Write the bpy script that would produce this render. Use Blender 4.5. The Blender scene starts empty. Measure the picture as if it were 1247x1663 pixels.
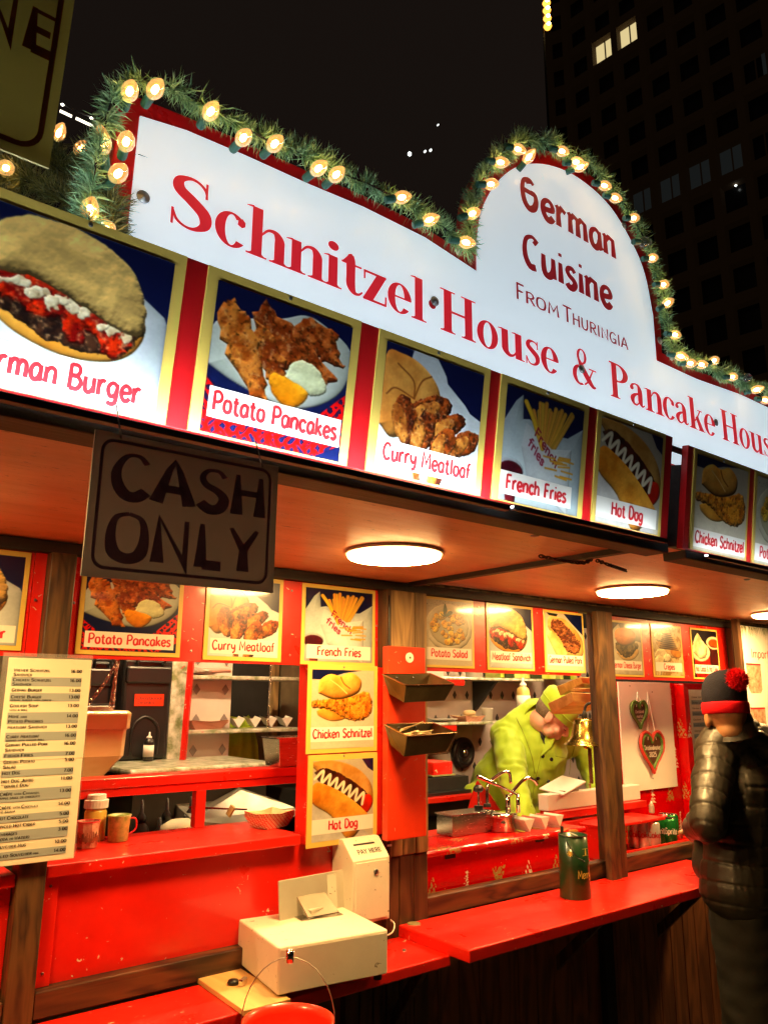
import bpy, bmesh, math, random
import numpy as np
from mathutils import Vector, Matrix, Euler
random.seed(7); rng = np.random.default_rng(11)
R = math.radians
scene = bpy.context.scene
col = scene.collection

# ------------------------------------------------------------------ camera, world, exposure
CAM = Vector((0, 0, 1.7)); FOC = 1255.0; PITCH, ROLL, YAW = R(13.35), R(-0.3), R(38.5)
_h = Vector((math.sin(YAW), math.cos(YAW), 0)); _r = Vector((math.cos(YAW), -math.sin(YAW), 0)); _u = Vector((0, 0, 1))
_f = _h * math.cos(PITCH) + _u * math.sin(PITCH); _up = -_h * math.sin(PITCH) + _u * math.cos(PITCH)
_r2 = _r * math.cos(ROLL) - _up * math.sin(ROLL); _u2 = _r * math.sin(ROLL) + _up * math.cos(ROLL)
cd = bpy.data.cameras.new('camera'); cam = bpy.data.objects.new('camera', cd); col.objects.link(cam)
m = Matrix((_r2, _u2, -_f)).transposed().to_4x4(); m.translation = CAM; cam.matrix_world = m
cd.sensor_fit = 'VERTICAL'; cd.sensor_height = 24; cd.lens = 24 * FOC / 1663; cd.clip_start = .05; cd.clip_end = 2000
scene.camera = cam
w = bpy.data.worlds.new('World'); scene.world = w; w.use_nodes = True
bg = w.node_tree.nodes['Background']; bg.inputs[0].default_value = (.0080, .0054, .0042, 1); bg.inputs[1].default_value = 1.0
vs = scene.view_settings; vs.view_transform = 'Standard'; vs.look = 'None'; vs.gamma = 1; vs.use_curve_mapping = False; vs.exposure = 0
scene.cycles.use_denoising = True
scene.cycles.sample_clamp_indirect = 6
scene.cycles.max_bounces = 8

def at(px, py, Y=None, Z=None):
    """turns a point of the photograph (in its 1247x1663 pixels) into the world point on the plane y=Y or z=Z"""
    v = _f * FOC + _r2 * (px - 623.5) - _u2 * (py - 831.5)
    t = (Y - CAM.y) / v.y if Y is not None else (Z - CAM.z) / v.z
    return CAM + v * t

# ------------------------------------------------------------------ mesh helpers
class MB:
    def __init__(s): s.v = []; s.f = []; s.m = []
    def add(s, vs, fs, mi=0):
        b = len(s.v); s.v += [tuple(p) for p in vs]; s.f += [tuple(b + i for i in f) for f in fs]; s.m += [mi] * len(fs); return s
    def box(s, x0, y0, z0, x1, y1, z1, mi=0):
        return s.add([(x0,y0,z0),(x1,y0,z0),(x1,y1,z0),(x0,y1,z0),(x0,y0,z1),(x1,y0,z1),(x1,y1,z1),(x0,y1,z1)],
                     [(0,3,2,1),(4,5,6,7),(0,1,5,4),(1,2,6,5),(2,3,7,6),(3,0,4,7)], mi)
    def obox(s, c, sx, sy, sz, rot=(0,0,0), mi=0):
        M_ = Euler(rot).to_matrix(); c = Vector(c)
        P = [c + M_ @ Vector((a*sx/2, b*sy/2, d*sz/2)) for d in (-1,1) for a, b in ((-1,-1),(1,-1),(1,1),(-1,1))]
        return s.add(P, [(0,3,2,1),(4,5,6,7),(0,1,5,4),(1,2,6,5),(2,3,7,6),(3,0,4,7)], mi)
    def tube(s, path, r, n=8, cap=True, mi=0):
        P = [Vector(p) for p in path]; rr = r if hasattr(r, '__len__') else [r]*len(P)
        b = len(s.v); prev = None
        for i, p in enumerate(P):
            d = (P[min(i+1, len(P)-1)] - P[max(i-1, 0)]).normalized()
            if prev is None:
                a = Vector((0,0,1)) if abs(d.z) < .9 else Vector((1,0,0)); x = d.cross(a).normalized()
            else:
                x = (prev - d * prev.dot(d)); x = x.normalized() if x.length > 1e-6 else d.orthogonal().normalized()
            prev = x; y = d.cross(x)
            for k in range(n):
                t = 2*math.pi*k/n; s.v.append(tuple(p + (x*math.cos(t) + y*math.sin(t))*rr[i]))
        for i in range(len(P)-1):
            for k in range(n):
                a0 = b+i*n+k; a1 = b+i*n+(k+1)%n; s.f.append((a0, a1, a1+n, a0+n)); s.m.append(mi)
        if cap:
            s.f.append(tuple(b+k for k in range(n))[::-1]); s.m.append(mi)
            s.f.append(tuple(b+(len(P)-1)*n+k for k in range(n))); s.m.append(mi)
        return s
    def lathe(s, prof, c=(0,0,0), n=24, axis=None, mi=0, sq=(1,1)):
        """prof: list of (radius, height) turned round z (or axis)"""
        c = Vector(c); ax = Vector(axis).normalized() if axis is not None else Vector((0,0,1))
        q = Vector((0,0,1)).rotation_difference(ax); b = len(s.v)
        for r, z in prof:
            for k in range(n):
                t = 2*math.pi*k/n; s.v.append(tuple(c + q @ Vector((r*math.cos(t)*sq[0], r*math.sin(t)*sq[1], z))))
        for i in range(len(prof)-1):
            for k in range(n):
                a0 = b+i*n+k; a1 = b+i*n+(k+1)%n; s.f.append((a0, a1, a1+n, a0+n)); s.m.append(mi)
        if prof[0][0] > 1e-5: s.f.append(tuple(b+k for k in range(n))[::-1]); s.m.append(mi)
        if prof[-1][0] > 1e-5: s.f.append(tuple(b+(len(prof)-1)*n+k for k in range(n))); s.m.append(mi)
        return s
    def prism(s, poly, d0, d1, fr, mi=0):
        """poly of (u,v) on a frame, extruded between depths d0 and d1"""
        n = len(poly); a = [fr.pt(u, v, d0) for u, v in poly]; b_ = [fr.pt(u, v, d1) for u, v in poly]
        return s.add(a + b_, [tuple(range(n))[::-1], tuple(range(n, 2*n))] + [(i, (i+1)%n, n+(i+1)%n, n+i) for i in range(n)], mi)
    def build(s, name, mats, parent=None, smooth=False, bevel=0, kind=None, label=None, cat=None, group=None, seg=2):
        me = bpy.data.meshes.new(name); V = np.array(s.v, float).reshape(-1, 3)
        if parent is not None: org = ORG[parent.name]
        elif kind in ('structure', 'stuff') : org = Vector((0,0,0))
        else:
            lo, hi = V.min(0), V.max(0); org = Vector(((lo[0]+hi[0])/2, (lo[1]+hi[1])/2, lo[2]))
        V = V - np.array(org); me.from_pydata(V.tolist(), [], s.f); me.update()
        if not isinstance(mats, (list, tuple)): mats = [mats]
        for q in mats: me.materials.append(q)
        if len(mats) > 1: me.polygons.foreach_set('material_index', s.m)
        if smooth: me.polygons.foreach_set('use_smooth', [True]*len(me.polygons))
        o = bpy.data.objects.new(name, me); col.objects.link(o)
        if parent is not None: o.parent = parent
        else: o.location = org
        ORG[o.name] = org
        if bevel:
            b = o.modifiers.new('bevel', 'BEVEL'); b.width = bevel; b.segments = seg; b.limit_method = 'ANGLE'; b.angle_limit = R(40)
        if smooth and bevel: pass
        if kind: o['kind'] = kind
        if label: o['label'] = label
        if cat: o['category'] = cat
        if group: o['group'] = group
        return o
ORG = {}
def thing(name, loc, label, cat, group=None):
    o = bpy.data.objects.new(name, None); col.objects.link(o); o.location = loc; o.empty_display_size = .05
    o['label'] = label; o['category'] = cat
    if group: o['group'] = group
    ORG[o.name] = Vector(loc); return o
def copy_tree(o, parent=None):
    c = o.copy(); col.objects.link(c); c.parent = parent
    for ch in list(o.children): copy_tree(ch, c)
    return c
class Frame:
    def __init__(s, O, ex=(1,0,0), ey=(0,0,1)):
        s.O = Vector(O); s.ex = Vector(ex).normalized(); s.ey = Vector(ey).normalized(); s.n = s.ex.cross(s.ey).normalized()
    def pt(s, u, v, d=0): return s.O + s.ex*u + s.ey*v + s.n*d
    def rect(s, u0, v0, u1, v1, d): return [s.pt(u0,v0,d), s.pt(u1,v0,d), s.pt(u1,v1,d), s.pt(u0,v1,d)]
def fquad(mb, fr, u0, v0, u1, v1, d, mi=0): return mb.add(fr.rect(u0,v0,u1,v1,d), [(0,1,2,3)], mi)
def fbox(mb, fr, u0, v0, u1, v1, d0, d1, mi=0): return mb.prism([(u0,v0),(u1,v0),(u1,v1),(u0,v1)], d0, d1, fr, mi)
def catmull(P, n=6):
    P = [tuple(map(float, p)) for p in P]
    if len(P) < 3: return P
    Q = [tuple(2*a-b for a, b in zip(P[0], P[1]))] + P + [tuple(2*a-b for a, b in zip(P[-1], P[-2]))]
    out = []
    for i in range(1, len(Q)-2):
        p0, p1, p2, p3 = (np.array(Q[j]) for j in (i-1, i, i+1, i+2))
        for k in range(n):
            t = k/n; out.append(tuple(.5*((2*p1)+(-p0+p2)*t+(2*p0-5*p1+4*p2-p3)*t*t+(-p0+3*p1-3*p2+p3)*t**3)))
    out.append(P[-1]); return out

# ------------------------------------------------------------------ materials
def _nt(name):
    q = bpy.data.materials.new(name); q.use_nodes = True; nt = q.node_tree; return q, nt, nt.nodes['Principled BSDF']
def mat(name, c, c2=None, rough=.5, metal=0, ns=8, bump=0, bs=60, coat=0, stretch=(1,1,1), emit=None, es=0, trans=0, alpha=1, rvar=0, spec=.5, bands=None, sheen=0, chips=None):
    q, nt, p = _nt(name); N, L = nt.nodes, nt.links
    tc = N.new('ShaderNodeTexCoord'); mp = N.new('ShaderNodeMapping'); mp.inputs['Scale'].default_value = stretch
    oi = N.new('ShaderNodeObjectInfo'); mul = N.new('ShaderNodeMath'); mul.operation = 'MULTIPLY'; mul.inputs[1].default_value = 37.0
    L.new(oi.outputs['Random'], mul.inputs[0]); L.new(tc.outputs['Object'], mp.inputs['Vector']); L.new(mul.outputs[0], mp.inputs['Location'])
    if c2 is None: c2 = tuple(x*.8 for x in c)
    nz = N.new('ShaderNodeTexNoise'); nz.inputs['Scale'].default_value = ns; nz.inputs['Detail'].default_value = 6; nz.inputs['Roughness'].default_value = .6
    L.new(mp.outputs[0], nz.inputs['Vector'])
    cr = N.new('ShaderNodeValToRGB'); cr.color_ramp.elements[0].position = .35; cr.color_ramp.elements[1].position = .68
    cr.color_ramp.elements[0].color = (*c2, 1); cr.color_ramp.elements[1].color = (*c, 1); L.new(nz.outputs[0], cr.inputs[0])
    L.new(cr.outputs[0], p.inputs['Base Color'])
    p.inputs['Metallic'].default_value = metal; p.inputs['Roughness'].default_value = rough; p.inputs['Specular IOR Level'].default_value = spec
    mr = N.new('ShaderNodeMapRange'); mr.inputs[3].default_value = max(0, rough-.07-rvar); mr.inputs[4].default_value = min(1, rough+.07+rvar)
    n3 = N.new('ShaderNodeTexNoise'); n3.inputs['Scale'].default_value = ns*2.3; n3.inputs['Detail'].default_value = 5
    L.new(mp.outputs[0], n3.inputs['Vector']); L.new(n3.outputs[0], mr.inputs[0]); L.new(mr.outputs[0], p.inputs['Roughness'])
    if bump:
        n2 = N.new('ShaderNodeTexNoise'); n2.inputs['Scale'].default_value = bs; n2.inputs['Detail'].default_value = 4
        L.new(mp.outputs[0], n2.inputs['Vector']); bp = N.new('ShaderNodeBump'); bp.inputs['Strength'].default_value = bump; bp.inputs['Distance'].default_value = .004
        L.new(n2.outputs[0], bp.inputs['Height']); L.new(bp.outputs[0], p.inputs['Normal'])
    if coat: p.inputs['Coat Weight'].default_value = coat; p.inputs['Coat Roughness'].default_value = .08
    if emit: p.inputs['Emission Color'].default_value = (*emit, 1); p.inputs['Emission Strength'].default_value = es
    if trans: p.inputs['Transmission Weight'].default_value = trans
    if sheen: p.inputs['Sheen Weight'].default_value = sheen
    if chips:      # worn spots and scratches with their own shape: (colour, spot scale, threshold)
        cc, cs, th = chips
        n4 = N.new('ShaderNodeTexNoise'); n4.inputs['Scale'].default_value = cs; n4.inputs['Detail'].default_value = 3; n4.inputs['Distortion'].default_value = 1.2
        mp4 = N.new('ShaderNodeMapping'); mp4.inputs['Scale'].default_value = (1, 1.6, 1.3); L.new(mp.outputs[0], mp4.inputs[0]); L.new(mp4.outputs[0], n4.inputs['Vector'])
        r4 = N.new('ShaderNodeMapRange'); r4.inputs[1].default_value = th; r4.inputs[2].default_value = th+.015; L.new(n4.outputs[0], r4.inputs[0])
        n5 = N.new('ShaderNodeTexNoise'); n5.inputs['Scale'].default_value = 3.2; n5.inputs['Detail'].default_value = 7; n5.inputs['Roughness'].default_value = .7; L.new(mp.outputs[0], n5.inputs['Vector'])
        r5 = N.new('ShaderNodeMapRange'); r5.inputs[1].default_value = .45; r5.inputs[2].default_value = .8; r5.inputs[4].default_value = .30; L.new(n5.outputs[0], r5.inputs[0])
        m4 = N.new('ShaderNodeMixRGB'); m4.inputs[2].default_value = (*[x*.45 for x in c], 1); L.new(r5.outputs[0], m4.inputs[0]); L.new(cr.outputs[0], m4.inputs[1])
        m5 = N.new('ShaderNodeMixRGB'); m5.inputs[2].default_value = (*cc, 1); L.new(r4.outputs[0], m5.inputs[0]); L.new(m4.outputs[0], m5.inputs[1]); L.new(m5.outputs[0], p.inputs['Base Color'])
    if alpha < 1: p.inputs['Alpha'].default_value = alpha
    return q
def wood(name, dark, light, axis='z', rough=.55, scale=1.0, coat=0):
    """streaky timber: grain stretched along one axis, knots and rings"""
    q, nt, p = _nt(name); N, L = nt.nodes, nt.links
    tc = N.new('ShaderNodeTexCoord'); mp = N.new('ShaderNodeMapping')
    s = {'x': (3, 34, 34), 'y': (34, 3, 34), 'z': (34, 34, 3)}[axis]; mp.inputs['Scale'].default_value = tuple(k*scale for k in s)
    oi = N.new('ShaderNodeObjectInfo'); mul = N.new('ShaderNodeMath'); mul.operation = 'MULTIPLY'; mul.inputs[1].default_value = 61
    L.new(oi.outputs['Random'], mul.inputs[0]); L.new(tc.outputs['Object'], mp.inputs['Vector']); L.new(mul.outputs[0], mp.inputs['Location'])
    nz = N.new('ShaderNodeTexNoise'); nz.inputs['Scale'].default_value = 1; nz.inputs['Detail'].default_value = 8; nz.inputs['Distortion'].default_value = 1.4
    L.new(mp.outputs[0], nz.inputs['Vector'])
    mp2 = N.new('ShaderNodeMapping'); mp2.inputs['Scale'].default_value = tuple({3: 2.2, 34: 11}[k]*scale for k in s)
    L.new(tc.outputs['Object'], mp2.inputs['Vector']); L.new(mul.outputs[0], mp2.inputs['Location'])
    wv = N.new('ShaderNodeTexNoise'); wv.inputs['Scale'].default_value = 1; wv.inputs['Detail'].default_value = 2; wv.inputs['Distortion'].default_value = .6
    L.new(mp2.outputs[0], wv.inputs['Vector'])
    m5 = N.new('ShaderNodeMath'); m5.operation = 'MULTIPLY'; m5.inputs[1].default_value = 9; L.new(wv.outputs[0], m5.inputs[0])
    pp = N.new('ShaderNodeMath'); pp.operation = 'PINGPONG'; pp.inputs[1].default_value = 1; L.new(m5.outputs[0], pp.inputs[0])
    mx = N.new('ShaderNodeMath'); mx.operation = 'MULTIPLY_ADD'; mx.inputs[1].default_value = .45; L.new(pp.outputs[0], mx.inputs[0])
    m6 = N.new('ShaderNodeMath'); m6.operation = 'MULTIPLY'; m6.inputs[1].default_value = .6; L.new(nz.outputs[0], m6.inputs[0]); L.new(m6.outputs[0], mx.inputs[2])
    cr = N.new('ShaderNodeValToRGB'); cr.color_ramp.elements[0].position = .25; cr.color_ramp.elements[1].position = .72
    cr.color_ramp.elements[0].color = (*dark, 1); cr.color_ramp.elements[1].color = (*light, 1)
    L.new(mx.outputs[0], cr.inputs[0]); L.new(cr.outputs[0], p.inputs['Base Color']); p.inputs['Roughness'].default_value = rough
    bp = N.new('ShaderNodeBump'); bp.inputs['Strength'].default_value = .25; bp.inputs['Distance'].default_value = .003; L.new(nz.outputs[0], bp.inputs['Height']); L.new(bp.outputs[0], p.inputs['Normal'])
    if coat: p.inputs['Coat Weight'].default_value = coat; p.inputs['Coat Roughness'].default_value = .2
    return q
def glow(name, c, s):
    q = bpy.data.materials.new(name); q.use_nodes = True; nt = q.node_tree; nt.nodes.clear()
    e = nt.nodes.new('ShaderNodeEmission'); e.inputs[0].default_value = (*c, 1); e.inputs[1].default_value = s
    o = nt.nodes.new('ShaderNodeOutputMaterial'); nt.links.new(e.outputs[0], o.inputs[0]); return q
WARM = (1, .66, .30); COOL = (.80, .92, 1.0)
RED = mat('red_paint', (.72, .013, .004), (.62, .010, .004), rough=.34, ns=5, bump=.16, bs=30, coat=.25, rvar=.12, chips=((.62,.48,.34), 38, .70))
REDO = mat('orange_red_paint', (.80, .045, .008), (.70, .032, .006), rough=.4, ns=6, bump=.1, bs=40, rvar=.1, chips=((.5,.3,.2), 42, .70))
REDS = mat('red_sign_vinyl', (.62, .010, .012), (.56, .008, .010), rough=.3, ns=3)
SGNTXT = mat('emissive_red_lettering', (.70, .02, .03), (.66, .015, .025), rough=.45, ns=3, emit=(.70,.015,.035), es=.38)  # emission added to brighten the letters, which are lit from outside
SGNDRK = mat('emissive_dark_red_lettering', (.42, .012, .02), (.38, .010, .018), rough=.5, ns=3, emit=(.35,.01,.02), es=.28)  # dark letters also carry added emission in place of light falling on them
REDTXT = mat('red_lettering', (.60, .012, .018), (.56, .010, .016), rough=.45, ns=3)
DREDTXT = mat('dark_red_lettering', (.33, .010, .018), (.29, .009, .016), rough=.5, ns=3)
WHITES = mat('white_sign_sheet', (.80, .82, .84), (.74, .76, .79), rough=.32, ns=2.2, bump=.05, bs=9, coat=.3)
YELLOW = mat('yellow_border', (.72, .50, .10), (.66, .45, .09), rough=.3, ns=4, coat=.4)
CAPT = mat('caption_white', (.80, .76, .68), (.75, .71, .63), rough=.3, ns=4, coat=.4)
CEIL = mat('canopy_plywood', (.76, .34, .17), (.64, .25, .115), chips=((.14,.05,.03), 30, .675), rough=.42, ns=3, stretch=(1, 5, 1), bump=.1, bs=25, rvar=.08)
DARKW = wood('dark_stained_timber', (.020, .008, .003), (.10, .042, .014), 'z', coat=.15)
DARKWX = wood('dark_stained_rail', (.012, .004, .002), (.11, .040, .012), 'x', coat=.2, scale=1.1)
POSTW = wood('brown_post_timber', (.026, .011, .004), (.11, .052, .015), 'z', coat=.1, scale=1.5)
POSTD = wood('weathered_post_timber', (.11, .062, .024), (.40, .25, .10), 'z')
PLANKW = wood('wall_plank_timber', (.11, .036, .013), (.27, .095, .034), 'z', coat=.1)
BEAM = mat('dark_beam', (.030, .022, .018), (.016, .012, .010), rough=.6, ns=9, bump=.3, bs=40, stretch=(.3,4,4))
PINE = wood('pale_pine_board', (.50, .27, .085), (.72, .45, .17), 'y', scale=.7)
PINEX = wood('honey_timber_block', (.62, .34, .10), (.84, .54, .20), 'x', scale=.8, coat=.2)
STEEL = mat('brushed_steel', (.62, .60, .56), (.48, .46, .43), rough=.25, metal=1, ns=14, stretch=(1,1,8))
CHROME = mat('polished_steel', (.8, .79, .76), (.7, .69, .66), rough=.1, metal=1, ns=10)
SCREW = mat('screw_zinc', (.42, .42, .42), (.2, .2, .2), rough=.35, metal=1, ns=60)
PAN = mat('bronze_pan', (.17, .125, .06), (.11, .08, .04), rough=.33, metal=.85, ns=12)
PANRIM = mat('pan_rim', (.55, .42, .25), (.45, .33, .2), rough=.25, metal=1)
CREAM = mat('cream_powder_coat', (.78, .72, .60), (.74, .68, .56), rough=.38, ns=6, bump=.03, bs=200, rvar=.1, chips=((.30,.24,.16), 46, .70))
BLACK = mat('black_plastic', (.012, .012, .013), (.007, .007, .008), rough=.35, ns=9)
BLACKM = mat('matt_black', (.014, .012, .011), (.008, .007, .006), rough=.8, ns=9, bump=.2)
INKB = mat('black_ink', (.02, .018, .02), (.015, .014, .016), rough=.6)
WHITE = mat('white_plastic', (.78, .76, .73), (.72, .70, .67), rough=.4, ns=9)
BSHEET = mat('bright_sheet_metal', (.82,.80,.76), (.72,.70,.66), rough=.5, metal=.35, ns=12)
PAPER = mat('white_paper', (.80, .77, .72), (.75, .72, .67), rough=.6, ns=5)
GREYBAR = mat('grey_print_bar', (.33, .37, .37), (.30, .34, .34), rough=.5, ns=5)
LISTP = mat('menu_paper', (.80, .73, .56), (.77, .70, .53), rough=.35, ns=4, coat=.3)
ALU = mat('dull_aluminium', (.50, .48, .42), (.30, .28, .24), rough=.4, metal=.8, ns=6, rvar=.1, bump=.2, bs=15)
# ------------------------------------------------------------------ lettering
# menu letters: strokes on a 6 x 10 grid ("~" = curve), small letters 6.4 high
SANS = {
'A': (6.2, "0.3,0 2.2,8 3.1,10 4,8 5.9,0|1.2,3.4 5,3.4"), 'B': (5.6, ".8,0 .8,10|~.8,9.8 3.6,9.8 4.5,7.8 3.4,5.6 .9,5.3|~.9,5.3 3.8,5.2 5.2,3 3.9,.4 .8,.2"),
'C': (5.8, "~5.3,8.2 4,9.8 2,9.4 .7,6.5 .7,3.4 2,.6 3.8,.2 5.4,1.8"), 'D': (5.9, ".8,0 .8,10|~.8,9.8 3.4,9.6 5.3,6.8 5.3,3.2 3.6,.5 .8,.2"),
'E': (5.1, ".9,10 .9,0|4.7,9.4 1.2,9.4|4.8,.6 1.2,.6|1.2,5.2 4,5.2"), 'F': (5, "4.8,9.7 .9,9.7|.9,10 .9,0|.9,5.2 4,5.2"),
'G': (6, "~5.4,8.4 4,9.8 2,9.4 .7,6.5 .7,3.4 2,.5 3.9,.2 5.3,1.6|5.3,0 5.3,4 3.4,4"), 'H': (6, ".8,0 .8,10|5.2,0 5.2,10|.8,5.6 5.2,5.6"),
'I': (2.2, "1.1,0 1.1,10"), 'J': (4.4, "~3.5,10 3.5,3 2.8,.6 1.2,.2 .2,1.6"), 'K': (5.8, ".8,0 .8,10|5.2,10 1,4.6|2,5.6 5.4,0"), 'L': (4.8, ".9,10 .9,0|1.2,.6 4.6,.6"),
'M': (7.6, ".7,0 1.2,10 3.8,3 6.4,10 6.9,0"), 'N': (6.4, ".8,0 .8,10 5.5,0 5.5,10"), 'O': (6.4, "~3.2,9.9 1.3,9 .6,6.6 .6,3.4 1.3,1 3.2,.1 5.1,1 5.8,3.4 5.8,6.6 5.1,9 3.2,9.9"),
'P': (5.4, ".9,0 .9,10|~.9,9.7 3.4,9.9 4.9,8.2 4.8,6 3.3,4.6 .9,4.4"), 'R': (5.6, ".9,0 .9,10|~.9,9.7 3.4,9.9 4.8,8.2 4.7,6.2 3.2,5 .9,4.8|2.8,4.8 5.3,0"),
'S': (5.4, "~4.8,8.4 3.6,9.8 1.7,9.6 .8,7.8 1.5,6 3.6,4.8 4.8,3 4,.7 2.2,.1 .5,1.5"), 'T': (5.4, "0.2,9.7 5.2,9.7|2.7,9.7 2.7,0"), 'U': (6, "~.8,10 .8,3.2 1.7,.6 3,.1 4.3,.6 5.2,3.2 5.2,10"),
'V': (6, ".4,10 3,0 5.6,10"), 'W': (8.4, ".3,10 2.2,0 4.2,8 6.2,0 8.1,10"), 'Y': (5.8, ".4,10 2.9,5|5.4,10 2.9,5 2.9,0"), 'Z': (5.4, ".6,9.7 4.9,9.7 .5,.2 5,.2"),
'a': (5, "~4.2,5.3 2.7,6.4 1,5.3 .5,3 1.1,.7 2.4,.1 3.6,1.2 4.1,3|4.2,6.4 4.2,1.2 4.9,.1"), 'b': (5, ".7,10 .7,0|~.7,2 1,5.4 2.6,6.4 4.2,5 4.4,2.6 3.2,.3 1.4,.3 .7,1.6"),
'c': (4.4, "~4.1,5 2.8,6.4 1.2,5.6 .5,3.2 1.3,.7 2.8,.1 4.2,1.4"), 'd': (5, "4.3,10 4.3,0|~4.3,2 3.8,5.4 2.3,6.4 .8,5 .6,2.6 1.7,.3 3.4,.3 4.3,1.6"),
'e': (4.6, "~.7,3 4.1,3.9 3.6,6 2,6.3 .7,4.8 .6,2.2 1.8,.2 3.2,.2 4.3,1.5"), 'f': (3.4, "~3.4,9.6 2.2,9.7 1.4,8 1.4,3 1.2,0|0,6 2.9,6"),
'g': (5, "~4.2,5.3 2.7,6.4 1,5.3 .5,3.2 1.3,1 2.6,.7 3.8,2 4.1,3.6|~4.2,6.4 4.2,0 3.4,-2.2 1.6,-2.5 .5,-1.6"), 'h': (5, ".7,10 .7,0|~.7,4 1.8,6 3.2,6.3 4.2,5 4.2,2.5 4.2,0"),
'i': (1.9, ".95,6.4 .95,0|.95,8.4 .95,9.5"), 'j': (2, "~1.2,6.4 1.2,0 .6,-2 -.4,-2.2|1.2,8.4 1.2,9.5"), 'k': (4.6, ".7,10 .7,0|3.9,6.4 .9,2.8|1.8,3.6 4.3,0"), 'l': (1.9, ".95,10 .95,0"),
'm': (7.4, ".7,6.4 .7,0|~.7,4 1.6,6 2.8,6.2 3.7,4.8 3.7,0|~3.7,4 4.6,6 5.8,6.2 6.7,4.8 6.7,0"), 'n': (5, ".7,6.4 .7,0|~.7,4 1.8,6 3.2,6.3 4.2,5 4.2,2.5 4.2,0"),
'o': (4.9, "~2.45,6.4 1,5.6 .55,3.2 1,.9 2.45,.1 3.9,.9 4.35,3.2 3.9,5.6 2.45,6.4"), 'p': (5, ".7,6.4 .7,-2.8|~.7,4.4 1.4,6 2.8,6.4 4.2,5 4.3,2.6 3.2,.4 1.6,.3 .7,1.6"),
'r': (3.6, ".7,6.4 .7,0|~.7,3.6 1.4,5.6 2.4,6.4 3.4,5.9"), 's': (4, "~3.5,5.4 2.6,6.4 1.2,6.1 .7,4.9 1.5,3.7 2.9,2.9 3.5,1.6 2.5,.2 1.2,.1 .4,1"), 't': (3.6, "~1.6,9 1.5,3 1.8,.6 2.8,.1 3.5,.8|0,6.4 3.2,6.4"),
'u': (5, "~.7,6.4 .7,2.4 1.3,.4 2.6,.2 3.7,1.4 4.2,3|4.2,6.4 4.2,0"), 'v': (4.6, ".4,6.4 2.3,0 4.2,6.4"), 'w': (6.6, ".4,6.4 1.8,0 3.3,5.4 4.8,0 6.2,6.4"),
'y': (4.8, "~.5,6.4 .7,3.4 2,1.8 3.6,2.6 4.2,4.4|~4.2,6.4 4.2,.4 3.2,-2 1.4,-2.5"), 'z': (4.2, ".5,6.2 3.7,6.2 .4,.2 3.8,.2"),
'&': (7, "~6.4,0 2,6.4 1.5,8.3 2.6,9.8 3.9,8.6 3.3,6.8 1,3.6 .7,1.6 2,.2 4,.5 5.6,2.6 6.2,4.4"), '.': (1.8, ".9,0 .9,.9"), ',': (1.8, "1,.9 .6,-1"), '"': (2.8, ".8,10 .8,8|2,10 2,8"),
'(': (2.6, "~2.2,10.5 .9,7.5 .9,2.5 2.2,-.5"), ')': (2.6, "~.4,10.5 1.7,7.5 1.7,2.5 .4,-.5"), ':': (1.8, ".9,0 .9,.9|.9,5 .9,5.9"),
'0': (5.2, "~2.6,9.9 1,8.6 .6,5 1,1.4 2.6,.1 4.2,1.4 4.6,5 4.2,8.6 2.6,9.9"), '1': (3.6, ".8,8 2.2,10 2.2,0"), '2': (5, "~.7,8 1.8,9.8 3.6,9.6 4.3,7.6 3.4,5 1.8,2.6 .6,.3|.6,.2 4.6,.2"),
'3': (5, "~.8,9 2.4,9.9 4,8.8 3.9,6.4 2.2,5.3|~2.2,5.3 4.2,4.4 4.4,1.8 2.8,.1 .7,.9"), '4': (5.2, "4,0 4,10 .5,3 5,3"), '5': (5, "4.4,9.8 1.2,9.8 .9,5.6|~.9,5.6 2.8,6.2 4.4,4.6 4.2,1.5 2.4,.1 .6,1"),
'6': (5, "~4.2,9.2 2.6,9.8 1,7.6 .6,4 1.2,1 2.6,.1 4.2,1.2 4.3,4 3,5.7 1.4,5 .7,3.4"), '7': (4.8, ".5,9.8 4.5,9.8 1.8,0"), '8': (5, "~2.5,5.3 1,6.8 1.2,9 2.5,9.9 3.9,9 4,6.8 2.5,5.3 .7,3.2 .9,1 2.5,.1 4.2,1 4.3,3.2 2.5,5.3"),
'9': (5, "~4.2,6.5 3.2,4.6 1.6,4.6 .7,6.6 1.2,9 2.6,9.9 4.1,8.6 4.3,5 3.4,1.2 1.4,.2"), '-': (3.6, ".4,4 3.2,4"), ' ': (3, ""),
}
SANS['\u00ca'] = (5.1, SANS['E'][1] + "|1.4,11 2.8,12.6 4.2,11")
def ribbon(P, W):
    P = [np.array(p[:2], float) for p in P]; L_, R_ = [], []
    for i, p in enumerate(P):
        d0 = P[i]-P[i-1] if i > 0 else P[1]-P[0]; d1 = P[i+1]-P[i] if i < len(P)-1 else d0
        d0 = d0/(np.linalg.norm(d0)+1e-9); d1 = d1/(np.linalg.norm(d1)+1e-9); d = d0+d1; k = np.linalg.norm(d); d = d/(k+1e-9)
        sc = 1/max(.5, float(np.dot(d, d0))); n = np.array((-d[1], d[0]))*W[i]/2*sc
        L_.append(p+n); R_.append(p-n)
    return L_, R_
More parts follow.
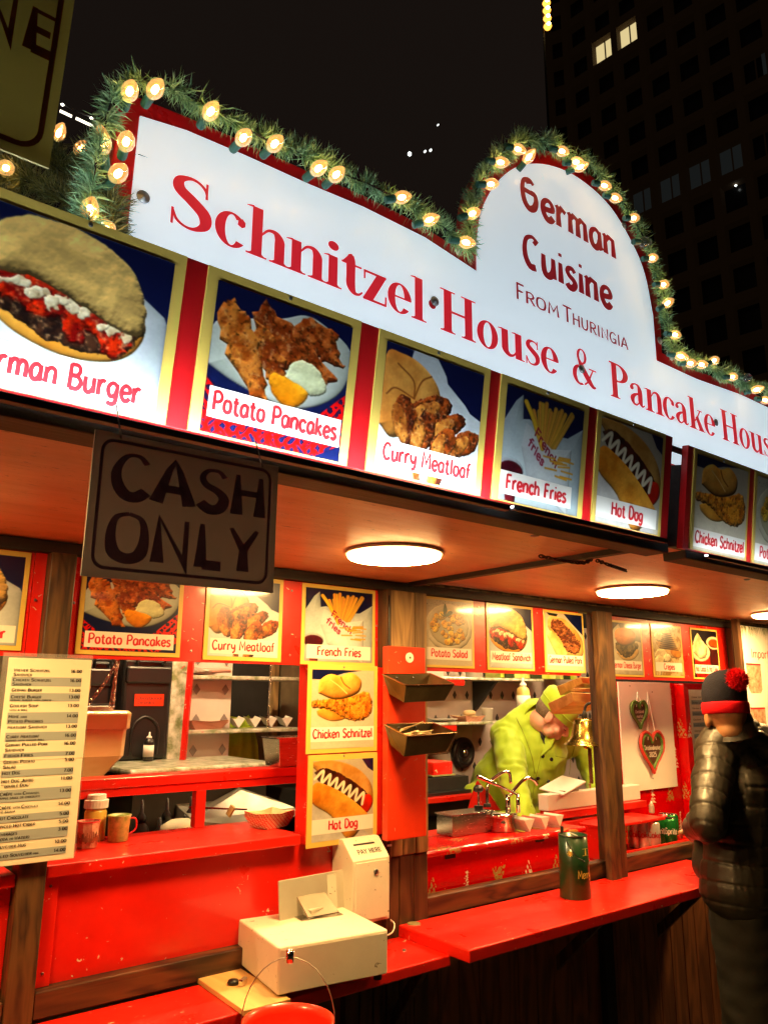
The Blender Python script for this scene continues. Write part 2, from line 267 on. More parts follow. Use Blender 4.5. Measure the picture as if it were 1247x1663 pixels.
def sans_text(txt, w=1.25, sp=.75, xs=1.0, dx=0, serif=0, taper=.25):
    x = 0; out = []
    for ch in txt:
        adv, st = SANS.get(ch, SANS[' '])
        for s in st.split('|'):
            if not s: continue
            cur = s[0] == '~'; P = [tuple(map(float, q.split(','))) for q in s.lstrip('~').split()]
            if cur: P = catmull(P, 4)
            elif len(P) == 2: P = [P[0], ((P[0][0]+P[1][0])/2, (P[0][1]+P[1][1])/2), P[1]]
            n = len(P); W = [w*(1 + taper*(.5 - min(max(p[1], 0), 10)/10)*1.2) for p in P]
            # butt ends reach half a stroke further so corners close
            out.append(ribbon([(x+p[0]*xs, p[1]) for p in P], W))
            if serif:
                for e in (P[0], P[-1]):
                    out.append(ribbon([(x+(e[0]-serif)*xs, e[1]), (x+(e[0]+serif)*xs, e[1])], [w*.6]*2))
        x += (adv+sp)*xs
    return out, x - sp*xs
# the big roman letters of the shop sign, drawn as stems, bowls and slab serifs (capital = 1)
def _ring(cx, cy, rx, ry, wx, wy, a0=0, a1=360, n=26):
    L_, R_ = [], []
    for i in range(n+1):
        a = R(a0+(a1-a0)*i/n); L_.append(np.array((cx+rx*math.cos(a), cy+ry*math.sin(a)))); R_.append(np.array((cx+(rx-wx)*math.cos(a), cy+(ry-wy)*math.sin(a))))
    return (L_, R_)
def _rc(x0, y0, x1, y1): return ([np.array((x0, y0)), np.array((x0, y1))], [np.array((x1, y0)), np.array((x1, y1))])
def _sp(P, n=7):
    Q = catmull(P, n); return ribbon(Q, [q[2] for q in Q])
def _qd(a, b, c, d): return ([np.array(a), np.array(b)], [np.array(d), np.array(c)])
XH = .665
def serif_glyph(c):
    st = .165; s = .036
    foot = lambda x, e=.08: [_rc(x-e, 0, x+st+e, s), _qd((x-e*.5, s), (x, s+.03), (x+st, s+.03), (x+st+e*.5, s))]
    flag = lambda x, y: [_qd((x-.09, y-.035), (x+.02, y), (x+.02, y-.05), (x-.09, y-.055))]
    arch = lambda x: [_sp([(x, .46, .03), (x+.1, .60, .05), (x+.22, .61, .10), (x+.285, .5, .155), (x+.29, .36, .165), (x+.29, .02, .165)])] + foot(x+.2075)
    if c == 'S': return .66, [_sp([(.535, .70, .02), (.50, .86, .05), (.40, .955, .055), (.27, .965, .07), (.14, .87, .13), (.15, .70, .185), (.33, .55, .20), (.50, .38, .20), (.52, .18, .15), (.40, .05, .075), (.26, .03, .05), (.13, .11, .05), (.07, .29, .02)]), _rc(.505, .69, .54, 1.0), _rc(.05, .0, .085, .31)]
    if c == 'c': return .50, [_ring(.265, .325, .245, .345, .15, .045, 48, 322), ([np.array((.35,.47)), np.array((.36,.56)), np.array((.42,.62))], [np.array((.42,.43)), np.array((.47,.48)), np.array((.47,.56))])]
    if c == 'e': return .51, [_ring(.265, .325, .245, .345, .15, .045, 2, 322), _rc(.12, .325, .50, .365)]
    if c == 'o': return .53, [_ring(.265, .325, .25, .345, .15, .045)]
    if c == 'h': return .66, [_rc(.09, .0, .255, .98)] + foot(.09) + flag(.09, 1.0) + arch(.245)
    if c == 'n': return .66, [_rc(.09, .0, .255, .655)] + foot(.09) + flag(.09, .67) + arch(.245)
    if c == 'i': return .34, [_rc(.09, .0, .255, .655)] + foot(.09) + flag(.09, .67) + [_ring(.172, .87, .098, .098, .097, .097, n=14)]
    if c == 'l': return .34, [_rc(.09, .0, .255, .98)] + foot(.09) + flag(.09, 1.0)
    if c == 't': return .41, [_sp([(.18, .84, .10), (.175, .7, .165), (.175, .4, .165), (.18, .17, .165), (.24, .045, .10), (.33, .04, .05), (.40, .12, .03)]), _rc(.0, .61, .38, .655), _qd((.0, .62), (.16, .86), (.2, .86), (.2, .62))]
    if c == 'z': return .50, [_rc(.03, .60, .47, .655), _rc(.02, .0, .48, .055), _qd((.02, .03), (.285, .63), (.47, .63), (.21, .03)), _rc(.03, .45, .065, .61), _rc(.445, .045, .48, .22)]
    if c == 'u': return .67, [_rc(.09, .16, .255, .655)] + flag(.09, .67) + [_sp([(.172, .3, .165), (.18, .14, .155), (.27, .045, .10), (.38, .07, .05), (.46, .2, .03)]), _rc(.425, .0, .59, .655)] + flag(.425, .67) + [_rc(.55, .0, .66, .036)]
    if c == 's': return .44, [_sp([(.365, .46, .02), (.33, .585, .04), (.23, .63, .05), (.13, .59, .09), (.11, .48, .12), (.22, .375, .135), (.33, .27, .135), (.34, .13, .10), (.25, .035, .05), (.13, .05, .04), (.06, .2, .02)]), _rc(.335, .45, .365, .66), _rc(.045, .0, .075, .21)]
    if c == 'a': return .56, [_sp([(.09, .48, .11), (.12, .58, .07), (.22, .635, .045), (.33, .60, .09), (.375, .48, .155), (.38, .30, .16), (.38, .14, .15), (.44, .04, .06), (.53, .10, .03)]), _sp([(.34, .385, .04), (.19, .31, .09), (.10, .19, .145), (.14, .06, .09), (.24, .035, .05), (.34, .13, .04)]), _ring(.10, .50, .07, .07, .069, .069, n=10)]
    if c == 'k': return .64, [_rc(.09, .0, .255, .98)] + foot(.09) + flag(.09, 1.0) + [_sp([(.25, .26, .045), (.38, .44, .045), (.50, .64, .045)]), _qd((.28, .40), (.40, .44), (.62, .0), (.43, .0)), _rc(.38, .62, .60, .655), _rc(.37, .0, .66, .036)]
    if c == 'H': return .84, [_rc(.10, .0, .27, 1.0), _rc(.56, .0, .73, 1.0), _rc(.27, .485, .56, .54)] + foot(.10) + foot(.56) + [_rc(.02, .964, .35, 1.0), _rc(.48, .964, .81, 1.0)]
    if c == 'P': return .68, [_rc(.10, .0, .27, 1.0), _ring(.30, .735, .35, .265, .175, .05, -90, 90)] + foot(.10) + [_rc(.02, .95, .31, 1.0), _rc(.26, .47, .31, .52)]
    if c == '&': return .86, [_ring(.27, .25, .25, .27, .145, .06, 95, 300), _sp([(.42, .03, .05), (.56, .16, .05), (.66, .36, .05), (.74, .50, .04)]), _ring(.36, .78, .17, .215, .085, .045), _sp([(.24, .70, .07), (.34, .52, .15), (.52, .26, .18), (.70, .06, .12), (.82, .05, .04)]), _sp([(.25, .52, .04), (.34, .56, .05), (.48, .66, .05)]), _rc(.58, .49, .86, .53)]
    return .3, []
def serif_text(txt):
    x = 0; out = []
    for ch in txt:
        if ch == ' ': x += .26; continue
        a, g = serif_glyph(ch)
        for L_, R_ in g: out.append(([p + np.array((x, 0)) for p in L_], [p + np.array((x, 0)) for p in R_]))
        x += a - .02
    return out, x
def text_mesh(strips, adv, fr, u0, v0, u1, h, d, cap=1.0, mb=None, curve=None, mi=0, slant=0):
    """fits lettering between u0 and u1 with capital height h on a frame, d in front of it"""
    mb = mb or MB(); sx = (u1-u0)/adv; sy = h/cap
    for k, (A, B) in enumerate(strips):
        dd = d + .00006*(k % 9); n = len(A); vs = []
        for p in list(A)+list(B):
            u, v = u0+p[0]*sx + slant*p[1]*sy, v0+p[1]*sy
            vs.append(curve(u, v, dd) if curve else fr.pt(u, v, dd))
        mb.add(vs, [(i, n+i, n+i+1, i+1) for i in range(n-1)], mi)
    return mb
def write(txt, fr, u0, v0, u1, h, d, mb=None, w=1.25, sp=.75, serif=0, mi=0, taper=.25, slant=0):
    s, a = sans_text(txt, w, sp, 1, 0, serif, taper); return text_mesh(s, a, fr, u0, v0, u1, h, d, 10, mb, mi=mi, slant=slant)
# ------------------------------------------------------------------ the printed food photographs, computed pixel by pixel
PW, PH = 168, 184
UU, VV = np.meshgrid((np.arange(PW)+.5)/PW, (np.arange(PH)+.5)/PH)
def vnoise(s, seed, octv=4, sx=1.0):
    g = np.random.default_rng(seed); out = np.zeros((PH, PW)); amp = 1; tot = 0
    for o in range(octv):
        f = s*2**o; nx, ny = int(f*sx)+3, int(f)+3; G = g.random((ny, nx)); x = UU*f*sx; y = VV*f
        xi = x.astype(int); yi = y.astype(int); fx = x-xi; fy = y-yi; fx = fx*fx*(3-2*fx); fy = fy*fy*(3-2*fy)
        out += amp*((G[yi, xi]*(1-fx)+G[yi, xi+1]*fx)*(1-fy)+(G[yi+1, xi]*(1-fx)+G[yi+1, xi+1]*fx)*fy); tot += amp; amp *= .5
    return out/tot
def psdf(poly):
    P = np.array(poly, float); X, Y = UU, VV*1.1; P = P*np.array((1, 1.1)); d = np.full(X.shape, 9.); ins = np.zeros(X.shape, bool)
    for i in range(len(P)):
        a = P[i]; b = P[(i+1) % len(P)]; e = b-a; wx, wy = X-a[0], Y-a[1]; t = np.clip((wx*e[0]+wy*e[1])/(e@e+1e-12), 0, 1)
        d = np.minimum(d, np.hypot(wx-e[0]*t, wy-e[1]*t))
        c = ((a[1] <= Y) != (b[1] <= Y)) & (X < (b[0]-a[0])*(Y-a[1])/(b[1]-a[1]+1e-12)+a[0]); ins ^= c
    return np.where(ins, d, -d)
def _ty(y): return .20+.80*y if y > .001 else min(y, -.02)
class Pic:
    lift = True
    def __init__(s, c): s.a = np.ones((PH, PW, 3))*np.array(c); s.k = 0
    def comp(s, mask, c): s.a = s.a*(1-mask[..., None]) + c*mask[..., None]
    def blob(s, poly, c, c2=None, ns=12, rough=0, rr=.10, shade=.5, smooth=True, rim=0, light=(-.5, .8), seed=None, dark=.55, sx=1.0, con=1.0):
        s.k += 1; seed = s.k*7+int(poly[0][0]*100) if seed is None else seed
        if s.lift: poly = [(x, _ty(y)) for x, y in poly]
        if smooth: poly = catmull(list(poly)+[poly[0]], 5)[:-1]
        d = psdf(poly)
        if rough: d = d + (vnoise(22, seed+3, 3)-.5)*rough
        mk = np.clip(d*PW+.5, 0, 1); t = np.clip(d/rr, 0, 1); hgt = np.sqrt(1-(1-t)**2)
        n = vnoise(ns, seed, 5, sx); n = np.clip((n-.5)*2.2*con+.5, 0, 1)
        gy, gx = np.gradient(hgt*rr + n*.02*shade, 1/PH, 1/PW); sh = 1 - shade*(gx*light[0]+gy*light[1])*.6
        c2 = np.array(c)*.7 if c2 is None else np.array(c2)
        cc = np.array(c)*n[..., None]+c2*(1-n[..., None]); sh = np.clip(sh*(dark+(1-dark)*hgt**.6), .15, 1.5) if shade else np.ones_like(sh)
        cc = cc*sh[..., None]
        if rim: cc = cc*(1-.5*np.exp(-(d/rim)**2))[..., None]
        if con > 1.15:      # greasy glints and crumbs
            gl_ = np.clip((vnoise(44, seed+9, 3)-.60)*5, 0, 1)*.5; cc = cc*(1-gl_[..., None]*.6)+np.array((.85,.62,.36))*gl_[..., None]*.6; dk_ = np.clip((.40-vnoise(38, seed+11, 3))*6, 0, 1)*.6; cc = cc*(1-dk_[..., None])
        s.comp(mk, cc); return s
    def ell(s, cx, cy, rx, ry, c, c2=None, rot=0, **k):
        P = [(cx+rx*math.cos(a)*math.cos(rot)-ry*math.sin(a)*math.sin(rot), cy+rx*math.cos(a)*math.sin(rot)+ry*math.sin(a)*math.cos(rot)) for a in np.linspace(0, 2*math.pi, 18)[:-1]]
        return s.blob(P, c, c2, smooth=False, **k)
    def line(s, pts, w_, c, c2=None, shade=.4, n=6, curve=True):
        pts = [(x, _ty(y)) for x, y in pts] if s.lift else pts; P = catmull(pts, n) if curve else pts; X, Y = UU, VV*1.1; d = np.full(X.shape, 9.)
        for a, b in zip(P[:-1], P[1:]):
            a = np.array((a[0], a[1]*1.1)); b = np.array((b[0], b[1]*1.1)); e = b-a; wx, wy = X-a[0], Y-a[1]; t = np.clip((wx*e[0]+wy*e[1])/(e@e+1e-12), 0, 1)
            d = np.minimum(d, np.hypot(wx-e[0]*t, wy-e[1]*t))
        d = w_/2-d; mk = np.clip(d*PW+.5, 0, 1); h_ = np.sqrt(1-(1-np.clip(d/(w_/2), 0, 1))**2)
        s.comp(mk, np.array(c)*(1-shade+shade*h_)[..., None]); return s
    def image(s, name):
        im = bpy.data.images.new(name, PW, PH); px = np.ones((PH, PW, 4), np.float32); a = np.clip(s.a, 0, 1); a = np.clip(a + (vnoise(60, 77, 2)[..., None]-.5)*.10*a, 0, 1); lum = a.mean(-1, keepdims=True); a = np.clip(lum+(a-lum)*1.12, 0, 1)**1.34
        px[..., :3] = np.where(a <= .0031308, a*12.92, 1.055*np.power(np.maximum(a, 1e-6), 1/2.4)-.055); im.pixels.foreach_set(px.ravel()); im.update(); im.pack(); return im
NAVY = (.012, .020, .085); PLATE = (.62, .64, .62); BUN = (.78, .52, .18); BUN2 = (.46, .20, .045)
def doily(p, seed):
    a = np.abs(np.sin(UU*46+np.sin(VV*31)*1.6)); b = np.abs(np.sin(VV*44+np.sin(UU*37)*1.8)); n = vnoise(30, seed, 2)
    hole = ((a > .62) & (b > .55) & (n > .38)).astype(float); return np.where(hole[..., None] > 0, np.array(NAVY), np.array((.62, .03, .02)))
def pic_burger(top=(.86, .62, .27)):
    p = Pic(NAVY)
    p.blob([(0,.0),(0,.72),(.10,.78),(.2,.86),(.55,.93),(.7,.8),(.78,.7),(.98,.55),(1,.5),(1,0)], (.62,.66,.66), (.52,.56,.58), smooth=False, shade=.1, rr=.3, ns=3)
    p.blob([(.03,.45),(.04,.3),(.2,.14),(.45,.06),(.7,.10),(.84,.24),(.85,.42),(.5,.3)], (.72,.42,.12), (.6,.3,.07), rr=.12, ns=7)
    p.blob([(.02,.46),(.06,.32),(.25,.19),(.5,.12),(.74,.16),(.83,.30),(.86,.46),(.5,.54),(.12,.60)], (.10,.045,.025), (.025,.012,.01), ns=28, rough=.05, rr=.06, con=1.6)
    p.blob([(.62,.30),(.84,.36),(.86,.5),(.70,.52)], (.38,.24,.12), (.2,.1,.05), ns=26, rough=.04)
    p.blob([(.02,.46),(.08,.34),(.2,.36),(.30,.27),(.40,.30),(.47,.16),(.53,.17),(.58,.27),(.70,.13),(.76,.17),(.80,.28),(.86,.40),(.6,.50),(.1,.58)], (.66,.07,.03), (.26,.012,.01), ns=13, rough=.08, rr=.05, shade=1.0, dark=.5, con=1.5)
    for k in (): g = np.random.default_rng(k+5); x = .08+.085*k; p.line([(x, .62-.02*k), (x+.03, .50-.015*k+.04*g.random()), (x+.02+.04*g.random(), .40-.012*k)], .035+.02*g.random(), (.62,.08,.04) if k % 2 else (.42,.03,.02), shade=.6)
    for i, (x, y) in enumerate([(.22,.50),(.28,.45),(.33,.49),(.46,.43),(.53,.40),(.42,.46),(.69,.33),(.77,.31),(.27,.41),(.12,.49),(.63,.36),(.36,.42)]):
        g = np.random.default_rng(i+70); p.ell(x+.03*(g.random()-.5), y+.03*(g.random()-.5), .03+.03*g.random(), .022+.02*g.random(), (.80,.74,.56), (.55,.44,.28), rr=.02, ns=24, rough=.07, rot=g.random()*3)
    p.blob([(.05,.54),(.01,.68),(.06,.87),(.20,.975),(.42,1.0),(.62,.94),(.78,.80),(.86,.60),(.87,.42),(.81,.34),(.69,.37),(.56,.43),(.40,.50),(.24,.55),(.12,.53)], top, tuple(x*.72 for x in top), rr=.17, ns=9, rough=.022, shade=.85, seed=5, con=1.14)
    return p
def pic_pancakes():
    p = Pic(NAVY); dm = np.clip((psdf([(0,0),(0,.36),(.3,.1),(.62,.12),(.9,.4),(1,.5),(1,.12),(.8,0)])*PW), 0, 1); p.comp(dm, doily(p, 3))
    p.blob([(0,.30),(0,.62),(.12,.72),(.45,.86),(.62,.96),(.78,.93),(1,.78),(1,.5),(.9,.3),(.7,.15),(.5,.12),(.2,.2)], (.60,.63,.58), (.52,.56,.50), shade=.25, rr=.25, ns=3)
    def jag(P, s): 
        g = np.random.default_rng(s); out = []
        for i in range(len(P)):
            a = np.array(P[i]); b = np.array(P[(i+1)%len(P)])
            for t in np.linspace(0, 1, 5)[:-1]: out.append(tuple(a+(b-a)*t+(g.random(2)-.5)*.045))
        return out
    A = (.56,.20,.065); B = (.30,.075,.022)
    p.blob(jag([(.5,.62),(.55,.86),(.68,.97),(.88,.88),(.9,.74),(.97,.62),(.9,.58),(.75,.62)], 1), A, B, ns=16, rr=.06, smooth=False, con=1.6, shade=.8)
    p.blob(jag([(.25,.84),(.34,.98),(.38,.9),(.55,.82),(.72,.66),(.86,.52),(.94,.50),(.83,.38),(.7,.45),(.5,.42),(.36,.6)], 2), A, B, ns=16, rr=.06, smooth=False, con=1.6, shade=.8)
    p.blob(jag([(.27,.8),(.3,.5),(.4,.3),(.55,.34),(.52,.5),(.4,.68)], 3), (.62,.27,.08), B, ns=16, rr=.05, smooth=False, con=1.6, shade=.8)
    p.blob(jag([(.03,.84),(.1,.9),(.16,.80),(.22,.8),(.3,.6),(.4,.25),(.42,.12),(.3,.13),(.14,.36),(.04,.6)], 4), (.66,.30,.09), (.40,.12,.03), ns=16, rr=.07, smooth=False, con=1.5, shade=.8)
    p.blob([(.52,.34),(.56,.5),(.66,.56),(.78,.5),(.84,.36),(.76,.28),(.6,.28)], (.72,.74,.52), (.60,.62,.40), rr=.10, ns=8, rough=.03, shade=.5)
    p.blob([(.41,.28),(.44,.38),(.56,.36),(.7,.30),(.68,.2),(.6,.12),(.5,.14)], (.80,.42,.07), (.66,.28,.04), rr=.08, ns=9, rough=.02, shade=.6)
    return p
def slices(p, S, seed=0):
    for i, (cx, cy, rx, ry, rot) in enumerate(S):
        p.ell(cx, cy, rx, ry, (.40,.12,.035), (.09,.022,.012), rot=rot, ns=18, rough=.04, rr=.05, con=1.5, shade=.8, seed=seed+i)
        p.ell(cx-.05, cy-.04, rx*.62, ry*.78, (.62,.32,.10), (.34,.12,.035), rot=rot+.15, ns=16, rough=.03, rr=.04, con=1.2, seed=seed+30+i)
def pic_meatloaf():
    p = Pic((.60,.64,.66)); p.blob([(.5,1),(.6,.85),(.62,.78),(.82,.62),(.88,.55),(1,.5),(1,1)], NAVY, NAVY, smooth=False, shade=0)
    p.blob([(0,1),(0,.86),(.24,.9),(.26,1)], NAVY, NAVY, smooth=False, shade=0)
    p.blob([(0,.2),(0,.86),(.15,.93),(.35,.88),(.52,.72),(.56,.5),(.4,.3),(.14,.1)], (.70,.42,.15), (.50,.23,.07), rr=.22, ns=5, shade=.7)
    for q in ([(.3,.53),(.28,.7),(.12,.82)], [(.3,.53),(.36,.72),(.45,.8)], [(.3,.53),(.12,.58),(.04,.5)]): p.line(q, .014, (.34,.14,.04))
    slices(p, [(.46,.46,.13,.26,-1.0),(.24,.30,.11,.25,.12),(.64,.34,.11,.24,-.9),(.42,.22,.11,.24,-.25),(.84,.22,.11,.20,-.8),(.62,.14,.11,.22,-.45)], 60)
    return p
def pic_fries():
    p = Pic(NAVY); p.blob([(0,.0),(0,.62),(.12,.86),(.2,.95),(.22,.68),(.3,.7),(.5,.6),(.8,.62),(1,.78),(1,0)], (.56,.62,.62), (.44,.50,.52), smooth=False, shade=.15, rr=.2, ns=4)
    for i in range(15):
        x = .33+i*.036; g = np.random.default_rng(i); a = (.45+i*.012, .42+.02*g.random()); b = (x+.04*g.random(), .80+.14*g.random())
        p.line([a, b], .05, (.74-.1*g.random(), .48-.1*g.random(), .12), shade=.5, curve=False)
    p.blob([(.26,.66),(.22,.38),(.32,.05),(.86,.0),(.86,.5),(.6,.44)], (.66,.69,.68), (.58,.61,.62), smooth=False, shade=.2, rr=.15, ns=4)
    p.line([(.24,.88),(.34,.72),(.48,.42)], .055, (.74,.52,.10), shade=.5, curve=True)
    for k, (wd, x, y, s) in enumerate((('French', .37, .55, .0094), ('fries', .30, .42, .0094))):
        strips, _ = sans_text(wd, 1.9, .8)
        for A_, B_ in strips:
            P = [((a+b)/2) for a, b in zip(A_, B_)]; p.line([(x+q[0]*s*1.0+q[1]*s*.35, y+q[1]*s-q[0]*s*1.05) for q in P], .017, (.34,.03,.08), shade=0, curve=False)
    for i in range(14):
        g = np.random.default_rng(40+i); x, y = .5+.13*g.random()*2, .14+.28*g.random(); p.line([(x, y), (x+.15, y+.05*(g.random()-.3))], .018, (.70,.40,.06), shade=.3, curve=False)
    p.ell(.10, .10, .17, .13, (.42,.45,.46), (.3,.33,.34), ns=5, rr=.03); p.ell(.12, .09, .14, .10, (.20,.02,.03), (.08,.01,.02), ns=8, rr=.04, shade=.7)
    return p
def pic_hotdog():
    p = Pic((.50,.46,.38)); p.blob([(0,0),(0,.4),(.5,.1),(1,.0)], (.60,.58,.54), (.42,.40,.38), smooth=False, shade=0, ns=4); p.blob([(.8,1),(.9,.85),(1,.78),(1,1)], NAVY, NAVY, smooth=False, shade=0)
    p.blob([(0,.9),(.0,.98),(.3,1.),(.7,.86),(.95,.6),(1,.3),(.9,.2),(.5,.4),(.2,.7)], (.62,.40,.16), (.48,.26,.08), rr=.12, ns=7)
    p.blob([(.02,.82),(.2,.88),(.6,.68),(.92,.4),(.96,.24),(.84,.14),(.5,.36),(.15,.62)], (.16,.04,.02), (.05,.015,.01), rr=.06, ns=12, rough=.03)
    p.blob([(.8,.4),(.95,.4),(.99,.25),(.9,.12),(.8,.16)], (.62,.06,.03), (.4,.03,.02), rr=.06, ns=8)
    Z = []; 
    for i in range(15): t = i/14; bx, by = .06+.78*t, .78-.46*t; Z.append((bx+(.05 if i % 2 else -.03), by+(.09 if i % 2 else -.06)))
    p.line(Z, .045, (.82,.76,.60), shade=.55)
    p.blob([(0,.62),(.1,.66),(.4,.52),(.7,.3),(.92,.08),(.9,.02),(.6,.0),(.3,.12),(.0,.35)], (.74,.42,.11), (.54,.23,.045), rr=.14, ns=6, shade=.75)
    return p
def pic_schnitzel():
    p = Pic((.56,.50,.40)); p.blob([(0,.0),(0,.42),(.4,.3),(1,.4),(1,0)], (.66,.60,.48), (.58,.52,.42), shade=0, ns=4); p.blob([(0,1),(0,.84),(.2,.84),(.5,.95),(.8,1)], NAVY, NAVY, smooth=False, shade=0)
    p.blob([(.08,.34),(.12,.26),(.3,.18),(.5,.2),(.6,.3),(.3,.44)], (.72,.42,.12), (.56,.28,.06), rr=.08, ns=7)
    p.blob([(0,.5),(.02,.4),(.3,.34),(.5,.24),(.7,.18),(.88,.22),(.98,.4),(.94,.58),(.84,.66),(.6,.56),(.3,.54)], (.68,.34,.07), (.44,.16,.03), rr=.08, ns=18, rough=.05, con=1.5, shade=.9)
    p.blob([(.10,.62),(.12,.82),(.28,.93),(.45,.9),(.62,.96),(.78,.84),(.76,.66),(.6,.56),(.35,.52)], (.76,.46,.15), (.62,.28,.06), rr=.14, ns=5, shade=.8)
    p.line([(.28,.84),(.42,.74),(.55,.62)], .018, (.86,.62,.30)); p.line([(.45,.88),(.5,.78),(.6,.7)], .018, (.42,.17,.04)); return p
def pic_salad():
    p = Pic((.56,.52,.42))
    for i in range(90):
        g = np.random.default_rng(i); x = g.random(); y = .86+.13*g.random(); p.comp(np.clip(1.2-np.hypot((UU-x)*PW, (VV-y)*PH), 0, 1), np.array((.05,.04,.05)))
    p.ell(.5, .48, .5, .46, (.60,.57,.46), (.54,.50,.40), rr=.08, ns=4, shade=.5); p.ell(.5, .5, .42, .38, (.52,.48,.36), (.46,.42,.30), rr=.05, ns=4)
    g = np.random.default_rng(4)
    for i in range(52):
        a = g.random()*6.28; r_ = .36*math.sqrt(g.random()); x, y = .5+r_*math.cos(a), .48+r_*.86*math.sin(a); q = g.random()
        p.ell(x, y, .04+.035*g.random(), .045+.02*g.random(), (.78,.52+.12*q,.10+.06*q), (.50,.28,.04), rot=g.random()*3, rr=.03, ns=14, rough=.02, shade=.9, con=1.2)
    for q in ([(.40,.66),(.38,.8),(.42,.94),(.46,.8)], [(.40,.68),(.5,.8),(.58,.78),(.5,.7)], [(.42,.68),(.3,.76),(.28,.78),(.36,.7)]): p.blob(q, (.03,.10,.02), (.015,.05,.01), rr=.03, ns=14)
    return p
def pic_pork():
    p = Pic((.58,.52,.42)); p.blob([(.5,1),(.7,.8),(1,.55),(1,1)], NAVY, NAVY, smooth=False, shade=0); p.blob([(.04,1),(.1,.94),(.3,.92),(.34,.98)], (.02,.03,.02), smooth=False, shade=0)
    p.blob([(.05,.7),(.1,.9),(.3,.92),(.6,.84),(.95,.5),(1,.2),(.9,.05),(.6,.04),(.35,.2)], (.66,.46,.22), (.52,.32,.12), rr=.14, ns=6)
    p.blob([(.12,.74),(.2,.86),(.4,.84),(.6,.7),(.9,.4),(.9,.2),(.7,.12),(.5,.2),(.4,.4),(.2,.6)], (.34,.16,.08), (.14,.05,.03), rr=.05, ns=30, rough=.07, con=1.8, shade=.9, sx=.4)
    p.blob([(.02,.5),(.15,.6),(.3,.4),(.55,.14),(.5,.02),(.3,.02)], (.76,.58,.32), (.62,.42,.18), rr=.12, ns=5); return p
def pic_cheese():
    p = Pic((.012,.014,.04)); p.blob([(0,.0),(0,.6),(.15,.85),(.3,.97),(.4,.8),(.75,.6),(1,.55),(1,0)], (.60,.56,.46), (.48,.44,.36), smooth=False, shade=.1)
    p.blob([(.2,.26),(.4,.1),(.7,.12),(.9,.3),(.8,.42),(.3,.4)], (.72,.56,.34), (.6,.42,.2), rr=.08)
    p.blob([(.18,.5),(.2,.34),(.36,.2),(.55,.16),(.8,.34),(.88,.5),(.5,.58)], (.22,.17,.08), (.05,.03,.015), rr=.06, ns=22, rough=.05, con=1.6, shade=.8)
    p.blob([(.17,.62),(.18,.76),(.3,.86),(.6,.88),(.78,.8),(.84,.64),(.75,.52),(.5,.44),(.28,.48)], (.66,.28,.06), (.50,.16,.025), rr=.16, ns=5, shade=.8); return p
def pic_crepes():
    p = Pic((.62,.52,.34)); n = vnoise(14, 9, 5); p.comp(np.clip((n-.45)*4, 0, 1), np.array((.40,.24,.09)))
    p.blob([(0,.86),(.0,1),(.3,1),(.35,.9)], (.03,.02,.03), smooth=False, shade=0)
    p.blob([(.1,.6),(.2,.8),(.45,.97),(.6,.86),(.85,.66),(.95,.36),(.8,.2),(.5,.26),(.25,.4)], (.74,.60,.38), (.58,.38,.16), rr=.14, ns=9, rough=.03)
    p.ell(.78, .34, .2, .12, (.62,.34,.09), (.45,.2,.04), rr=.05, rot=-.3)
    for cx, cy, rx in ((.22,.74,.17),(.26,.26,.22),(.46,.2,.14),(.18,.12,.16)): p.ell(cx, cy, rx, rx*.8, (.82,.76,.58), (.62,.52,.34), rr=.06, ns=9, rough=.04, shade=.9)
    Z = []
    for i in range(17): t = i/16; Z.append((.5+(-1 if i % 2 else 1)*(.14+.2*t)+.04*t, .84-.42*t))
    p.line(Z, .022, (.05,.015,.02), shade=.2); return p
def pic_cocoa():
    p = Pic((.014,.012,.02))
    p.blob([(.7,.65),(.72,.2),(.8,.05),(.98,.05),(1.1,.2),(1.1,.65)], (.10,.02,.015), (.04,.01,.01), rr=.1); p.blob([(.05,.4),(.1,.0),(.6,.0),(.64,.4)], (.50,.04,.02), (.2,.015,.01), rr=.12)
    p.ell(.86, .68, .30, .18, (.66,.58,.42), (.56,.48,.34), rr=.03); p.ell(.87, .67, .23, .12, (.22,.06,.015), (.34,.11,.03), rr=.05)
    p.ell(.3, .42, .38, .26, (.68,.60,.44), (.58,.5,.36), rr=.04); p.blob([(.02,.4),(.05,.66),(.18,.86),(.26,.9),(.4,.74),(.56,.56),(.5,.3),(.25,.24)], (.80,.72,.50), (.55,.43,.26), rr=.10, ns=7, rough=.03, shade=.9); return p
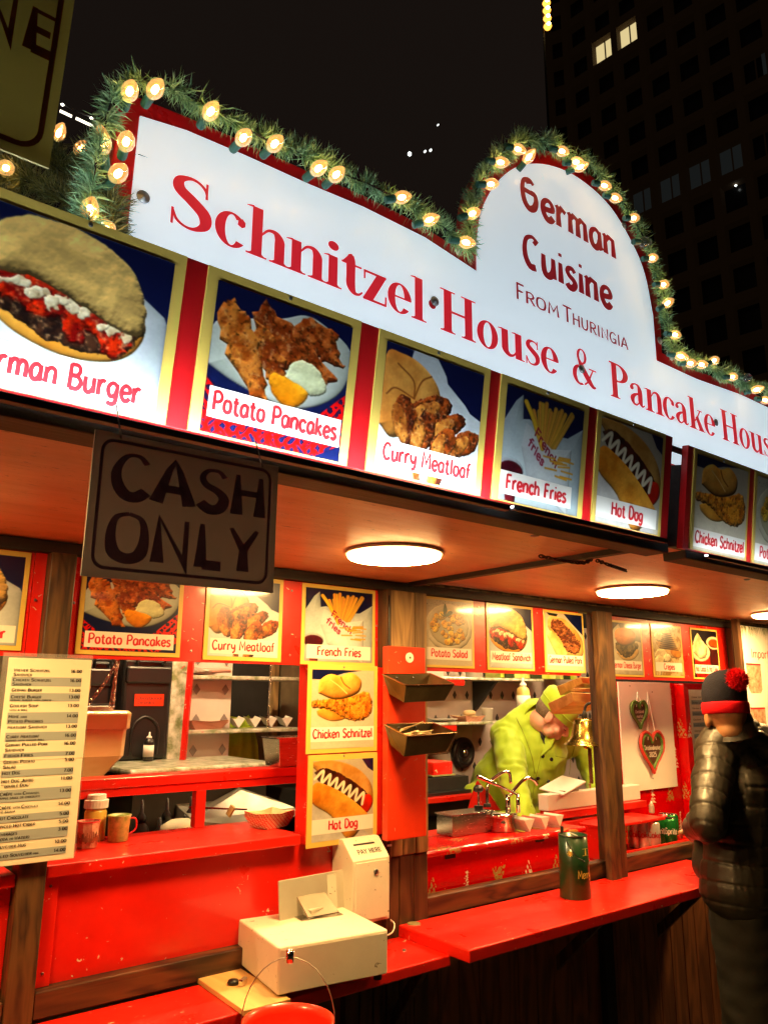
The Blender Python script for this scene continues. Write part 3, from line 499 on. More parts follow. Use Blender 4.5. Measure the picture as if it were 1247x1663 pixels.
def tree_paper():
    """red wrapping paper with little dotted white and gold fir trees, bands and snow bits"""
    global PW, PH, UU, VV
    sv = (PW, PH, UU, VV); PW = PH = 512; UU, VV = np.meshgrid((np.arange(PW)+.5)/PW, (np.arange(PH)+.5)/PH)
    p = Pic((.60, .010, .008)); p.lift = False; g = np.random.default_rng(5); n = vnoise(90, 2, 2)
    for gy in range(4):
        for gx in range(4):
            cx, cy = (gx+.5+(gy % 2)*.5-.25)/4, (gy+.5)/4+.02*g.random(); kind = (gx*3+gy*2) % 4; s_ = .068+.02*g.random()
            c = ((.80,.74,.62), (.48,.33,.14), (.80,.74,.62), (.50,.36,.17))[kind]; u = (UU-cx)/s_; v = (VV-cy)/s_; dn = -1 if (gx+gy) % 5 == 0 else 1; v = v*dn
            if kind in (0, 3): tri = (np.abs(u) < (1-v)*.42) & (v > -1) & (v < 1); pat = tri & (((np.sin(u*15+v*9) > .1) & (np.sin(u*15-v*9) > -.5)) | (n > .6))
            elif kind == 1: tri = (np.abs(u) < (1-v)*.40) & (v > -1) & (v < 1); pat = tri & ((n > .46))
            else: saw = (v*3) % 1; tri = (np.abs(u) < (1-saw)*.34*(1-v*.5)+.04) & (v > -1) & (v < 1); pat = tri & (n > .42)
            p.comp(pat.astype(float), np.array(c))
            for k in range(5):
                a, b = cx+(g.random()-.5)*.22, cy+(g.random()-.5)*.22; p.comp(np.clip(1.6-np.hypot((UU-a)*PW, (VV-b)*PH), 0, 1), np.array((.75,.65,.5)))
    im = p.image('tree_paper_print'); PW, PH, UU, VV = sv; return im
def print_mat(name, im, rough=.28, coat=.5, scale=None):
    q, nt, p = _nt(name); t = nt.nodes.new('ShaderNodeTexImage'); t.image = im; t.interpolation = 'Cubic'
    if scale:
        tc = nt.nodes.new('ShaderNodeTexCoord'); mp = nt.nodes.new('ShaderNodeMapping'); mp.inputs['Scale'].default_value = scale
        t.projection = 'BOX'; t.projection_blend = .05; nt.links.new(tc.outputs['Object'], mp.inputs[0]); nt.links.new(mp.outputs[0], t.inputs[0])
        nz = nt.nodes.new('ShaderNodeTexNoise'); nz.inputs['Scale'].default_value = 7; bp = nt.nodes.new('ShaderNodeBump'); bp.inputs['Strength'].default_value = .35; bp.inputs['Distance'].default_value = .01
        nt.links.new(nz.outputs[0], bp.inputs['Height']); nt.links.new(bp.outputs[0], p.inputs['Normal'])
    nt.links.new(t.outputs[0], p.inputs['Base Color']); p.inputs['Roughness'].default_value = rough; p.inputs['Coat Weight'].default_value = coat; p.inputs['Coat Roughness'].default_value = .06
    return q
PRINT = {}
for k_, f_ in (('burger', pic_burger), ('pancakes', pic_pancakes), ('meatloaf', pic_meatloaf), ('fries', pic_fries), ('hotdog', pic_hotdog), ('schnitzel', pic_schnitzel), ('salad', pic_salad), ('pork', pic_pork), ('cheese', pic_cheese), ('crepes', pic_crepes), ('cocoa', pic_cocoa)):
    PRINT[k_] = print_mat('print_'+k_, f_().image('food_photo_'+k_))
TREEPAPER = print_mat('tree_wrapping_paper', tree_paper(), .25, .4, (1.55, 1.55, 1.55))
# ------------------------------------------------------------------ ground and far buildings
ASPH = mat('paving', (.055, .048, .042), (.035, .031, .028), rough=.75, ns=3, bump=.4, bs=50)
g_ = MB(); g_.add([(-300,-300,0),(300,-300,0),(300,300,0),(-300,300,0)], [(0,1,2,3)]); g_.build('ground', ASPH, kind='structure')
CONC = mat('dark_concrete', (.22, .15, .09), (.15, .10, .06), rough=.85, ns=.15)
GLD = mat('unlit_window_glass', (.02, .018, .02), rough=.2, ns=.1)
WINLIT = glow('lit_office_window', (1.0, .80, .38), .75); WINDIM = glow('dim_office_window', (.55, .62, .60), .014); WINSPOT = glow('office_lamp_spot', (.95, 1, .95), 2.2)
FACEG = mat('tower_facade', (.12, .075, .04), (.08, .05, .028), rough=.9, ns=.08, emit=(1, .50, .18), es=.0028)  # faint warm emission stands in for lamp light on the facade
def tower(P0, d, length, hgt, cw, rh, lit, dim, label, spots=()):
    P0 = Vector(P0); d = Vector(d).normalized(); T = thing('office_tower', P0, label, 'building', None)
    fr = Frame(P0, d, (0,0,1)); sgn = 1 if (CAM-P0).dot(fr.n) > 0 else -1
    b = MB(); b.prism([(0,0),(length,0),(length,hgt),(0,hgt)], -.9*sgn, -25*sgn, fr); b.build('core', GLD, T)
    f = MB()
    nc, nr = int(length/cw), int(hgt/rh)
    for i in range(nc+1): fbox(f, fr, i*cw-.32, 0, i*cw+.32, hgt, -.95*sgn, .12*sgn)
    for j in range(nr+1): fbox(f, fr, 0, j*rh-.5, length, j*rh+.5, -.94*sgn, 0)
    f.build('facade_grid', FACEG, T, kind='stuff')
    for lst, mm, nm in ((lit, WINLIT, 'lit_window'), (dim, WINDIM, 'window')):
        for (i, j, a, c_) in lst:
            q = MB(); fbox(q, fr, i*cw+.34+a*(cw-.68), j*rh+.52, i*cw+.34+c_*(cw-.68), (j+1)*rh-.52, -.88*sgn, -.7*sgn); wn = q.build(nm, mm, T)
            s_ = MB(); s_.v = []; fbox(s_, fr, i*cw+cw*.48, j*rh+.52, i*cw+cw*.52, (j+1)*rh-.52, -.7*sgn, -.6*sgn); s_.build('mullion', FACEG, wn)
    for (u, v) in spots:
        q = MB(); q.lathe([(0,-.12),(.12,0),(0,.12)], fr.pt(u, v, -.5*sgn), 8); q.build('ceiling_lamp', WINSPOT, T)
    return T, fr
TP = Vector((56.6, 41.1, 0)); TD = Vector((.105, -.995, 0))
def onface(px, py):
    n = Vector((TD.y, -TD.x, 0)).normalized(); v = _f*FOC + _r2*(px-623.5) - _u2*(py-831.5); t = (TP-CAM).dot(n)/v.dot(n); p = CAM+v*t - TP; return p.dot(TD), p.z
CW, RH = 2.7, 3.7
cells = lambda pts: [(int(onface(*q)[0]//CW), int(onface(*q)[1]//RH), a, c_) for q, a, c_ in pts]
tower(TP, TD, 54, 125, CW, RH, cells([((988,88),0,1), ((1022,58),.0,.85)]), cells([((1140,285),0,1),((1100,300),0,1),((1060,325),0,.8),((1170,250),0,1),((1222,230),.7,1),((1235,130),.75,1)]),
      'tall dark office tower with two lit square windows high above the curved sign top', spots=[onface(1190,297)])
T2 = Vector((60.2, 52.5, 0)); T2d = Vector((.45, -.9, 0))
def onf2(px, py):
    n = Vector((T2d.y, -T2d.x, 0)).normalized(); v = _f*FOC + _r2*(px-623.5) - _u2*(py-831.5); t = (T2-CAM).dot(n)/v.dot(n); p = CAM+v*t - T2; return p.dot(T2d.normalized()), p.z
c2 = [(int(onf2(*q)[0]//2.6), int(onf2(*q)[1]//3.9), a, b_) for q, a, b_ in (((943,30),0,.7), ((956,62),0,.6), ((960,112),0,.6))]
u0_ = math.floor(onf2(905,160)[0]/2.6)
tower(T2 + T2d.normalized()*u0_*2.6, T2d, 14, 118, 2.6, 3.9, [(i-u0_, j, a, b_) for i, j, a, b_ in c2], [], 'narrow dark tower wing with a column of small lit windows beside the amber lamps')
# the street light with four amber lamps above the stall, and the dark block left of it
def atd(px, py, P):   # the point over ground distance |P| seen through a photo point
    v = _f*FOC + _r2*(px-623.5) - _u2*(py-831.5); t = math.hypot(P[0], P[1])/math.hypot(v.x, v.y); return CAM + v*t
MP = atd(888, 25, (31.5, 29.5)); MX, MY = MP.x, MP.y
LM = thing('floodlight_mast', (MX, MY, 0), 'dark mast carrying four amber lamps one above another, high over the stall', 'street lamp')
q = MB(); q.tube([(MX,MY+.35,0),(MX,MY+.35,46)], [.12,.06], 8); q.build('pole', BLACKM, LM)
AMB = glow('amber_lamp', (1.0, .40, .05), 3); AMBC = glow('amber_lamp_lens', (1.0, .75, .35), 40)
for k, yy in enumerate((5, 17, 30, 43)):
    p_ = Vector((MX, MY, atd(888, yy, (31.5, 29.5)).z)); q = MB(); q.tube([p_, p_+Vector((0,.35,0))], .03, 6); q.build('arm', BLACKM, LM); q = MB(); q.lathe([(0,-.24),(.19,-.16),(.27,0),(.19,.16),(0,.24)], p_, 12); lp = q.build('lamp', AMB, LM, smooth=True)
    q = MB(); q.lathe([(0,-.13),(.13,0),(0,.13)], p_-_f*.3, 8); q.build('lens', AMBC, lp)
DB = thing('distant_building', (30, 62, 0), 'black distant block behind the garland with a few tiny white lights', 'building')
q = MB(); q.box(18, 62, 0, 46, 80, 52); q.build('wall', mat('night_facade', (.03, .022, .018), rough=.9, ns=.1), DB)
for px, py, s_ in ((665,250,.16),(690,246,.08),(699,244,.09),(711,203,.05)):
    P_ = at(px, py, Y=61.7); q = MB(); q.obox(P_, s_*2, .3, s_*2.4); q.build('lit_window', WINSPOT, DB)

# ------------------------------------------------------------------ the stall itself
ST = thing('market_stall', (1.7, 2.4, 0), 'red and dark timber Christmas market food stall with folded-up canopy and serving windows', 'stall')
B = lambda n, mm, *a, **k: (lambda q: q.build(n, mm, k.pop('parent', ST), **k))(MB().box(*a))
B('canopy_panel', CEIL, -1.5,1.10,2.085, 1.742,2.08,2.12, bevel=.002)
B('canopy_panel', CEIL, 1.768,1.10,2.096, 4.9,2.08,2.13, bevel=.002)
B('canopy_edge', BEAM, 1.742,1.06,2.070, 1.7665,2.05,2.12, bevel=.001)
B('front_beam', BEAM, -1.5,1.034,2.046, 1.722,1.0995,2.070, bevel=.003)
B('front_beam', BEAM, 1.80,1.034,2.042, 4.9,1.0995,2.064, bevel=.003)
B('header_beam', BEAM, -1.5,2.062,2.052, 4.9,2.10,2.084, bevel=.003)
B('upper_wall', POSTD, -1.5,2.11,2.09, 4.9,2.14,2.75)
B('canopy_side', PINE, 1.724,1.2,2.123, 1.742,2.08,2.26)
B('canopy_side', PINE, 1.79,1.2,2.133, 1.81,2.08,2.24)
for y_ in (2.32,): B('roof_sheet', BEAM, -1.5,2.145,2.45, 4.9,4.2,2.50)
# battens, screws and hinge bits on the canopy underside
for (px, py) in ((657,808),(318,0),(1046,888),(868,866),(1155,914),(1212,938)):
    if py: 
        p_ = at(px, py, Z=2.083 if px < 1090 else 2.094); q = MB(); q.lathe([(.011,0),(.010,.003),(.004,.005),(0,.005)], p_-Vector((0,0,.005)), 10, axis=(0,0,-1)); q.build('canopy_screw', SCREW, ST)
# chain under the canopy
def chain(name, pts, pitch, rw, parent=None, mm=SCREW, **k):
    q = MB(); P = [Vector(p) for p in catmull(pts, 12)]; L = 0; acc = [0]
    for a, b in zip(P[:-1], P[1:]): L += (b-a).length; acc.append(L)
    n = int(L/pitch)
    for i in range(n):
        s = (i+.5)*L/n; j = max(x for x in range(len(acc)) if acc[x] <= s); j = min(j, len(P)-2); t = (s-acc[j])/(acc[j+1]-acc[j]+1e-9); c = P[j].lerp(P[j+1], t); d = (P[j+1]-P[j]).normalized()
        x = d.orthogonal().normalized(); x = Matrix.Rotation(i*math.pi/2+.3, 3, d) @ x; R_ = pitch*.78; ring = [c + d*math.cos(a)*R_ + x*math.sin(a)*R_*.55 for a in np.linspace(0, 2*math.pi, 9)]
        q.tube(ring, rw, 5, cap=False)
    return q.build(name, mm, parent, smooth=True, **k)
DCH = mat('rusty_chain', (.07,.045,.03), (.03,.02,.015), rough=.5, metal=.7, ns=30)
chain('canopy_chain', [at(876,903,Z=2.075), at(905,909,Z=2.06), at(945,914,Z=2.058), at(960,908,Z=2.075)], .011, .0022, ST, DCH)
chain('canopy_chain', [at(968,910,Z=2.09), at(990,918,Z=2.07), at(1016,927,Z=2.085)], .011, .0022, ST, DCH)
# posts
def post(nm, x0, x1, z0=0, z1=2.052, y0=2.03, y1=2.10, mm=POSTW, **k): return B(nm, mm, x0,y0,z0, x1,y1,z1, bevel=.003, **k)
post('post', .548, .612, y0=2.045)
post('post', 1.655, 1.712, y0=2.045, mm=POSTD, z0=1.2); post('post', 1.714, 1.768, y0=2.047, mm=POSTD, z0=1.2); post('post', 1.770, 1.822, y0=2.045, mm=POSTD, z0=1.2)
B('corner_strip', DARKW, 1.634,2.035,1.0, 1.6535,2.10,2.052, bevel=.002)
for a in ((1.655,1.70),(1.702,1.76),(1.762,1.822)): post('post', *a, z1=1.198, mm=DARKW, y0=2.05)
post('post', 2.735, 2.795, y0=1.995, y1=2.025, mm=POSTW, z0=.97); post('post', 2.796, 2.846, y0=2.00, y1=2.10, mm=DARKW, z0=.97)
for a, y_ in (((3.945,3.995),2.05),((4.00,4.06),2.06),((4.065,4.125),2.06)): post('post', *a, y0=y_, mm=POSTW if a[0] > 3.99 else DARKW)
for a, y_ in (((4.14,4.185),2.06),): post('post', *a, y0=y_, mm=POSTW if a[0] == 4.20 else DARKW)
# red header boards with the photographs on them
B('header_board', RED, -1.4,2.083,1.790, .517,2.096,2.051); B('header_board', RED, .5185,2.078,1.790, .5465,2.096,2.051)
B('header_board', RED, .6135,2.078,1.790, .630,2.096,2.051); B('header_board', RED, .632,2.083,1.790, 1.633,2.096,2.051, bevel=.001)
B('header_board', RED, 1.8235,2.083,1.785, 2.721,2.096,2.051, bevel=.001); B('header_board', RED, 2.86,2.083,1.775, 3.944,2.096,2.051, bevel=.001)
# left window: red sill, frame, rail
B('sill', RED, .614,2.053,1.272, 1.3275,2.37,1.300, bevel=.003)
B('sill', RED, -1.4,2.053,1.262, .546,2.37,1.290, bevel=.003)
B('front_panel', RED, .652,2.085,1.031, 1.6335,2.10,1.272); B('frame_stile', RED, .614,2.073,1.031, .6505,2.10,1.2715, bevel=.001)
B('front_panel', RED, -1.4,2.085,1.025, .546,2.10,1.2615)
B('sill', RED, 1.328,2.1105,1.272, 1.6335,2.37,1.300, bevel=.002)
B('rail', RED, .62,2.335,1.434, 1.55,2.42,1.462, bevel=.002); B('sill', RED, 1.328,2.1105,1.272, 1.6335,2.37,1.300, bevel=.002)
B('rail', RED, .62,2.343,1.409, 1.55,2.41,1.4335, bevel=.002)
B('rail_support', RED, 1.128,2.343,1.3005, 1.160,2.375,1.4085, bevel=.001); B('rail_support', RED, .74,2.343,1.3005, .772,2.375,1.4085, bevel=.001)
WFX = at(497,1300,Y=2.053).x
B('window_frame', RED, WFX,2.053,1.272, 1.6335,2.11,1.7895)
B('window_post', RED, 1.512,2.12,1.3005, 1.56,2.34,1.789)
# timber rails under the windows, drink shelves, planks
B('timber_rail', DARKWX, .6135,2.048,.972, 1.6535,2.10,1.0305, bevel=.003); B('timber_rail', DARKWX, -1.4,2.048,.966, .546,2.10,1.0245, bevel=.003)
B('timber_rail', DARKWX, 1.824,2.055,.998, 2.7985,2.10,1.058, bevel=.004); B('timber_rail', DARKWX, 2.86,2.055,.998, 3.944,2.10,1.058, bevel=.004)
SH = B('drink_shelf', RED, -1.3,1.815,.938, 1.700,2.045,.968, bevel=.004); SH2 = B('drink_shelf', RED, 1.692,1.73,.966, 3.34,2.045,1.001, bevel=.004)
me_p = None
for i in range(54):
    x0 = -1.0+i*.0965
    if me_p is None:
        q = MB(); q.box(0,0,0, .0935,.016,.93); pl = q.build('plank', PLANKW, ST, bevel=.003); pl.location = Vector((x0, 2.085, .004))-ORG[ST.name]; me_p = pl.data
        # mesh was stored relative to the stall: shift it back to its own corner
        me_p.transform(Matrix.Translation(ORG[ST.name]))
    else:
        pl2 = pl.copy(); col.objects.link(pl2); pl2.location = Vector((x0, 2.085+.002*random.random(), .004))-ORG[ST.name]
for x0, x1 in ((1.50,1.55),(1.555,1.60),(1.605,1.65),(1.66,1.73),(2.74,2.80),(.52,.62)): B('dark_post', BLACKM if x0 == 2.74 else DARKW, x0,2.055,.0, x1,2.083,.93, bevel=.002)
for xb in (1.30, 1.66, 2.45, 3.1):
    q = MB(); z_ = .937 if xb < 1.69 else .965; ya = 1.87 if xb < 1.69 else 1.80
    q.add([(xb,ya,z_),(xb+.02,ya,z_),(xb+.02,ya+.04,z_),(xb,ya+.04,z_),(xb,2.054,z_-.24),(xb+.02,2.054,z_-.24),(xb+.02,2.054,z_-.19),(xb,2.054,z_-.19)], [(0,1,2,3),(4,7,6,5),(0,4,5,1),(1,5,6,2),(2,6,7,3),(3,7,4,0)]); q.build('shelf_bracket', POSTW, ST)
# interior shell
DIRTY = mat('grimy_board', (.16, .115, .06), (.07, .05, .028), rough=.75, ns=7, bump=.3, bs=20, stretch=(1,1,.5))
TILEB = mat('tile_print_wall', (.52, .45, .42), (.42, .34, .31), rough=.4, ns=3.5, coat=.3)
DIAM = mat('dark_diamond', (.05, .045, .045), (.03,.028,.028), rough=.35, ns=20)
FLOR = mat('floral_oilcloth', (.80, .76, .68), (.15, .19, .07), rough=.35, ns=24, coat=.4, chips=((.50,.08,.06), 20, .70))
B('stall_floor', DIRTY, -1.4,2.10,.05, 4.9,4.1,.10)
B('side_wall', BLACKM, -1.45,2.11,.1, -1.4,4.1,2.45); B('side_wall', BLACKM, 4.86,2.11,.1, 4.9,4.1,2.45)
B('back_wall', DIRTY, -1.4,3.95,.1, 2.9,4.0,2.45)
B('partition', TREEPAPER, 3.47,2.46,.95, 4.5,2.49,1.776)
B('stall_ceiling', BLACKM, -1.4,2.12,2.44, 4.9,4.1,2.4495)
for x0, x1 in ((2.92,3.62),(3.622,4.32),(4.322,4.86)):
    TW = B('tile_panel', TILEB, x0,3.64,.9, x1,3.66,2.2, bevel=.002)
dm = None
for j in range(9):
    for i in range(18):
        x_ = 2.98+i*.1085+(.054 if j % 2 else 0)*0; z_ = .98+j*.145; x_ += .054*(j % 2)
        if dm is None:
            q = MB(); q.prism([(-.015,0),(0,-.026),(.015,0),(0,.026)], 0, .004, Frame((0,0,0))); dm = q.build('diamond_tile', DIAM, ST); dm.data.transform(Matrix.Translation(ORG[ST.name])); dm.location = Vector((x_,3.638,z_))-ORG[ST.name]
        else: c_ = dm.copy(); col.objects.link(c_); c_.location = Vector((x_,3.638,z_))-ORG[ST.name]
# white narrow tile panel, floral post and dark back panels seen through the left window
TWL = MB().box(1.40,3.02,1.30, 1.585,3.04,1.86).build('tile_panel', mat('pale_tile_print', (.66,.60,.54), (.58,.50,.46), rough=.4, ns=4), ST)
for (x_, z_) in ((1.425,1.84),(1.555,1.84),(1.425,1.72),(1.555,1.72),(1.43,1.60),(1.555,1.60),(1.425,1.48),(1.555,1.48)):
    q = MB(); q.prism([(-.016,0),(0,-.022),(.016,0),(0,.022)], 0, .004, Frame((x_,3.018,z_))); q.build('diamond_tile', mat('grey_diamond', (.25,.21,.20), rough=.4) if 'grey_diamond' not in bpy.data.materials else bpy.data.materials['grey_diamond'], ST)
B('floral_post', FLOR, 1.30,2.98,.95, 1.37,3.05,2.3, bevel=.004)
B('back_panel', BLACKM, 1.61,3.3,.95, 2.05,3.33,1.9); B('back_panel', DIRTY, 1.60,3.29,.95, 2.05,3.2995,1.60); B('back_strip', POSTD, 1.93,3.26,.95, 1.96,3.29,1.9)
B('back_panel', DIRTY, 1.965,3.24,.95, 2.25,3.255,1.9); B('window_side_panel', BLACKM, 2.1,2.7,.95, 2.15,3.2,2.3)
RP = MB().tube([(1.335,2.92,1.28),(1.353,2.92,1.95)], .014, 4).build('red_upright', RED, ST)
B('red_upright', RED, 1.155,3.3,1.2, 1.185,3.33,2.0)
B('work_counter', DIRTY, -.5,2.42,.1, 2.0,2.7,1.06)
B('floral_worktop', FLOR, 1.02,2.62,1.433, 1.58,3.22,1.455, bevel=.008); B('worktop_frame', BLACKM, 1.05,2.66,1.1, 1.56,3.2,1.432)
# right window counter wrapped in red tree paper
CB = B('wrapped_counter', TREEPAPER, 1.83,2.115,1.0, 2.685,2.30,1.166, bevel=.006); B('wrapped_counter_top', TREEPAPER, 1.826,2.092,1.1665, 2.72,2.32,1.188, bevel=.008)
for px, py in ((731,1389),(876,1362)):
    p_ = at(px, py, Y=2.114); q = MB(); q.obox(p_, .05, .004, .022); q.build('handle_slot', BLACKM, ST, bevel=.004)
B('wrapped_ledge', TREEPAPER, 2.70,2.115,.985, 3.94,2.455,1.01, bevel=.002)
B('inner_counter', RED, 2.0,2.33,1.0, 3.0,2.48,1.16); B('griddle_top', BLACKM, 1.9,3.0,1.0, 2.95,3.5,1.30)
B('red_counter_block', RED, 2.73,2.36,1.011, 3.18,2.60,1.16, bevel=.003)
# ------------------------------------------------------------------ photograph boards
def print_quad(name, fr, u0, v0, u1, v1, d, mm, parent):
    q = MB(); fquad(q, fr, u0, v0, u1, v1, d); o = q.build(name, mm, parent); uv = o.data.uv_layers.new(name='uv')
    for k, c in enumerate(((0,0),(1,0),(1,1),(0,1))): uv.data[k].uv = c
    return o
def photo_board(fr, u0, v0, u1, v1, pic, cap, label, bd=.018, cap_in=(.02, .98), ch=.20, th=.010, screw=True, group=None, cap_lo=.045, cap_w=1.85, bot=None, open_bottom=False):
    W_, H_ = u1-u0, v1-v0; T = thing('photo_board', fr.pt((u0+u1)/2, v0, 0), label, 'photo board', group)
    q = MB(); fbox(q, fr, u0, v0, u1, v1, 0, .004); q.build('panel', YELLOW, T, bevel=.0008)
    bb = bd*(.15 if open_bottom else .9); print_quad('food_photo', fr, u0+bd, v0+bb, u1-bd, v1-bd, .0046, PRINT[pic], T)
    c0, c1 = u0+bd+(W_-2*bd)*cap_in[0], u0+bd+(W_-2*bd)*cap_in[1]; cv = v0+H_*cap_lo+bb*.6; hh = H_*ch
    q = MB(); r_ = .006; fquad(q, fr, c0, cv, c1, cv+hh, .0050); q.build('caption_strip', CAPT, T)
    av = (c1-c0)*.94; _s, _a = sans_text(cap, 1.25, .7); tw_ = min(av, _a/10*hh*.62*1.12); cm = (c0+c1)/2; write(cap, fr, cm-tw_/2, cv+hh*.24, cm+tw_/2, hh*.62, .0054, w=cap_w, sp=.7).build('caption_lettering', REDTXT, T)
    if screw:
        for vv in (v1-.006,):
            q = MB(); q.lathe([(.0035,0),(.003,.0015),(0,.002)], fr.pt((u0+u1)/2, vv, .004), 8, axis=tuple(fr.n)); q.build('screw', SCREW, T)
    return T
FA = Frame((0,1.03,2.08), (1,0,0), (0,-.15,.98869)); 
FP = thing('fascia_board', (.4,1.03,2.08), 'long red display panel along the lit canopy edge carrying five food photos', 'display panel')
q = MB(); fbox(q, FA, -1.2, -.001, 1.712, .257, -.014, 0); q.build('panel', REDS, FP, bevel=.001)
q = MB(); fbox(q, FA, -1.2, -.001, 1.712, .2, -.05, -.015); q.build('batten', BEAM, FP)
FP2 = thing('fascia_board', (2.7,1.03,2.07), 'second red display panel right of the canopy joint, cropped by the photo edge', 'display panel')
q = MB(); fbox(q, FA, 1.778, -.016, 3.9, .25, -.014, .004); q.build('panel', REDS, FP2, bevel=.001)
q = MB(); fbox(q, FA, 1.778, -.012, 3.9, .2, -.05, -.015); q.build('batten', BEAM, FP2)
kw = dict(open_bottom=True, ch=.185, cap_lo=.055)
photo_board(FA, .128, .0, .412, .256, 'burger', 'German Burger', 'large lit burger photo at the left end of the canopy edge', cap_in=(-.04,.93), **{**kw, 'ch': .21, 'cap_lo': .02}, cap_w=1.75)
photo_board(FA, .446, .0, .735, .256, 'pancakes', 'Potato Pancakes', 'lit potato pancakes photo on the canopy edge above the hanging cash sign', cap_in=(.03,.985), **{**kw, 'cap_lo': .10})
photo_board(FA, .775, .0, 1.056, .256, 'meatloaf', 'Curry Meatloaf', 'lit curry meatloaf photo on the canopy edge under the word House', cap_in=(.03,.96), **kw)
photo_board(FA, 1.087, .0, 1.371, .256, 'fries', 'French Fries', 'lit french fries photo on the canopy edge', cap_in=(.0,.9), **kw)
photo_board(FA, 1.404, .0, 1.676, .256, 'hotdog', 'Hot Dog', 'dim hot dog photo at the right end of the first canopy edge', cap_in=(.0,.96), **{**kw, 'cap_lo': .05}, bd=.013)
FB = Frame(FA.pt(0,0,.004), FA.ex, FA.ey)
photo_board(FB, 1.803, -.014, 2.089, .246, 'schnitzel', 'Chicken Schnitzel', 'shaded chicken schnitzel photo on the canopy edge right of the joint', cap_in=(0,1), bd=.012, **{**kw, 'cap_lo': .03})
photo_board(FB, 2.12, -.014, 2.40, .246, 'salad', 'Potato Salad', 'potato salad photo on the canopy edge cut by the right photo edge', cap_in=(0,1), bd=.012, **{**kw, 'cap_lo': .03})
FW = Frame((0,2.0825,0))
for (a, c_, z0, z1, pic, cap, lab) in (
  (.638,.925,1.800,2.045,'pancakes','Potato Pancakes','potato pancakes photo on the red wall band behind the hanging cash sign'),
  (.995,1.254,1.797,2.050,'meatloaf','Curry Meatloaf','curry meatloaf photo on the red wall band left of the fries photo'),
  (1.324,1.618,1.793,2.049,'fries','French Fries','french fries photo on the wall band beside the wooden column'),
  (1.832,2.087,1.798,2.050,'salad','Potato Salad','potato salad photo on the wall band right of the wooden column'),
  (2.156,2.424,1.796,2.050,'burger','Meatloaf Sandwich','meatloaf sandwich photo above the serving window, middle of its three'),
  (2.488,2.748,1.795,2.047,'pork','German Pulled Pork','pulled pork photo with a lamp reflection above the cook'),
  (2.916,3.177,1.787,2.034,'cheese','German Cheese Burger','cheese burger photo right of the narrow post'),
  (3.254,3.511,1.789,2.035,'crepes','Crepes','crepes photo with chocolate zigzag above the gingerbread hearts'),
  (3.594,3.850,1.786,2.037,'cocoa','Hot Cocoa & Hot Cider','cocoa and cider photo above the customer in the bobble hat')):
    photo_board(FW, a, z0, c_, z1, pic, cap, lab, bd=.013 if a < 1.8 else .010, cap_in=(.03,.97), ch=.17, cap_lo=.05 if a < 1.8 else .09, cap_w=1.7, screw=False)
photo_board(FW, .222, 1.803, .508, 2.049, 'burger', 'German Burger', 'burger photo on the wall band left of the brown post, cut by the left edge', bd=.013, ch=.17, screw=False)
FV = Frame((0,2.0525,0))
photo_board(FV, 1.334, 1.526, 1.606, 1.793, 'schnitzel', 'Chicken Schnitzel', 'chicken schnitzel photo with yellow border between window and column, upper of two', bd=.015, cap_in=(0,1), ch=.16, cap_lo=.10)
photo_board(FV, 1.344, 1.259, 1.608, 1.522, 'hotdog', 'Hot Dog', 'hot dog photo with yellow border just above the pay box', bd=.017, cap_in=(0,1), ch=.16, cap_lo=.10)

# ------------------------------------------------------------------ the big shop sign
SG = Frame((0,1.25,0)); SN = thing('shop_sign', (1.7,1.25,2.36), 'large white shop sign with red edge and curved top reading Schnitzel House & Pancake House', 'sign')
dome = [(1.296,2.758),(1.298,2.85),(1.322,2.952),(1.386,3.065),(1.478,3.158),(1.605,3.222),(1.751,3.245),(1.904,3.215),(2.02,3.122),(2.075,3.033),(2.102,2.9),(2.100,2.744)]
domes = dome[:1]+catmull(dome[1:-1], 5)+dome[-1:]
white = [(.405,2.41),(.409,2.750),(.50,2.766),(.63,2.773),(.78,2.777),(.93,2.786),(1.117,2.784)]+domes+[(2.34,2.745),(2.63,2.765),(2.9,2.766),(3.6,2.764),(3.6,2.41)]
domeo = [(1.325+(x-1.325)*1+(-.05 if x < 1.7 else .05)*(abs(x-1.7)/.4)**.6, z+.048*max(0,(z-2.7)/.54)**.5) for x, z in dome[1:-1]]
red_ = [(.362,2.36),(.372,2.788),(.50,2.800),(.63,2.807),(.78,2.811),(.93,2.820),(1.10,2.818),(1.238,2.800),(1.245,2.85)]+catmull(domeo, 5)[2:]+[(2.145,2.785),(2.34,2.779),(2.63,2.80),(2.9,2.80),(3.65,2.80),(3.65,2.36)]
q = MB(); q.prism(red_, -.03, -.004, SG); q.build('red_back_plate', REDS, SN, bevel=.002)
SHEET = mat('white_sign_face', (.80,.82,.83), (.74,.76,.79), rough=.38, ns=2.6, bump=.12, bs=6, coat=.12, chips=((.50,.53,.56), 9, .72), emit=(.74,.90,1.0), es=.54)  # emission added to the sheet evens out the light of the strip below
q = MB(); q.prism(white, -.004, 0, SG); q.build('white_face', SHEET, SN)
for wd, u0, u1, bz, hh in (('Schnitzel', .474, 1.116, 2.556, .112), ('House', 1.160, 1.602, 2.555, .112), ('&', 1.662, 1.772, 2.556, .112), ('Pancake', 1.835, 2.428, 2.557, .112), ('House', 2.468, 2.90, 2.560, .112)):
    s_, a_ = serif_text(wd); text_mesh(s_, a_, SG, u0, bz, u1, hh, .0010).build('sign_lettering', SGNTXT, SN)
dot_ = _ring(.5,.5,.5,.5,.499,.499, n=16)
for u_ in (1.138, 2.437): text_mesh([dot_], 1, SG, u_-.012, 2.600, u_+.012, .024, .001).build('sign_lettering', REDTXT, SN)
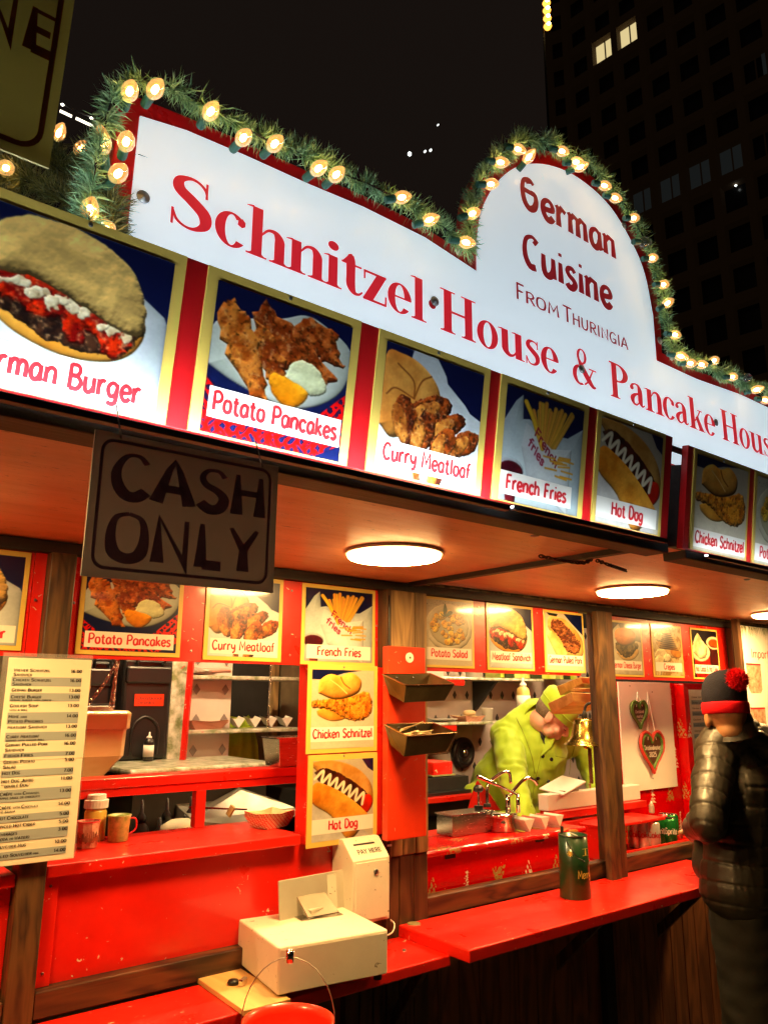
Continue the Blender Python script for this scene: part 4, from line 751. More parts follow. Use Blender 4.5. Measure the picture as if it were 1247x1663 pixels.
# "German Cuisine" in half-gothic strokes, "From Thuringia" in small roman capitals
GOTH = dict(SANS); _keep = dict(SANS)
SANS.update({'G': (6.4, "~4.6,8.6 3.2,9.8 1.2,8.6 .6,5.6 1.2,2 2.8,.3 4.6,1.2 5.4,3.6 5,5.6 3.6,5.8|1.1,5.6 5.2,5.6|4.4,9.6 1.8,8.4"), 'C': (5.6, "~5,9 3.4,9.9 1.4,8.6 .7,5.6 1,2.6 2.4,.4 4.4,.6|5.3,9.6 3.9,7.8"),
  'n': (5, ".7,6.4 .7,0|.7,4.6 2.2,6.4 4,5.8 4.1,0|-.1,5.6 1.2,6.6"), 'r': (3.8, ".8,6.4 .8,0|.8,4.4 2,6.4 3.6,5.4|0,5.6 1.2,6.6"), 'm': (7.6, ".7,6.4 .7,0|.7,4.8 2,6.4 3.6,5.6 3.7,0|3.7,4.8 5,6.4 6.6,5.6 6.8,0|-.1,5.6 1.2,6.6")})
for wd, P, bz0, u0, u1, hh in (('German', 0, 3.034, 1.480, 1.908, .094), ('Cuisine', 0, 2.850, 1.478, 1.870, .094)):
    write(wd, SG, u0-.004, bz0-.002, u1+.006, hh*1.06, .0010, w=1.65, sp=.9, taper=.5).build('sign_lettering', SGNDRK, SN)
SANS.clear(); SANS.update(_keep)
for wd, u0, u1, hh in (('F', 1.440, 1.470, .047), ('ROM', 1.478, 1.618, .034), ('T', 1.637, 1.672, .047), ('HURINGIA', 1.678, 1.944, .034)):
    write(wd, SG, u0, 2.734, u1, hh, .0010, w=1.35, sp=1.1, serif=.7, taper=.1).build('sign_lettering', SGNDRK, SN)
for (u_, v_) in ((.427,2.585),(1.227,2.790),(1.706,3.262),(1.972,3.175),(2.126,2.82),(1.145,2.622),(1.705,2.603),(2.437,2.612),(2.185,2.780),(2.169,2.384)):
    q = MB(); q.lathe([(.013,0),(.0125,.002),(.006,.003),(.005,.005),(0,.0055)], SG.pt(u_, v_, .0015), 14, axis=(0,-1,0)); q.build('washer_screw', SCREW if v_ < 2.7 else mat('pale_washer_%d' % int(u_*100), (.6,.5,.42), rough=.4, metal=.3), SN, smooth=True)
q = MB()
for x_ in (.8, 1.7, 2.6): q.box(x_-.02,1.285,2.13, x_+.02,1.32,2.75)
q.build('support', BEAM, SN)

# ------------------------------------------------------------------ signs hung from the canopy
def translucent(name, c, t):
    q, nt, p = _nt(name); tr = nt.nodes.new('ShaderNodeBsdfTranslucent'); tr.inputs[0].default_value = (*t, 1); mx = nt.nodes.new('ShaderNodeMixShader'); mx.inputs[0].default_value = .5
    nz = nt.nodes.new('ShaderNodeTexNoise'); nz.inputs['Scale'].default_value = 9; nz.inputs['Detail'].default_value = 5; cr = nt.nodes.new('ShaderNodeValToRGB')
    cr.color_ramp.elements[0].color = (*[x*.85 for x in c], 1); cr.color_ramp.elements[1].color = (*c, 1); nt.links.new(nz.outputs[0], cr.inputs[0]); nt.links.new(cr.outputs[0], p.inputs['Base Color'])
    nt.links.new(p.outputs[0], mx.inputs[1]); nt.links.new(tr.outputs[0], mx.inputs[2]); nt.links.new(mx.outputs[0], nt.nodes['Material Output'].inputs[0]); p.inputs['Roughness'].default_value = .6; return q
COROG = translucent('grey_sign_board', (.47,.46,.46), (.38,.36,.38)); COROP = translucent('purple_sign_ink', (.30,.19,.33), (.26,.17,.29))
COROY = translucent('olive_sign_board', (.44,.40,.17), (.50,.43,.18)); CORORD = translucent('maroon_sign_ink', (.20,.06,.03), (.24,.07,.035))
def rr_border(mb, fr, u0, v0, u1, v1, r, w_, d):
    P = []
    for cx, cy, a0 in ((u1-r, v1-r, 0), (u0+r, v1-r, 90), (u0+r, v0+r, 180), (u1-r, v0+r, 270)):
        for k in range(7): a = R(a0+15*k); P.append((cx, cy, math.cos(a), math.sin(a)))
    n = len(P); mb.add([fr.pt(p[0]+p[2]*r, p[1]+p[3]*r, d) for p in P]+[fr.pt(p[0]+p[2]*(r-w_), p[1]+p[3]*(r-w_), d) for p in P], [(i, (i+1)%n, n+(i+1)%n, n+i) for i in range(n)]); return mb
CSF = Frame((.300,.972,1.842), (1,-.008,.004), (0.0,-.01,1))
CS = thing('cash_only_sign', CSF.pt(.134,.19,0), 'dim grey board with dark rounded letters CASH ONLY hanging below the canopy edge', 'sign')
q = MB(); fbox(q, CSF, -.003, 0, .268, .190, -.004, 0); q.build('board', COROG, CS)
rr_border(MB(), CSF, .006, .010, .257, .182, .018, .0045, .0008).build('border_line', COROP, CS)
BOLD = dict(w=1.6, sp=1.0, taper=.8)
write('CASH', CSF, .024, .107, .246, .058, .0008, **BOLD).build('lettering', COROP, CS); write('ONLY', CSF, .024, .026, .240, .060, .0008, **BOLD).build('lettering', COROP, CS)
for u_ in (.03, .24): MB().tube([CSF.pt(u_, .184, .002), CSF.pt(u_, .24, -.03)], .0012, 5).build('hanging_wire', SCREW, CS)
NFo = at(80, 273, Y=.93); NF = Frame(NFo, (1,0,0), (0,-.13,.99))
NS = thing('upper_sign', NF.pt(-.15,0,0), 'olive board with maroon letters ending NE, cut off at the top left corner', 'sign')
q = MB(); fbox(q, NF, -.42, 0, 0, .34, -.004, 0); q.build('board', COROY, NS)
rr_border(MB(), NF, -.41, .012, -.012, .33, .03, .007, .0008).build('border_line', CORORD, NS)
E_ = [NF.pt(0,0)]
def nfuv(px, py):
    v = _f*FOC + _r2*(px-623.5) - _u2*(py-831.5); t = (NF.O-CAM).dot(NF.n)/v.dot(NF.n); p = CAM+v*t-NF.O; return p.dot(NF.ex), p.dot(NF.ey)
a_, b_ = nfuv(33, 73), nfuv(82, 95); c_ = nfuv(50, 8)
write('E', NF, a_[0]+.004, a_[1], b_[0]+.004, c_[1]-a_[1], .0008, **BOLD).build('lettering', CORORD, NS)
write('N', NF, a_[0]-(b_[0]-a_[0])*1.35, a_[1], a_[0]-(b_[0]-a_[0])*.18, c_[1]-a_[1], .0008, **BOLD).build('lettering', CORORD, NS)

# ------------------------------------------------------------------ menu list in front of the brown post
ML0, ML1 = at(0, 1408, Y=2.02), at(150, 1072, Y=2.02); lx0 = at(17,1068,Y=2.02).x - .002; MF = Frame((lx0, 2.02, at(60,1401,Y=2.02).z)); mw = ML1.x-lx0; mh = ML1.z-MF.O.z
MN = thing('menu_list', MF.pt(mw/2,0,0), 'tall cream price list with grey bars hung on the brown post at left', 'menu')
q = MB(); fbox(q, MF, 0, mh*.492, mw, mh, -.003, 0); q.build('sheet', LISTP, MN, bevel=.001); q = MB(); fbox(q, MF, -.002, 0, mw-.001, mh*.491, -.0035, -.0008); q.build('sheet', LISTP, MN, bevel=.001)
ROWS = [(145,'Wiener Schnitzel','16.00',0),(182,'Sandwich','',0),(225,'Chicken Schnitzel','16.00',0),(262,'Sandwich','',0),(310,'German Burger','13.00',0),(366,'Cheese Burger','13.00',0),(394,'German Burger with cheese','',1),(440,'Goulash Soup','13.00',0),(475,'with a roll','',1),
 (527,'Home made','14.00',0),(567,'Potato Pancakes','',0),(615,'Meatloaf Sandwich','13.00',0),(690,'Curry Meatloaf','16.00',0),(722,'served with Kaiser Roll','',1),(757,'German Pulled Pork','16.00',0),(798,'Sandwich','',0),(842,'French Fries','7.00',0),(892,'German Potato','5.00',0),(932,'Salad','',0),
 (980,'Hot Dog','7.00',0),(1044,'Hot Dog Jumbo','11.00',0),(1082,'"Double Dog"','',0),(1145,'Cr\u00eape with Cinnamon,','13.00',0),(1177,'Apple Sauce or Chocolate','',1),(1250,'Cr\u00eape with Chocolate','14.00',0),(1283,'and Banana','',1),(1332,'Hot Chocolate','5.00',0),(1394,'Spiced Hot Cider','5.00',0),
 (1455,'Beverages','3.00',0),(1492,'(Soda or Water)','',0),(1552,'Souvenier Mug','10.00',0),(1622,'Filled Souvenier mug','14.00',0)]
vv = lambda y: mh*(1-(y-40)/1660.)
q = MB()
for a, c_ in ((198,275),(332,402),(492,588),(655,728),(820,858),(955,1010),(1110,1208),(1308,1365),(1432,1515),(1590,1650)): fquad(q, MF, mw*.055, vv(c_), mw*.89, vv(a), .0004)
q.build('grey_bars', GREYBAR, MN)
q = MB(); ht = mh*24/1660
for y, tx, pr, sm in ROWS:
    u = mw*.07; T_ = tx.replace('\u00ea', '\u00ca'); h1 = ht*(.62 if sm else 1.0)
    for k, wd in enumerate(T_.split(' ')):
        low = wd.islower() or (sm == 0 and wd == 'with'); first, rest = (wd[0].upper(), wd[1:].upper())
        if low: first = ''; rest = wd.upper()
        if sm: hs = h1; first, rest = '', wd.upper()
        else: hs = h1*(.62 if (low or 'Cinn' in wd or (wd == 'Chocolate' and tx.startswith('Cr'))) else .82)
        cwid = lambda s, h: len(s)*h*.90
        if first: write(first, MF, u, vv(y)-h1*.4, u+h1*.95, h1, .0008, q, w=1.9, sp=.8, taper=.1); u += h1*1.12
        if rest: write(rest, MF, u, vv(y)-h1*.4, u+cwid(rest, hs)*.98, hs, .0008, q, w=1.9, sp=1.1, taper=.1); u += cwid(rest, hs)+hs*.2
        u += ht*.38
    if pr: write(pr, MF, mw*.885-ht*.80*len(pr), vv(y)-ht*.4, mw*.885, ht, .0008, q, w=1.9, sp=.8, taper=.1)
q.build('lettering', INKB, MN)
q = MB(); fbox(q, MF, -.012, .0, mw+.004, mh+.012, -.0075, -.0055); q.build('clear_holder', mat('acrylic_sheet', (.6,.6,.58), rough=.08, alpha=.18, coat=.5), MN)
# ------------------------------------------------------------------ lamps of the stall
DISC = glow('ceiling_lamp_diffuser', (1, .59, .20), 155)
DISCS = glow('ceiling_lamp_side', (1, .58, .20), 26)
HOUS = mat('lamp_housing', (.75,.72,.64), rough=.4)
labs = ['round ceiling lamp under the canopy out of frame at left', 'round white ceiling lamp under the canopy left of the canopy joint', 'round white ceiling lamp under the canopy right of the canopy joint', 'round ceiling lamp at the right edge behind the bobble hat']
for k, (px, py, x_, y_, zt) in enumerate(((0,0,.115,1.60,2.084), (0,0,1.326,1.621,2.084), (0,0,2.542,1.691,2.095), (0,0,3.80,1.72,2.095))):
    T = thing('ceiling_lamp', (x_, y_, zt), labs[k], 'ceiling lamp', 'round lamps under the canopy')
    MB().lathe([(.120,-.009),(.134,-.008),(.134,-.0005)], (x_,y_,zt), 40).build('housing', HOUS, T, smooth=False)
    MB().lathe([(.124,-.0185),(.128,-.016),(.1285,-.0092)], (x_,y_,zt), 40).build('side_lens', DISCS, T, smooth=True)
    MB().lathe([(0,-.020),(.10,-.020),(.117,-.0195),(.1235,-.0187)], (x_,y_,zt), 40).build('diffuser', DISC, T, smooth=True)
LEDM = glow('cool_led', COOL, 190); LEDW = glow('cool_led_soft', COOL, 50); LEDP = mat('led_profile', (.06,.05,.05), rough=.5)
def led(name, x0, x1, y_, z_, mm, label, w_=.006):
    T = thing('led_strip', ((x0+x1)/2, y_, z_), label, 'light strip')
    MB().box(x0,y_-w_,z_-.004, x1,y_+w_,z_).box(x0,y_-w_-.0012,z_-.004, x1,y_-w_,z_+.006).box(x0,y_+w_,z_-.004, x1,y_+w_+.001,z_+.0045).build('profile', LEDP, T); MB().box(x0,y_-w_*.7,z_+.0003, x1,y_+w_*.7,z_+.003).build('led_line', mm, T)
led('a', -1.0, 1.10, .996, 2.055, LEDM, 'bright cool light strip along the bottom of the first canopy edge')
led('b', 1.12, 1.66, 1.003, 2.062, LEDW, 'weaker cool light strip below the hot dog photo on the canopy edge', .004)
led('c', 1.83, 3.9, .997, 2.046, LEDW, 'cool light strip along the bottom of the second canopy edge', .004)
led('d', -.6, 3.9, 1.030, 2.325, glow('cool_led_sign', COOL, 60), 'hidden cool light strip lighting the big white sign from below')
TUBE = glow('warm_tube', (1, .68, .33), 250)
for x_, y_, lb in ((1.15, 2.50, 'warm tube lamp inside the stall over the left kitchen'), (2.85, 2.26, 'warm tube lamp inside the stall over the griddle'), (3.80, 2.85, 'warm tube lamp inside the stall at the right back')):
    T = thing('tube_lamp', (x_, y_, 2.40), lb, 'lamp'); MB().box(x_-.42,y_-.03,2.415, x_+.42,y_+.03,2.4385).build('housing', HOUS, T); MB().tube([(x_-.4,y_,2.39),(x_+.4,y_,2.39)], .018, 10).build('tube', TUBE, T)

# ------------------------------------------------------------------ fir garland with glass bulbs
def fol(name, c, c2):
    q, nt, p = _nt(name); g = nt.nodes.new('ShaderNodeNewGeometry'); cr = nt.nodes.new('ShaderNodeValToRGB'); cr.color_ramp.elements[0].color = (*c, 1); cr.color_ramp.elements[1].color = (*c2, 1)
    nt.links.new(g.outputs['Random Per Island'], cr.inputs[0]); nt.links.new(cr.outputs[0], p.inputs['Base Color']); p.inputs['Roughness'].default_value = .45; return q
NEEDLE = fol('fir_needles', (.07,.20,.08), (.42,.70,.38)); NEEDLE2 = fol('dark_fir_needles', (.03,.05,.015), (.26,.26,.07))
def garland(path, rad, n, ln, name, label, mm, group=None, seed=1, stem=.0025, flat=.75):
    g = np.random.default_rng(seed); P = np.array([tuple(p) for p in path]); seg = np.linalg.norm(np.diff(P, axis=0), axis=1); acc = np.concatenate([[0], np.cumsum(seg)])
    T = thing('garland', Vector(P[len(P)//2]), label, 'garland', group); V = []; F_ = []
    for i in range(n):
        s = g.random()*acc[-1]; j = min(np.searchsorted(acc, s, 'right')-1, len(seg)-1); t = (s-acc[j])/seg[j]; c = P[j]*(1-t)+P[j+1]*t; d = (P[j+1]-P[j])/seg[j]
        tuft = int(s/.028); gt = np.random.default_rng(tuft*17+seed); td = gt.normal(size=3); td -= d*(td@d)*.8; td /= np.linalg.norm(td)+1e-9
        r_ = g.normal(size=3)*.62+td*.85; r_ -= d*(r_@d)*.55; r_ /= np.linalg.norm(r_)+1e-9; r_[1] *= flat
        L = ln*(.45+.7*g.random())*(.65+.7*gt.random()); base = c+r_*rad*.15*g.random()+d*(g.random()-.5)*.02; tip = base+r_*L*.9+d*L*.35*(g.random()-.3); mid = (base+tip)/2+g.normal(size=3)*L*.09
        sd = np.cross(r_, g.normal(size=3)); sd /= np.linalg.norm(sd)+1e-9; w_ = .00075+.0006*g.random(); b = len(V)
        V += [base-sd*w_, base+sd*w_, mid+sd*w_, mid-sd*w_, tip]; F_ += [(b,b+1,b+2,b+3), (b+3,b+2,b+4)]
    q = MB(); q.v = [tuple(v) for v in V]; q.f = F_; q.m = [0]*len(F_); q.build('needles', mm, T, kind='stuff') if False else None
    o = q.build('needles', mm, T); o['kind'] = 'stuff'
    MB().tube([tuple(p) for p in P], stem, 6).build('wire', BLACKM, T); return T
Yg = 1.19
top = [(.325,Yg,2.37),(.320,Yg,2.50),(.328,Yg,2.63),(.350,Yg,2.735),(.41,Yg,2.782),(.51,Yg,2.788),(.61,Yg,2.780),(.72,Yg,2.786),(.83,Yg,2.790),(.93,Yg,2.797),(1.03,Yg,2.790),(1.13,Yg,2.780),(1.205,Yg,2.765),(1.215,Yg,2.86),(1.245,Yg,2.95),(1.31,Yg,3.06),(1.40,Yg,3.16),(1.52,Yg,3.222),(1.68,Yg,3.245),(1.83,Yg,3.22),(1.96,Yg,3.13),(2.03,Yg,3.04),(2.075,Yg,2.93),(2.085,Yg,2.80),(2.15,Yg,2.75),(2.28,Yg,2.765),(2.45,Yg,2.77),(2.7,Yg,2.775),(3.1,Yg,2.81),(3.5,Yg,2.81)]
topc = catmull(top, 5)
G1 = garland(topc, .04, 21000, .040, 'g', 'bushy fir garland with glass bulbs running along the top edge of the big white sign', NEEDLE, seed=3)
P2 = [at(180,392,Y=1.22), at(172,305,Y=1.24), at(130,335,Y=1.28), at(60,300,Y=1.33), at(-30,270,Y=1.4), at(-90,240,Y=1.45)]
P3 = [at(198,250,Y=1.27), at(165,262,Y=1.33), at(110,285,Y=1.42), at(60,240,Y=1.5), at(-40,200,Y=1.6)]
G2 = garland(catmull(P2, 6)+catmull(P3, 6)[::-1], .055, 9000, .052, 'g', 'thick dark fir garland hanging behind the burger photo at the left edge', NEEDLE2, seed=8)
_q, _nt2, _p = _nt('bulb_glass')
_tr = _nt2.nodes.new('ShaderNodeBsdfTransparent'); _tr.inputs[0].default_value = (1, .80, .55, 1); _em = _nt2.nodes.new('ShaderNodeEmission'); _em.inputs[0].default_value = (1, .42, .10, 1); _em.inputs[1].default_value = .55
_gl = _nt2.nodes.new('ShaderNodeBsdfGlossy'); _gl.inputs['Roughness'].default_value = .05; _lw = _nt2.nodes.new('ShaderNodeLayerWeight'); _lw.inputs[0].default_value = .45
_ad = _nt2.nodes.new('ShaderNodeAddShader'); _mx = _nt2.nodes.new('ShaderNodeMixShader'); _ma = _nt2.nodes.new('ShaderNodeMath'); _ma.operation = 'MULTIPLY'; _ma.inputs[1].default_value = .9
_nt2.links.new(_lw.outputs['Facing'], _ma.inputs[0]); _nt2.links.new(_ma.outputs[0], _mx.inputs[0]); _em2 = _nt2.nodes.new('ShaderNodeEmission'); _em2.inputs[0].default_value = (1,.62,.25,1); _em2.inputs[1].default_value = .45
_nt2.links.new(_tr.outputs[0], _ad.inputs[0]); _nt2.links.new(_em.outputs[0], _ad.inputs[1]); _ad2 = _nt2.nodes.new('ShaderNodeAddShader'); _nt2.links.new(_gl.outputs[0], _ad2.inputs[0]); _nt2.links.new(_em2.outputs[0], _ad2.inputs[1])
_nt2.links.new(_ad.outputs[0], _mx.inputs[1]); _nt2.links.new(_ad2.outputs[0], _mx.inputs[2]); _nt2.links.new(_mx.outputs[0], _nt2.nodes['Material Output'].inputs[0])
BGLASS = _q; FIL = glow('bulb_filament', (1, .68, .30), 30); SOCK = mat('green_socket', (.04,.16,.12), (.02,.10,.07), rough=.4)
UNLIT = mat('unlit_bulb_glass', (.5,.5,.5), rough=.05, trans=.9)
proto = {}
def bulb(T, p, ax, lit=True, s=1.0):
    """a pointed glass bulb with its socket and glowing filament, standing along ax"""
    key = (T.name, lit)
    if key not in proto:
        org = ORG[T.name]; k_ = .001
        g = MB().lathe([(.0065,.0),(.0105,.005),(.0150,.014),(.0162,.022),(.0142,.032),(.0088,.042),(.0030,.0485),(0,.0495)], org, 14).build('bulb', BGLASS if lit else UNLIT, T, smooth=True)
        so = MB().lathe([(.0085,-.024),(.0092,-.020),(.0092,.001),(.0078,.004),(.0078,.0055)], org, 12).build('socket', SOCK, g, smooth=False) if False else None
        ORG[g.name] = org
        so = MB().lathe([(.0085,-.024),(.0095,-.020),(.0095,.001),(.0078,.004),(0,.0045)], org, 12).build('socket', SOCK, g)
        if lit: MB().lathe([(0,.010),(.0050,.014),(.0068,.021),(.005,.029),(0,.034)], org, 8).build('filament', FIL, g, smooth=True)
        proto[key] = g; o = g
    else: o = copy_tree(proto[key], T)
    o.rotation_mode = 'QUATERNION'; o.rotation_quaternion = Vector((0,0,1)).rotation_difference(Vector(ax).normalized()) @ Euler((0,0,random.random()*6)).to_quaternion()
    o.location = Vector(p)-ORG[T.name]; o.scale = (s, s, s); return o
BL = [(212,146,-.3,-.8,.3),(254,143,.15,-.8,.5),(344,179,.1,-.85,.5),(397,222,.05,-.95,.1),(448,232,.2,-.9,.3),(519,272,.3,-.8,.25),(548,282,.1,-.9,.35),(655,320,.8,-.3,.35),(700,356,.75,-.5,.4),(759,394,.9,-.35,.0),(769,346,.8,-.3,.5),(799,299,.9,-.25,.3),(815,264,.8,-.3,.1),(843,243,.9,-.2,.1),(860,253,.1,-.8,.5),(914,246,.9,-.2,.12),(937,263,.85,-.4,.25),(944,270,.5,-.8,.2),(983,302,.9,-.3,.0),(1000,322,.9,-.3,.0),(1030,354,.92,-.2,.3),(1060,419,.9,-.25,.3),(1078,462,.92,-.2,.25),(1085,491,.7,-.5,.6),(1097,544,.92,-.2,.1),(1107,579,.7,-.6,-.2),(1122,590,.9,-.4,.1),(1160,585,.85,-.2,.5),(1140,592,.9,-.3,.1),(1190,612,.9,-.2,.2),(1230,632,.3,-.8,.1),(1243,650,.8,-.3,.0),(206,228,-.4,-.9,.1),(194,280,.3,-.9,.3)]
for px, py, ax, ay, az in BL:
    a_ = (Vector((ax*.45, -1, az*.3)) if px < 600 else Vector((ax, ay, az))).normalized(); bulb(G1, at(px, py, Y=1.165)-a_*.024, a_, s=.94 if px < 600 else .92)
for px, py, ax, az in ((1047,393,.9,.2), (1212,613,.9,.1)):
    a_ = Vector((ax, -.3, az)).normalized(); bulb(G1, at(px, py, Y=1.17)-a_*.024, a_, lit=False)
for k in range(7): bulb(G1, (2.86+k*.1, 1.18, 2.80+.02*(k % 2)), (.6,-.6,.3))
for px, py, Y_, ax, az in ((166,228,1.2,-.5,.8),(146,340,1.19,-.1,.3),(172,372,1.2,.2,-.2),(12,272,1.32,.1,-.3),(98,212,1.5,.1,.6),(135,238,1.5,.3,.4)):
    a_ = Vector((ax, -.8, az)).normalized(); bulb(G2, at(px, py, Y=Y_)-a_*.024, a_, s=1.0 if Y_ < 1.3 else .85)
# two thin bright tubes and their cable over the left garland
TL = thing('light_tube', at(130,195,Y=2.4), 'thin white light tubes on a cable glimpsed right of the olive board', 'light tube')
for a, b in (((98,180),(117,189)), ((124,192),(158,208))): MB().tube([at(*a, Y=2.4), at(*b, Y=2.4)], .0045, 6).build('tube', glow('thin_tube_%d' % a[0], (1,.9,.7), 3.0), TL)
MB().tube([at(98,168,Y=2.35), at(120,178,Y=2.35), at(152,192,Y=2.35), at(160,214,Y=2.35)], .002, 5).build('cable', SCREW, TL)
for a in ((102,170),(149,192)): MB().lathe([(0,-.006),(.006,0),(0,.006)], at(*a, Y=2.34), 8).build('small_light', glow('small_cable_light%d' % a[0], (1,.95,.8), 4), TL)
# ------------------------------------------------------------------ things on and around the counters
def rbox(name, mm, x0, y0, z0, x1, y1, z1, parent=None, bevel=.003, **k): return MB().box(x0,y0,z0,x1,y1,z1).build(name, mm, parent, bevel=bevel, **k)
# orange-red cutlery board with two bronze pans
CBX = thing('cutlery_board', (1.68,2.0,1.26), 'orange-red box board standing proud of the wooden column, holding two bronze pans', 'board')
rbox('panel', REDO, at(630,1200,Y=1.985).x,1.985,1.262, at(691.5,1200,Y=1.985).x,2.014,1.857, CBX); rbox('spacer', DARKW, 1.66,2.0142,1.30, 1.74,2.044,1.83, CBX); MB().lathe([(.017,0),(.016,.003),(.005,.0035),(0,.002)], (1.690,1.985,1.822), 20, axis=(0,-1,0)).build('cover_disc', PAPER, CBX)
MB().lathe([(.004,.0),(0,.001)], (1.690,1.9812,1.822), 8, axis=(0,-1,0)).build('disc_hole', BLACK, CBX)
def pan(pts, label):
    """pts: rim back-left, back-right, front-right, front-left; base front-left, front-right, back-right, back-left"""
    ys = (1.978, 1.978, 1.868, 1.868, 1.885, 1.885, 1.972, 1.972); P = [at(x, y, Y=Y_) for (x, y), Y_ in zip(pts, ys)]; base = [P[7], P[6], P[5], P[4]]; rim = P[:4]
    cen = sum(P, Vector())/8; T = thing('loaf_pan', sum(base, Vector())/4, label, 'pan'); inn = [r.lerp(cen, .03) for r in rim]+[b.lerp(cen, .05)+Vector((0,0,.002)) for b in base]
    V = base+rim+inn; F_ = [(0,1,2,3),(15,14,13,12)]
    for i in range(4): j = (i+1) % 4; F_ += [(i,4+i,4+j,j), (4+i,8+i,8+j,4+j), (8+i,12+i,12+j,8+j)]
    MB().add(V, F_).build('body', PAN, T, bevel=.003, seg=3)
    q = MB()
    for i in range(4): q.tube([rim[i], rim[(i+1)%4]], .0022, 6)
    q.build('rim', PANRIM, T)
    for t_ in (.28, .62): MB().lathe([(.004,0),(.002,.002),(0,.003)], rim[0].lerp(rim[1], t_)+Vector((0,-.004,-.012)), 8, axis=(0,-1,0)).build('rivet', BLACK, T)
    return T, base, rim
pan(((621,1095),(699,1094),(738,1111),(659,1113),(656,1141),(722,1138),(692,1121),(632,1127)), 'upper bronze loaf pan on the orange-red board, empty')
_, pb2, pr2 = pan(((623,1176),(703,1174),(741,1190),(661,1196),(656,1229),(724,1221),(694,1203),(634,1210)), 'lower bronze loaf pan full of wooden forks on the orange-red board')
pc2 = (sum(pb2, Vector())/4)*.35+(sum(pr2, Vector())/4)*.65
FORK = mat('wooden_fork', (.74,.58,.34), (.64,.47,.25), rough=.6, ns=30)
fk = None
g = random.Random(3)
for i in range(22):
    T = thing('wooden_fork', (0,0,0), 'small flat wooden fork heaped in the lower bronze pan', 'fork', 'wooden forks in the lower pan') if fk is None else None
    if fk is None:
        q = MB(); fr = Frame((0,0,0), (1,0,0), (0,1,0)); q.prism([(-.006,-.045),(.006,-.045),(.0035,0),(.009,.02),(.009,.045),(.005,.045),(.004,.028),(.002,.028),(.0015,.045),(-.0015,.045),(-.002,.028),(-.004,.028),(-.005,.045),(-.009,.045),(-.009,.02),(-.0035,0)], 0, .0016, fr)
        q.build('fork_body', FORK, T); fk = T; c_ = T
    else: c_ = copy_tree(fk)
    c_.location = pc2+Vector((g.uniform(-.055,.02), g.uniform(-.02,.02), -.022+i*.0017)); c_.rotation_euler = (g.uniform(-.2,.2), g.uniform(-.2,.2), R(90)+g.uniform(-.7,.7))
c_.location = pc2+Vector((-.02,.015,.028)); c_.rotation_euler = (-.35, .55, R(70))
# pay box
px0, px1, pz0, pz1, pf, pb = 1.462, 1.600, 1.048, 1.222, 1.975, 2.083
PB = thing('pay_box', ((px0+px1)/2, 2.03, pz0), 'cream metal pay box with sloped slotted top marked PAY HERE', 'collection box')
MB().add([(px0,pf,pz0),(px1,pf,pz0),(px1,pb,pz0),(px0,pb,pz0),(px0,pf,pz1),(px1,pf,pz1),(px1,pf+.055,pz1+.053),(px0,pf+.055,pz1+.053),(px1,pb,pz1+.053),(px0,pb,pz1+.053)],
  [(0,3,2,1),(0,1,5,4),(4,5,6,7),(7,6,8,9),(2,3,9,8),(1,2,8,6,5),(3,0,4,7,9)]).build('body', CREAM, PB, bevel=.002)
rbox('door', CREAM, px0+.010,pf-.003,pz0+.008, px1-.010,pf-.0002,pz1-.006, PB, bevel=.0012)
LF = Frame((px0, pf, pz1), (1,0,0), (0,.055,.053)); q = MB(); fbox(q, LF, .028, .050, .108, .056, .0002, .0009); q.build('slot', BLACK, PB)
write('PAY HERE', LF, .030, .020, .118, .0145, .001, w=1.7, sp=1.1, serif=1.0, taper=0).build('lettering', INKB, PB)
LKP = (px0+.083, pf-.0035, pz1-.036); MB().lathe([(.0085,0),(.008,.003),(.003,.0032),(0,.002)], LKP, 16, axis=(0,-1,0)).build('lock', SCREW, PB, smooth=True)
# cash drawer on the left shelf with board, reader, tablet
CA, CBp, CC = at(367,1571,Z=.985), at(450,1618,Z=.985), at(630,1582,Z=.985)
ex = (CC-CBp); ex.z = 0; wdt = ex.length; ex.normalize(); ey = Vector((-ex.y, ex.x, 0)); dpt = .285
CD = thing('cash_box', (CBp+ex*wdt/2+ey*.14), 'large cream cash box on the red shelf below the pay box', 'cash box')
DF = Frame(CBp, ex, ey); q = MB(); fbox(q, DF, 0, 0, wdt, dpt, 0, .108); q.build('body', CREAM, CD, bevel=.006, seg=3)
q = MB(); fbox(q, DF, .004, -.0015, wdt-.004, 0.0005, .004, .100); q.build('front_face', CREAM, CD)
for u_, v_ in ((.02,.02),(wdt-.02,.02),(.02,dpt-.02),(wdt-.02,dpt-.02)): MB().lathe([(.011,-.014),(.011,.0005)], DF.pt(u_,v_,0), 12).build('foot', BLACK, CD)
WB = thing('wooden_board', (1.10,1.95,.968), 'pale pine board lying under the left end of the cash drawer', 'board')
q = MB(); WF = Frame((1.012,1.787,.9685), (1,-.03,0), (.03,1,0)); fbox(q, WF, 0, 0, .125, .275, 0, .0015); fbox(q, WF, 0,0,.125,.275,.0016,.012); q.build('plank', PINE, WB, bevel=.0015)
KB = MB().lathe([(.014,0),(.016,.003),(.012,.010),(0,.012)], at(379,1598,Z=.981), 14).build('rubber_stopper', BLACK, None, smooth=True, label='small black rubber knob lying on the pale pine board', cat='stopper')
KC = MB().obox(at(395,1594,Z=.989), .03, .012, .016, (0,0,.6)).build('metal_clasp', CHROME, None, bevel=.003, label='small shiny metal clasp on the pine board beside the cash drawer', cat='clasp')
TB = thing('tablet', at(500,1470,Y=2.03), 'white tablet seen from behind, leaning on the wall left of the pay box', 'tablet')
TF = Frame(at(455,1515,Y=2.0), (1,.05,0), (0,.13,1)); tw = (at(556,1460,Y=2.03)-at(455,1485,Y=2.0)).length
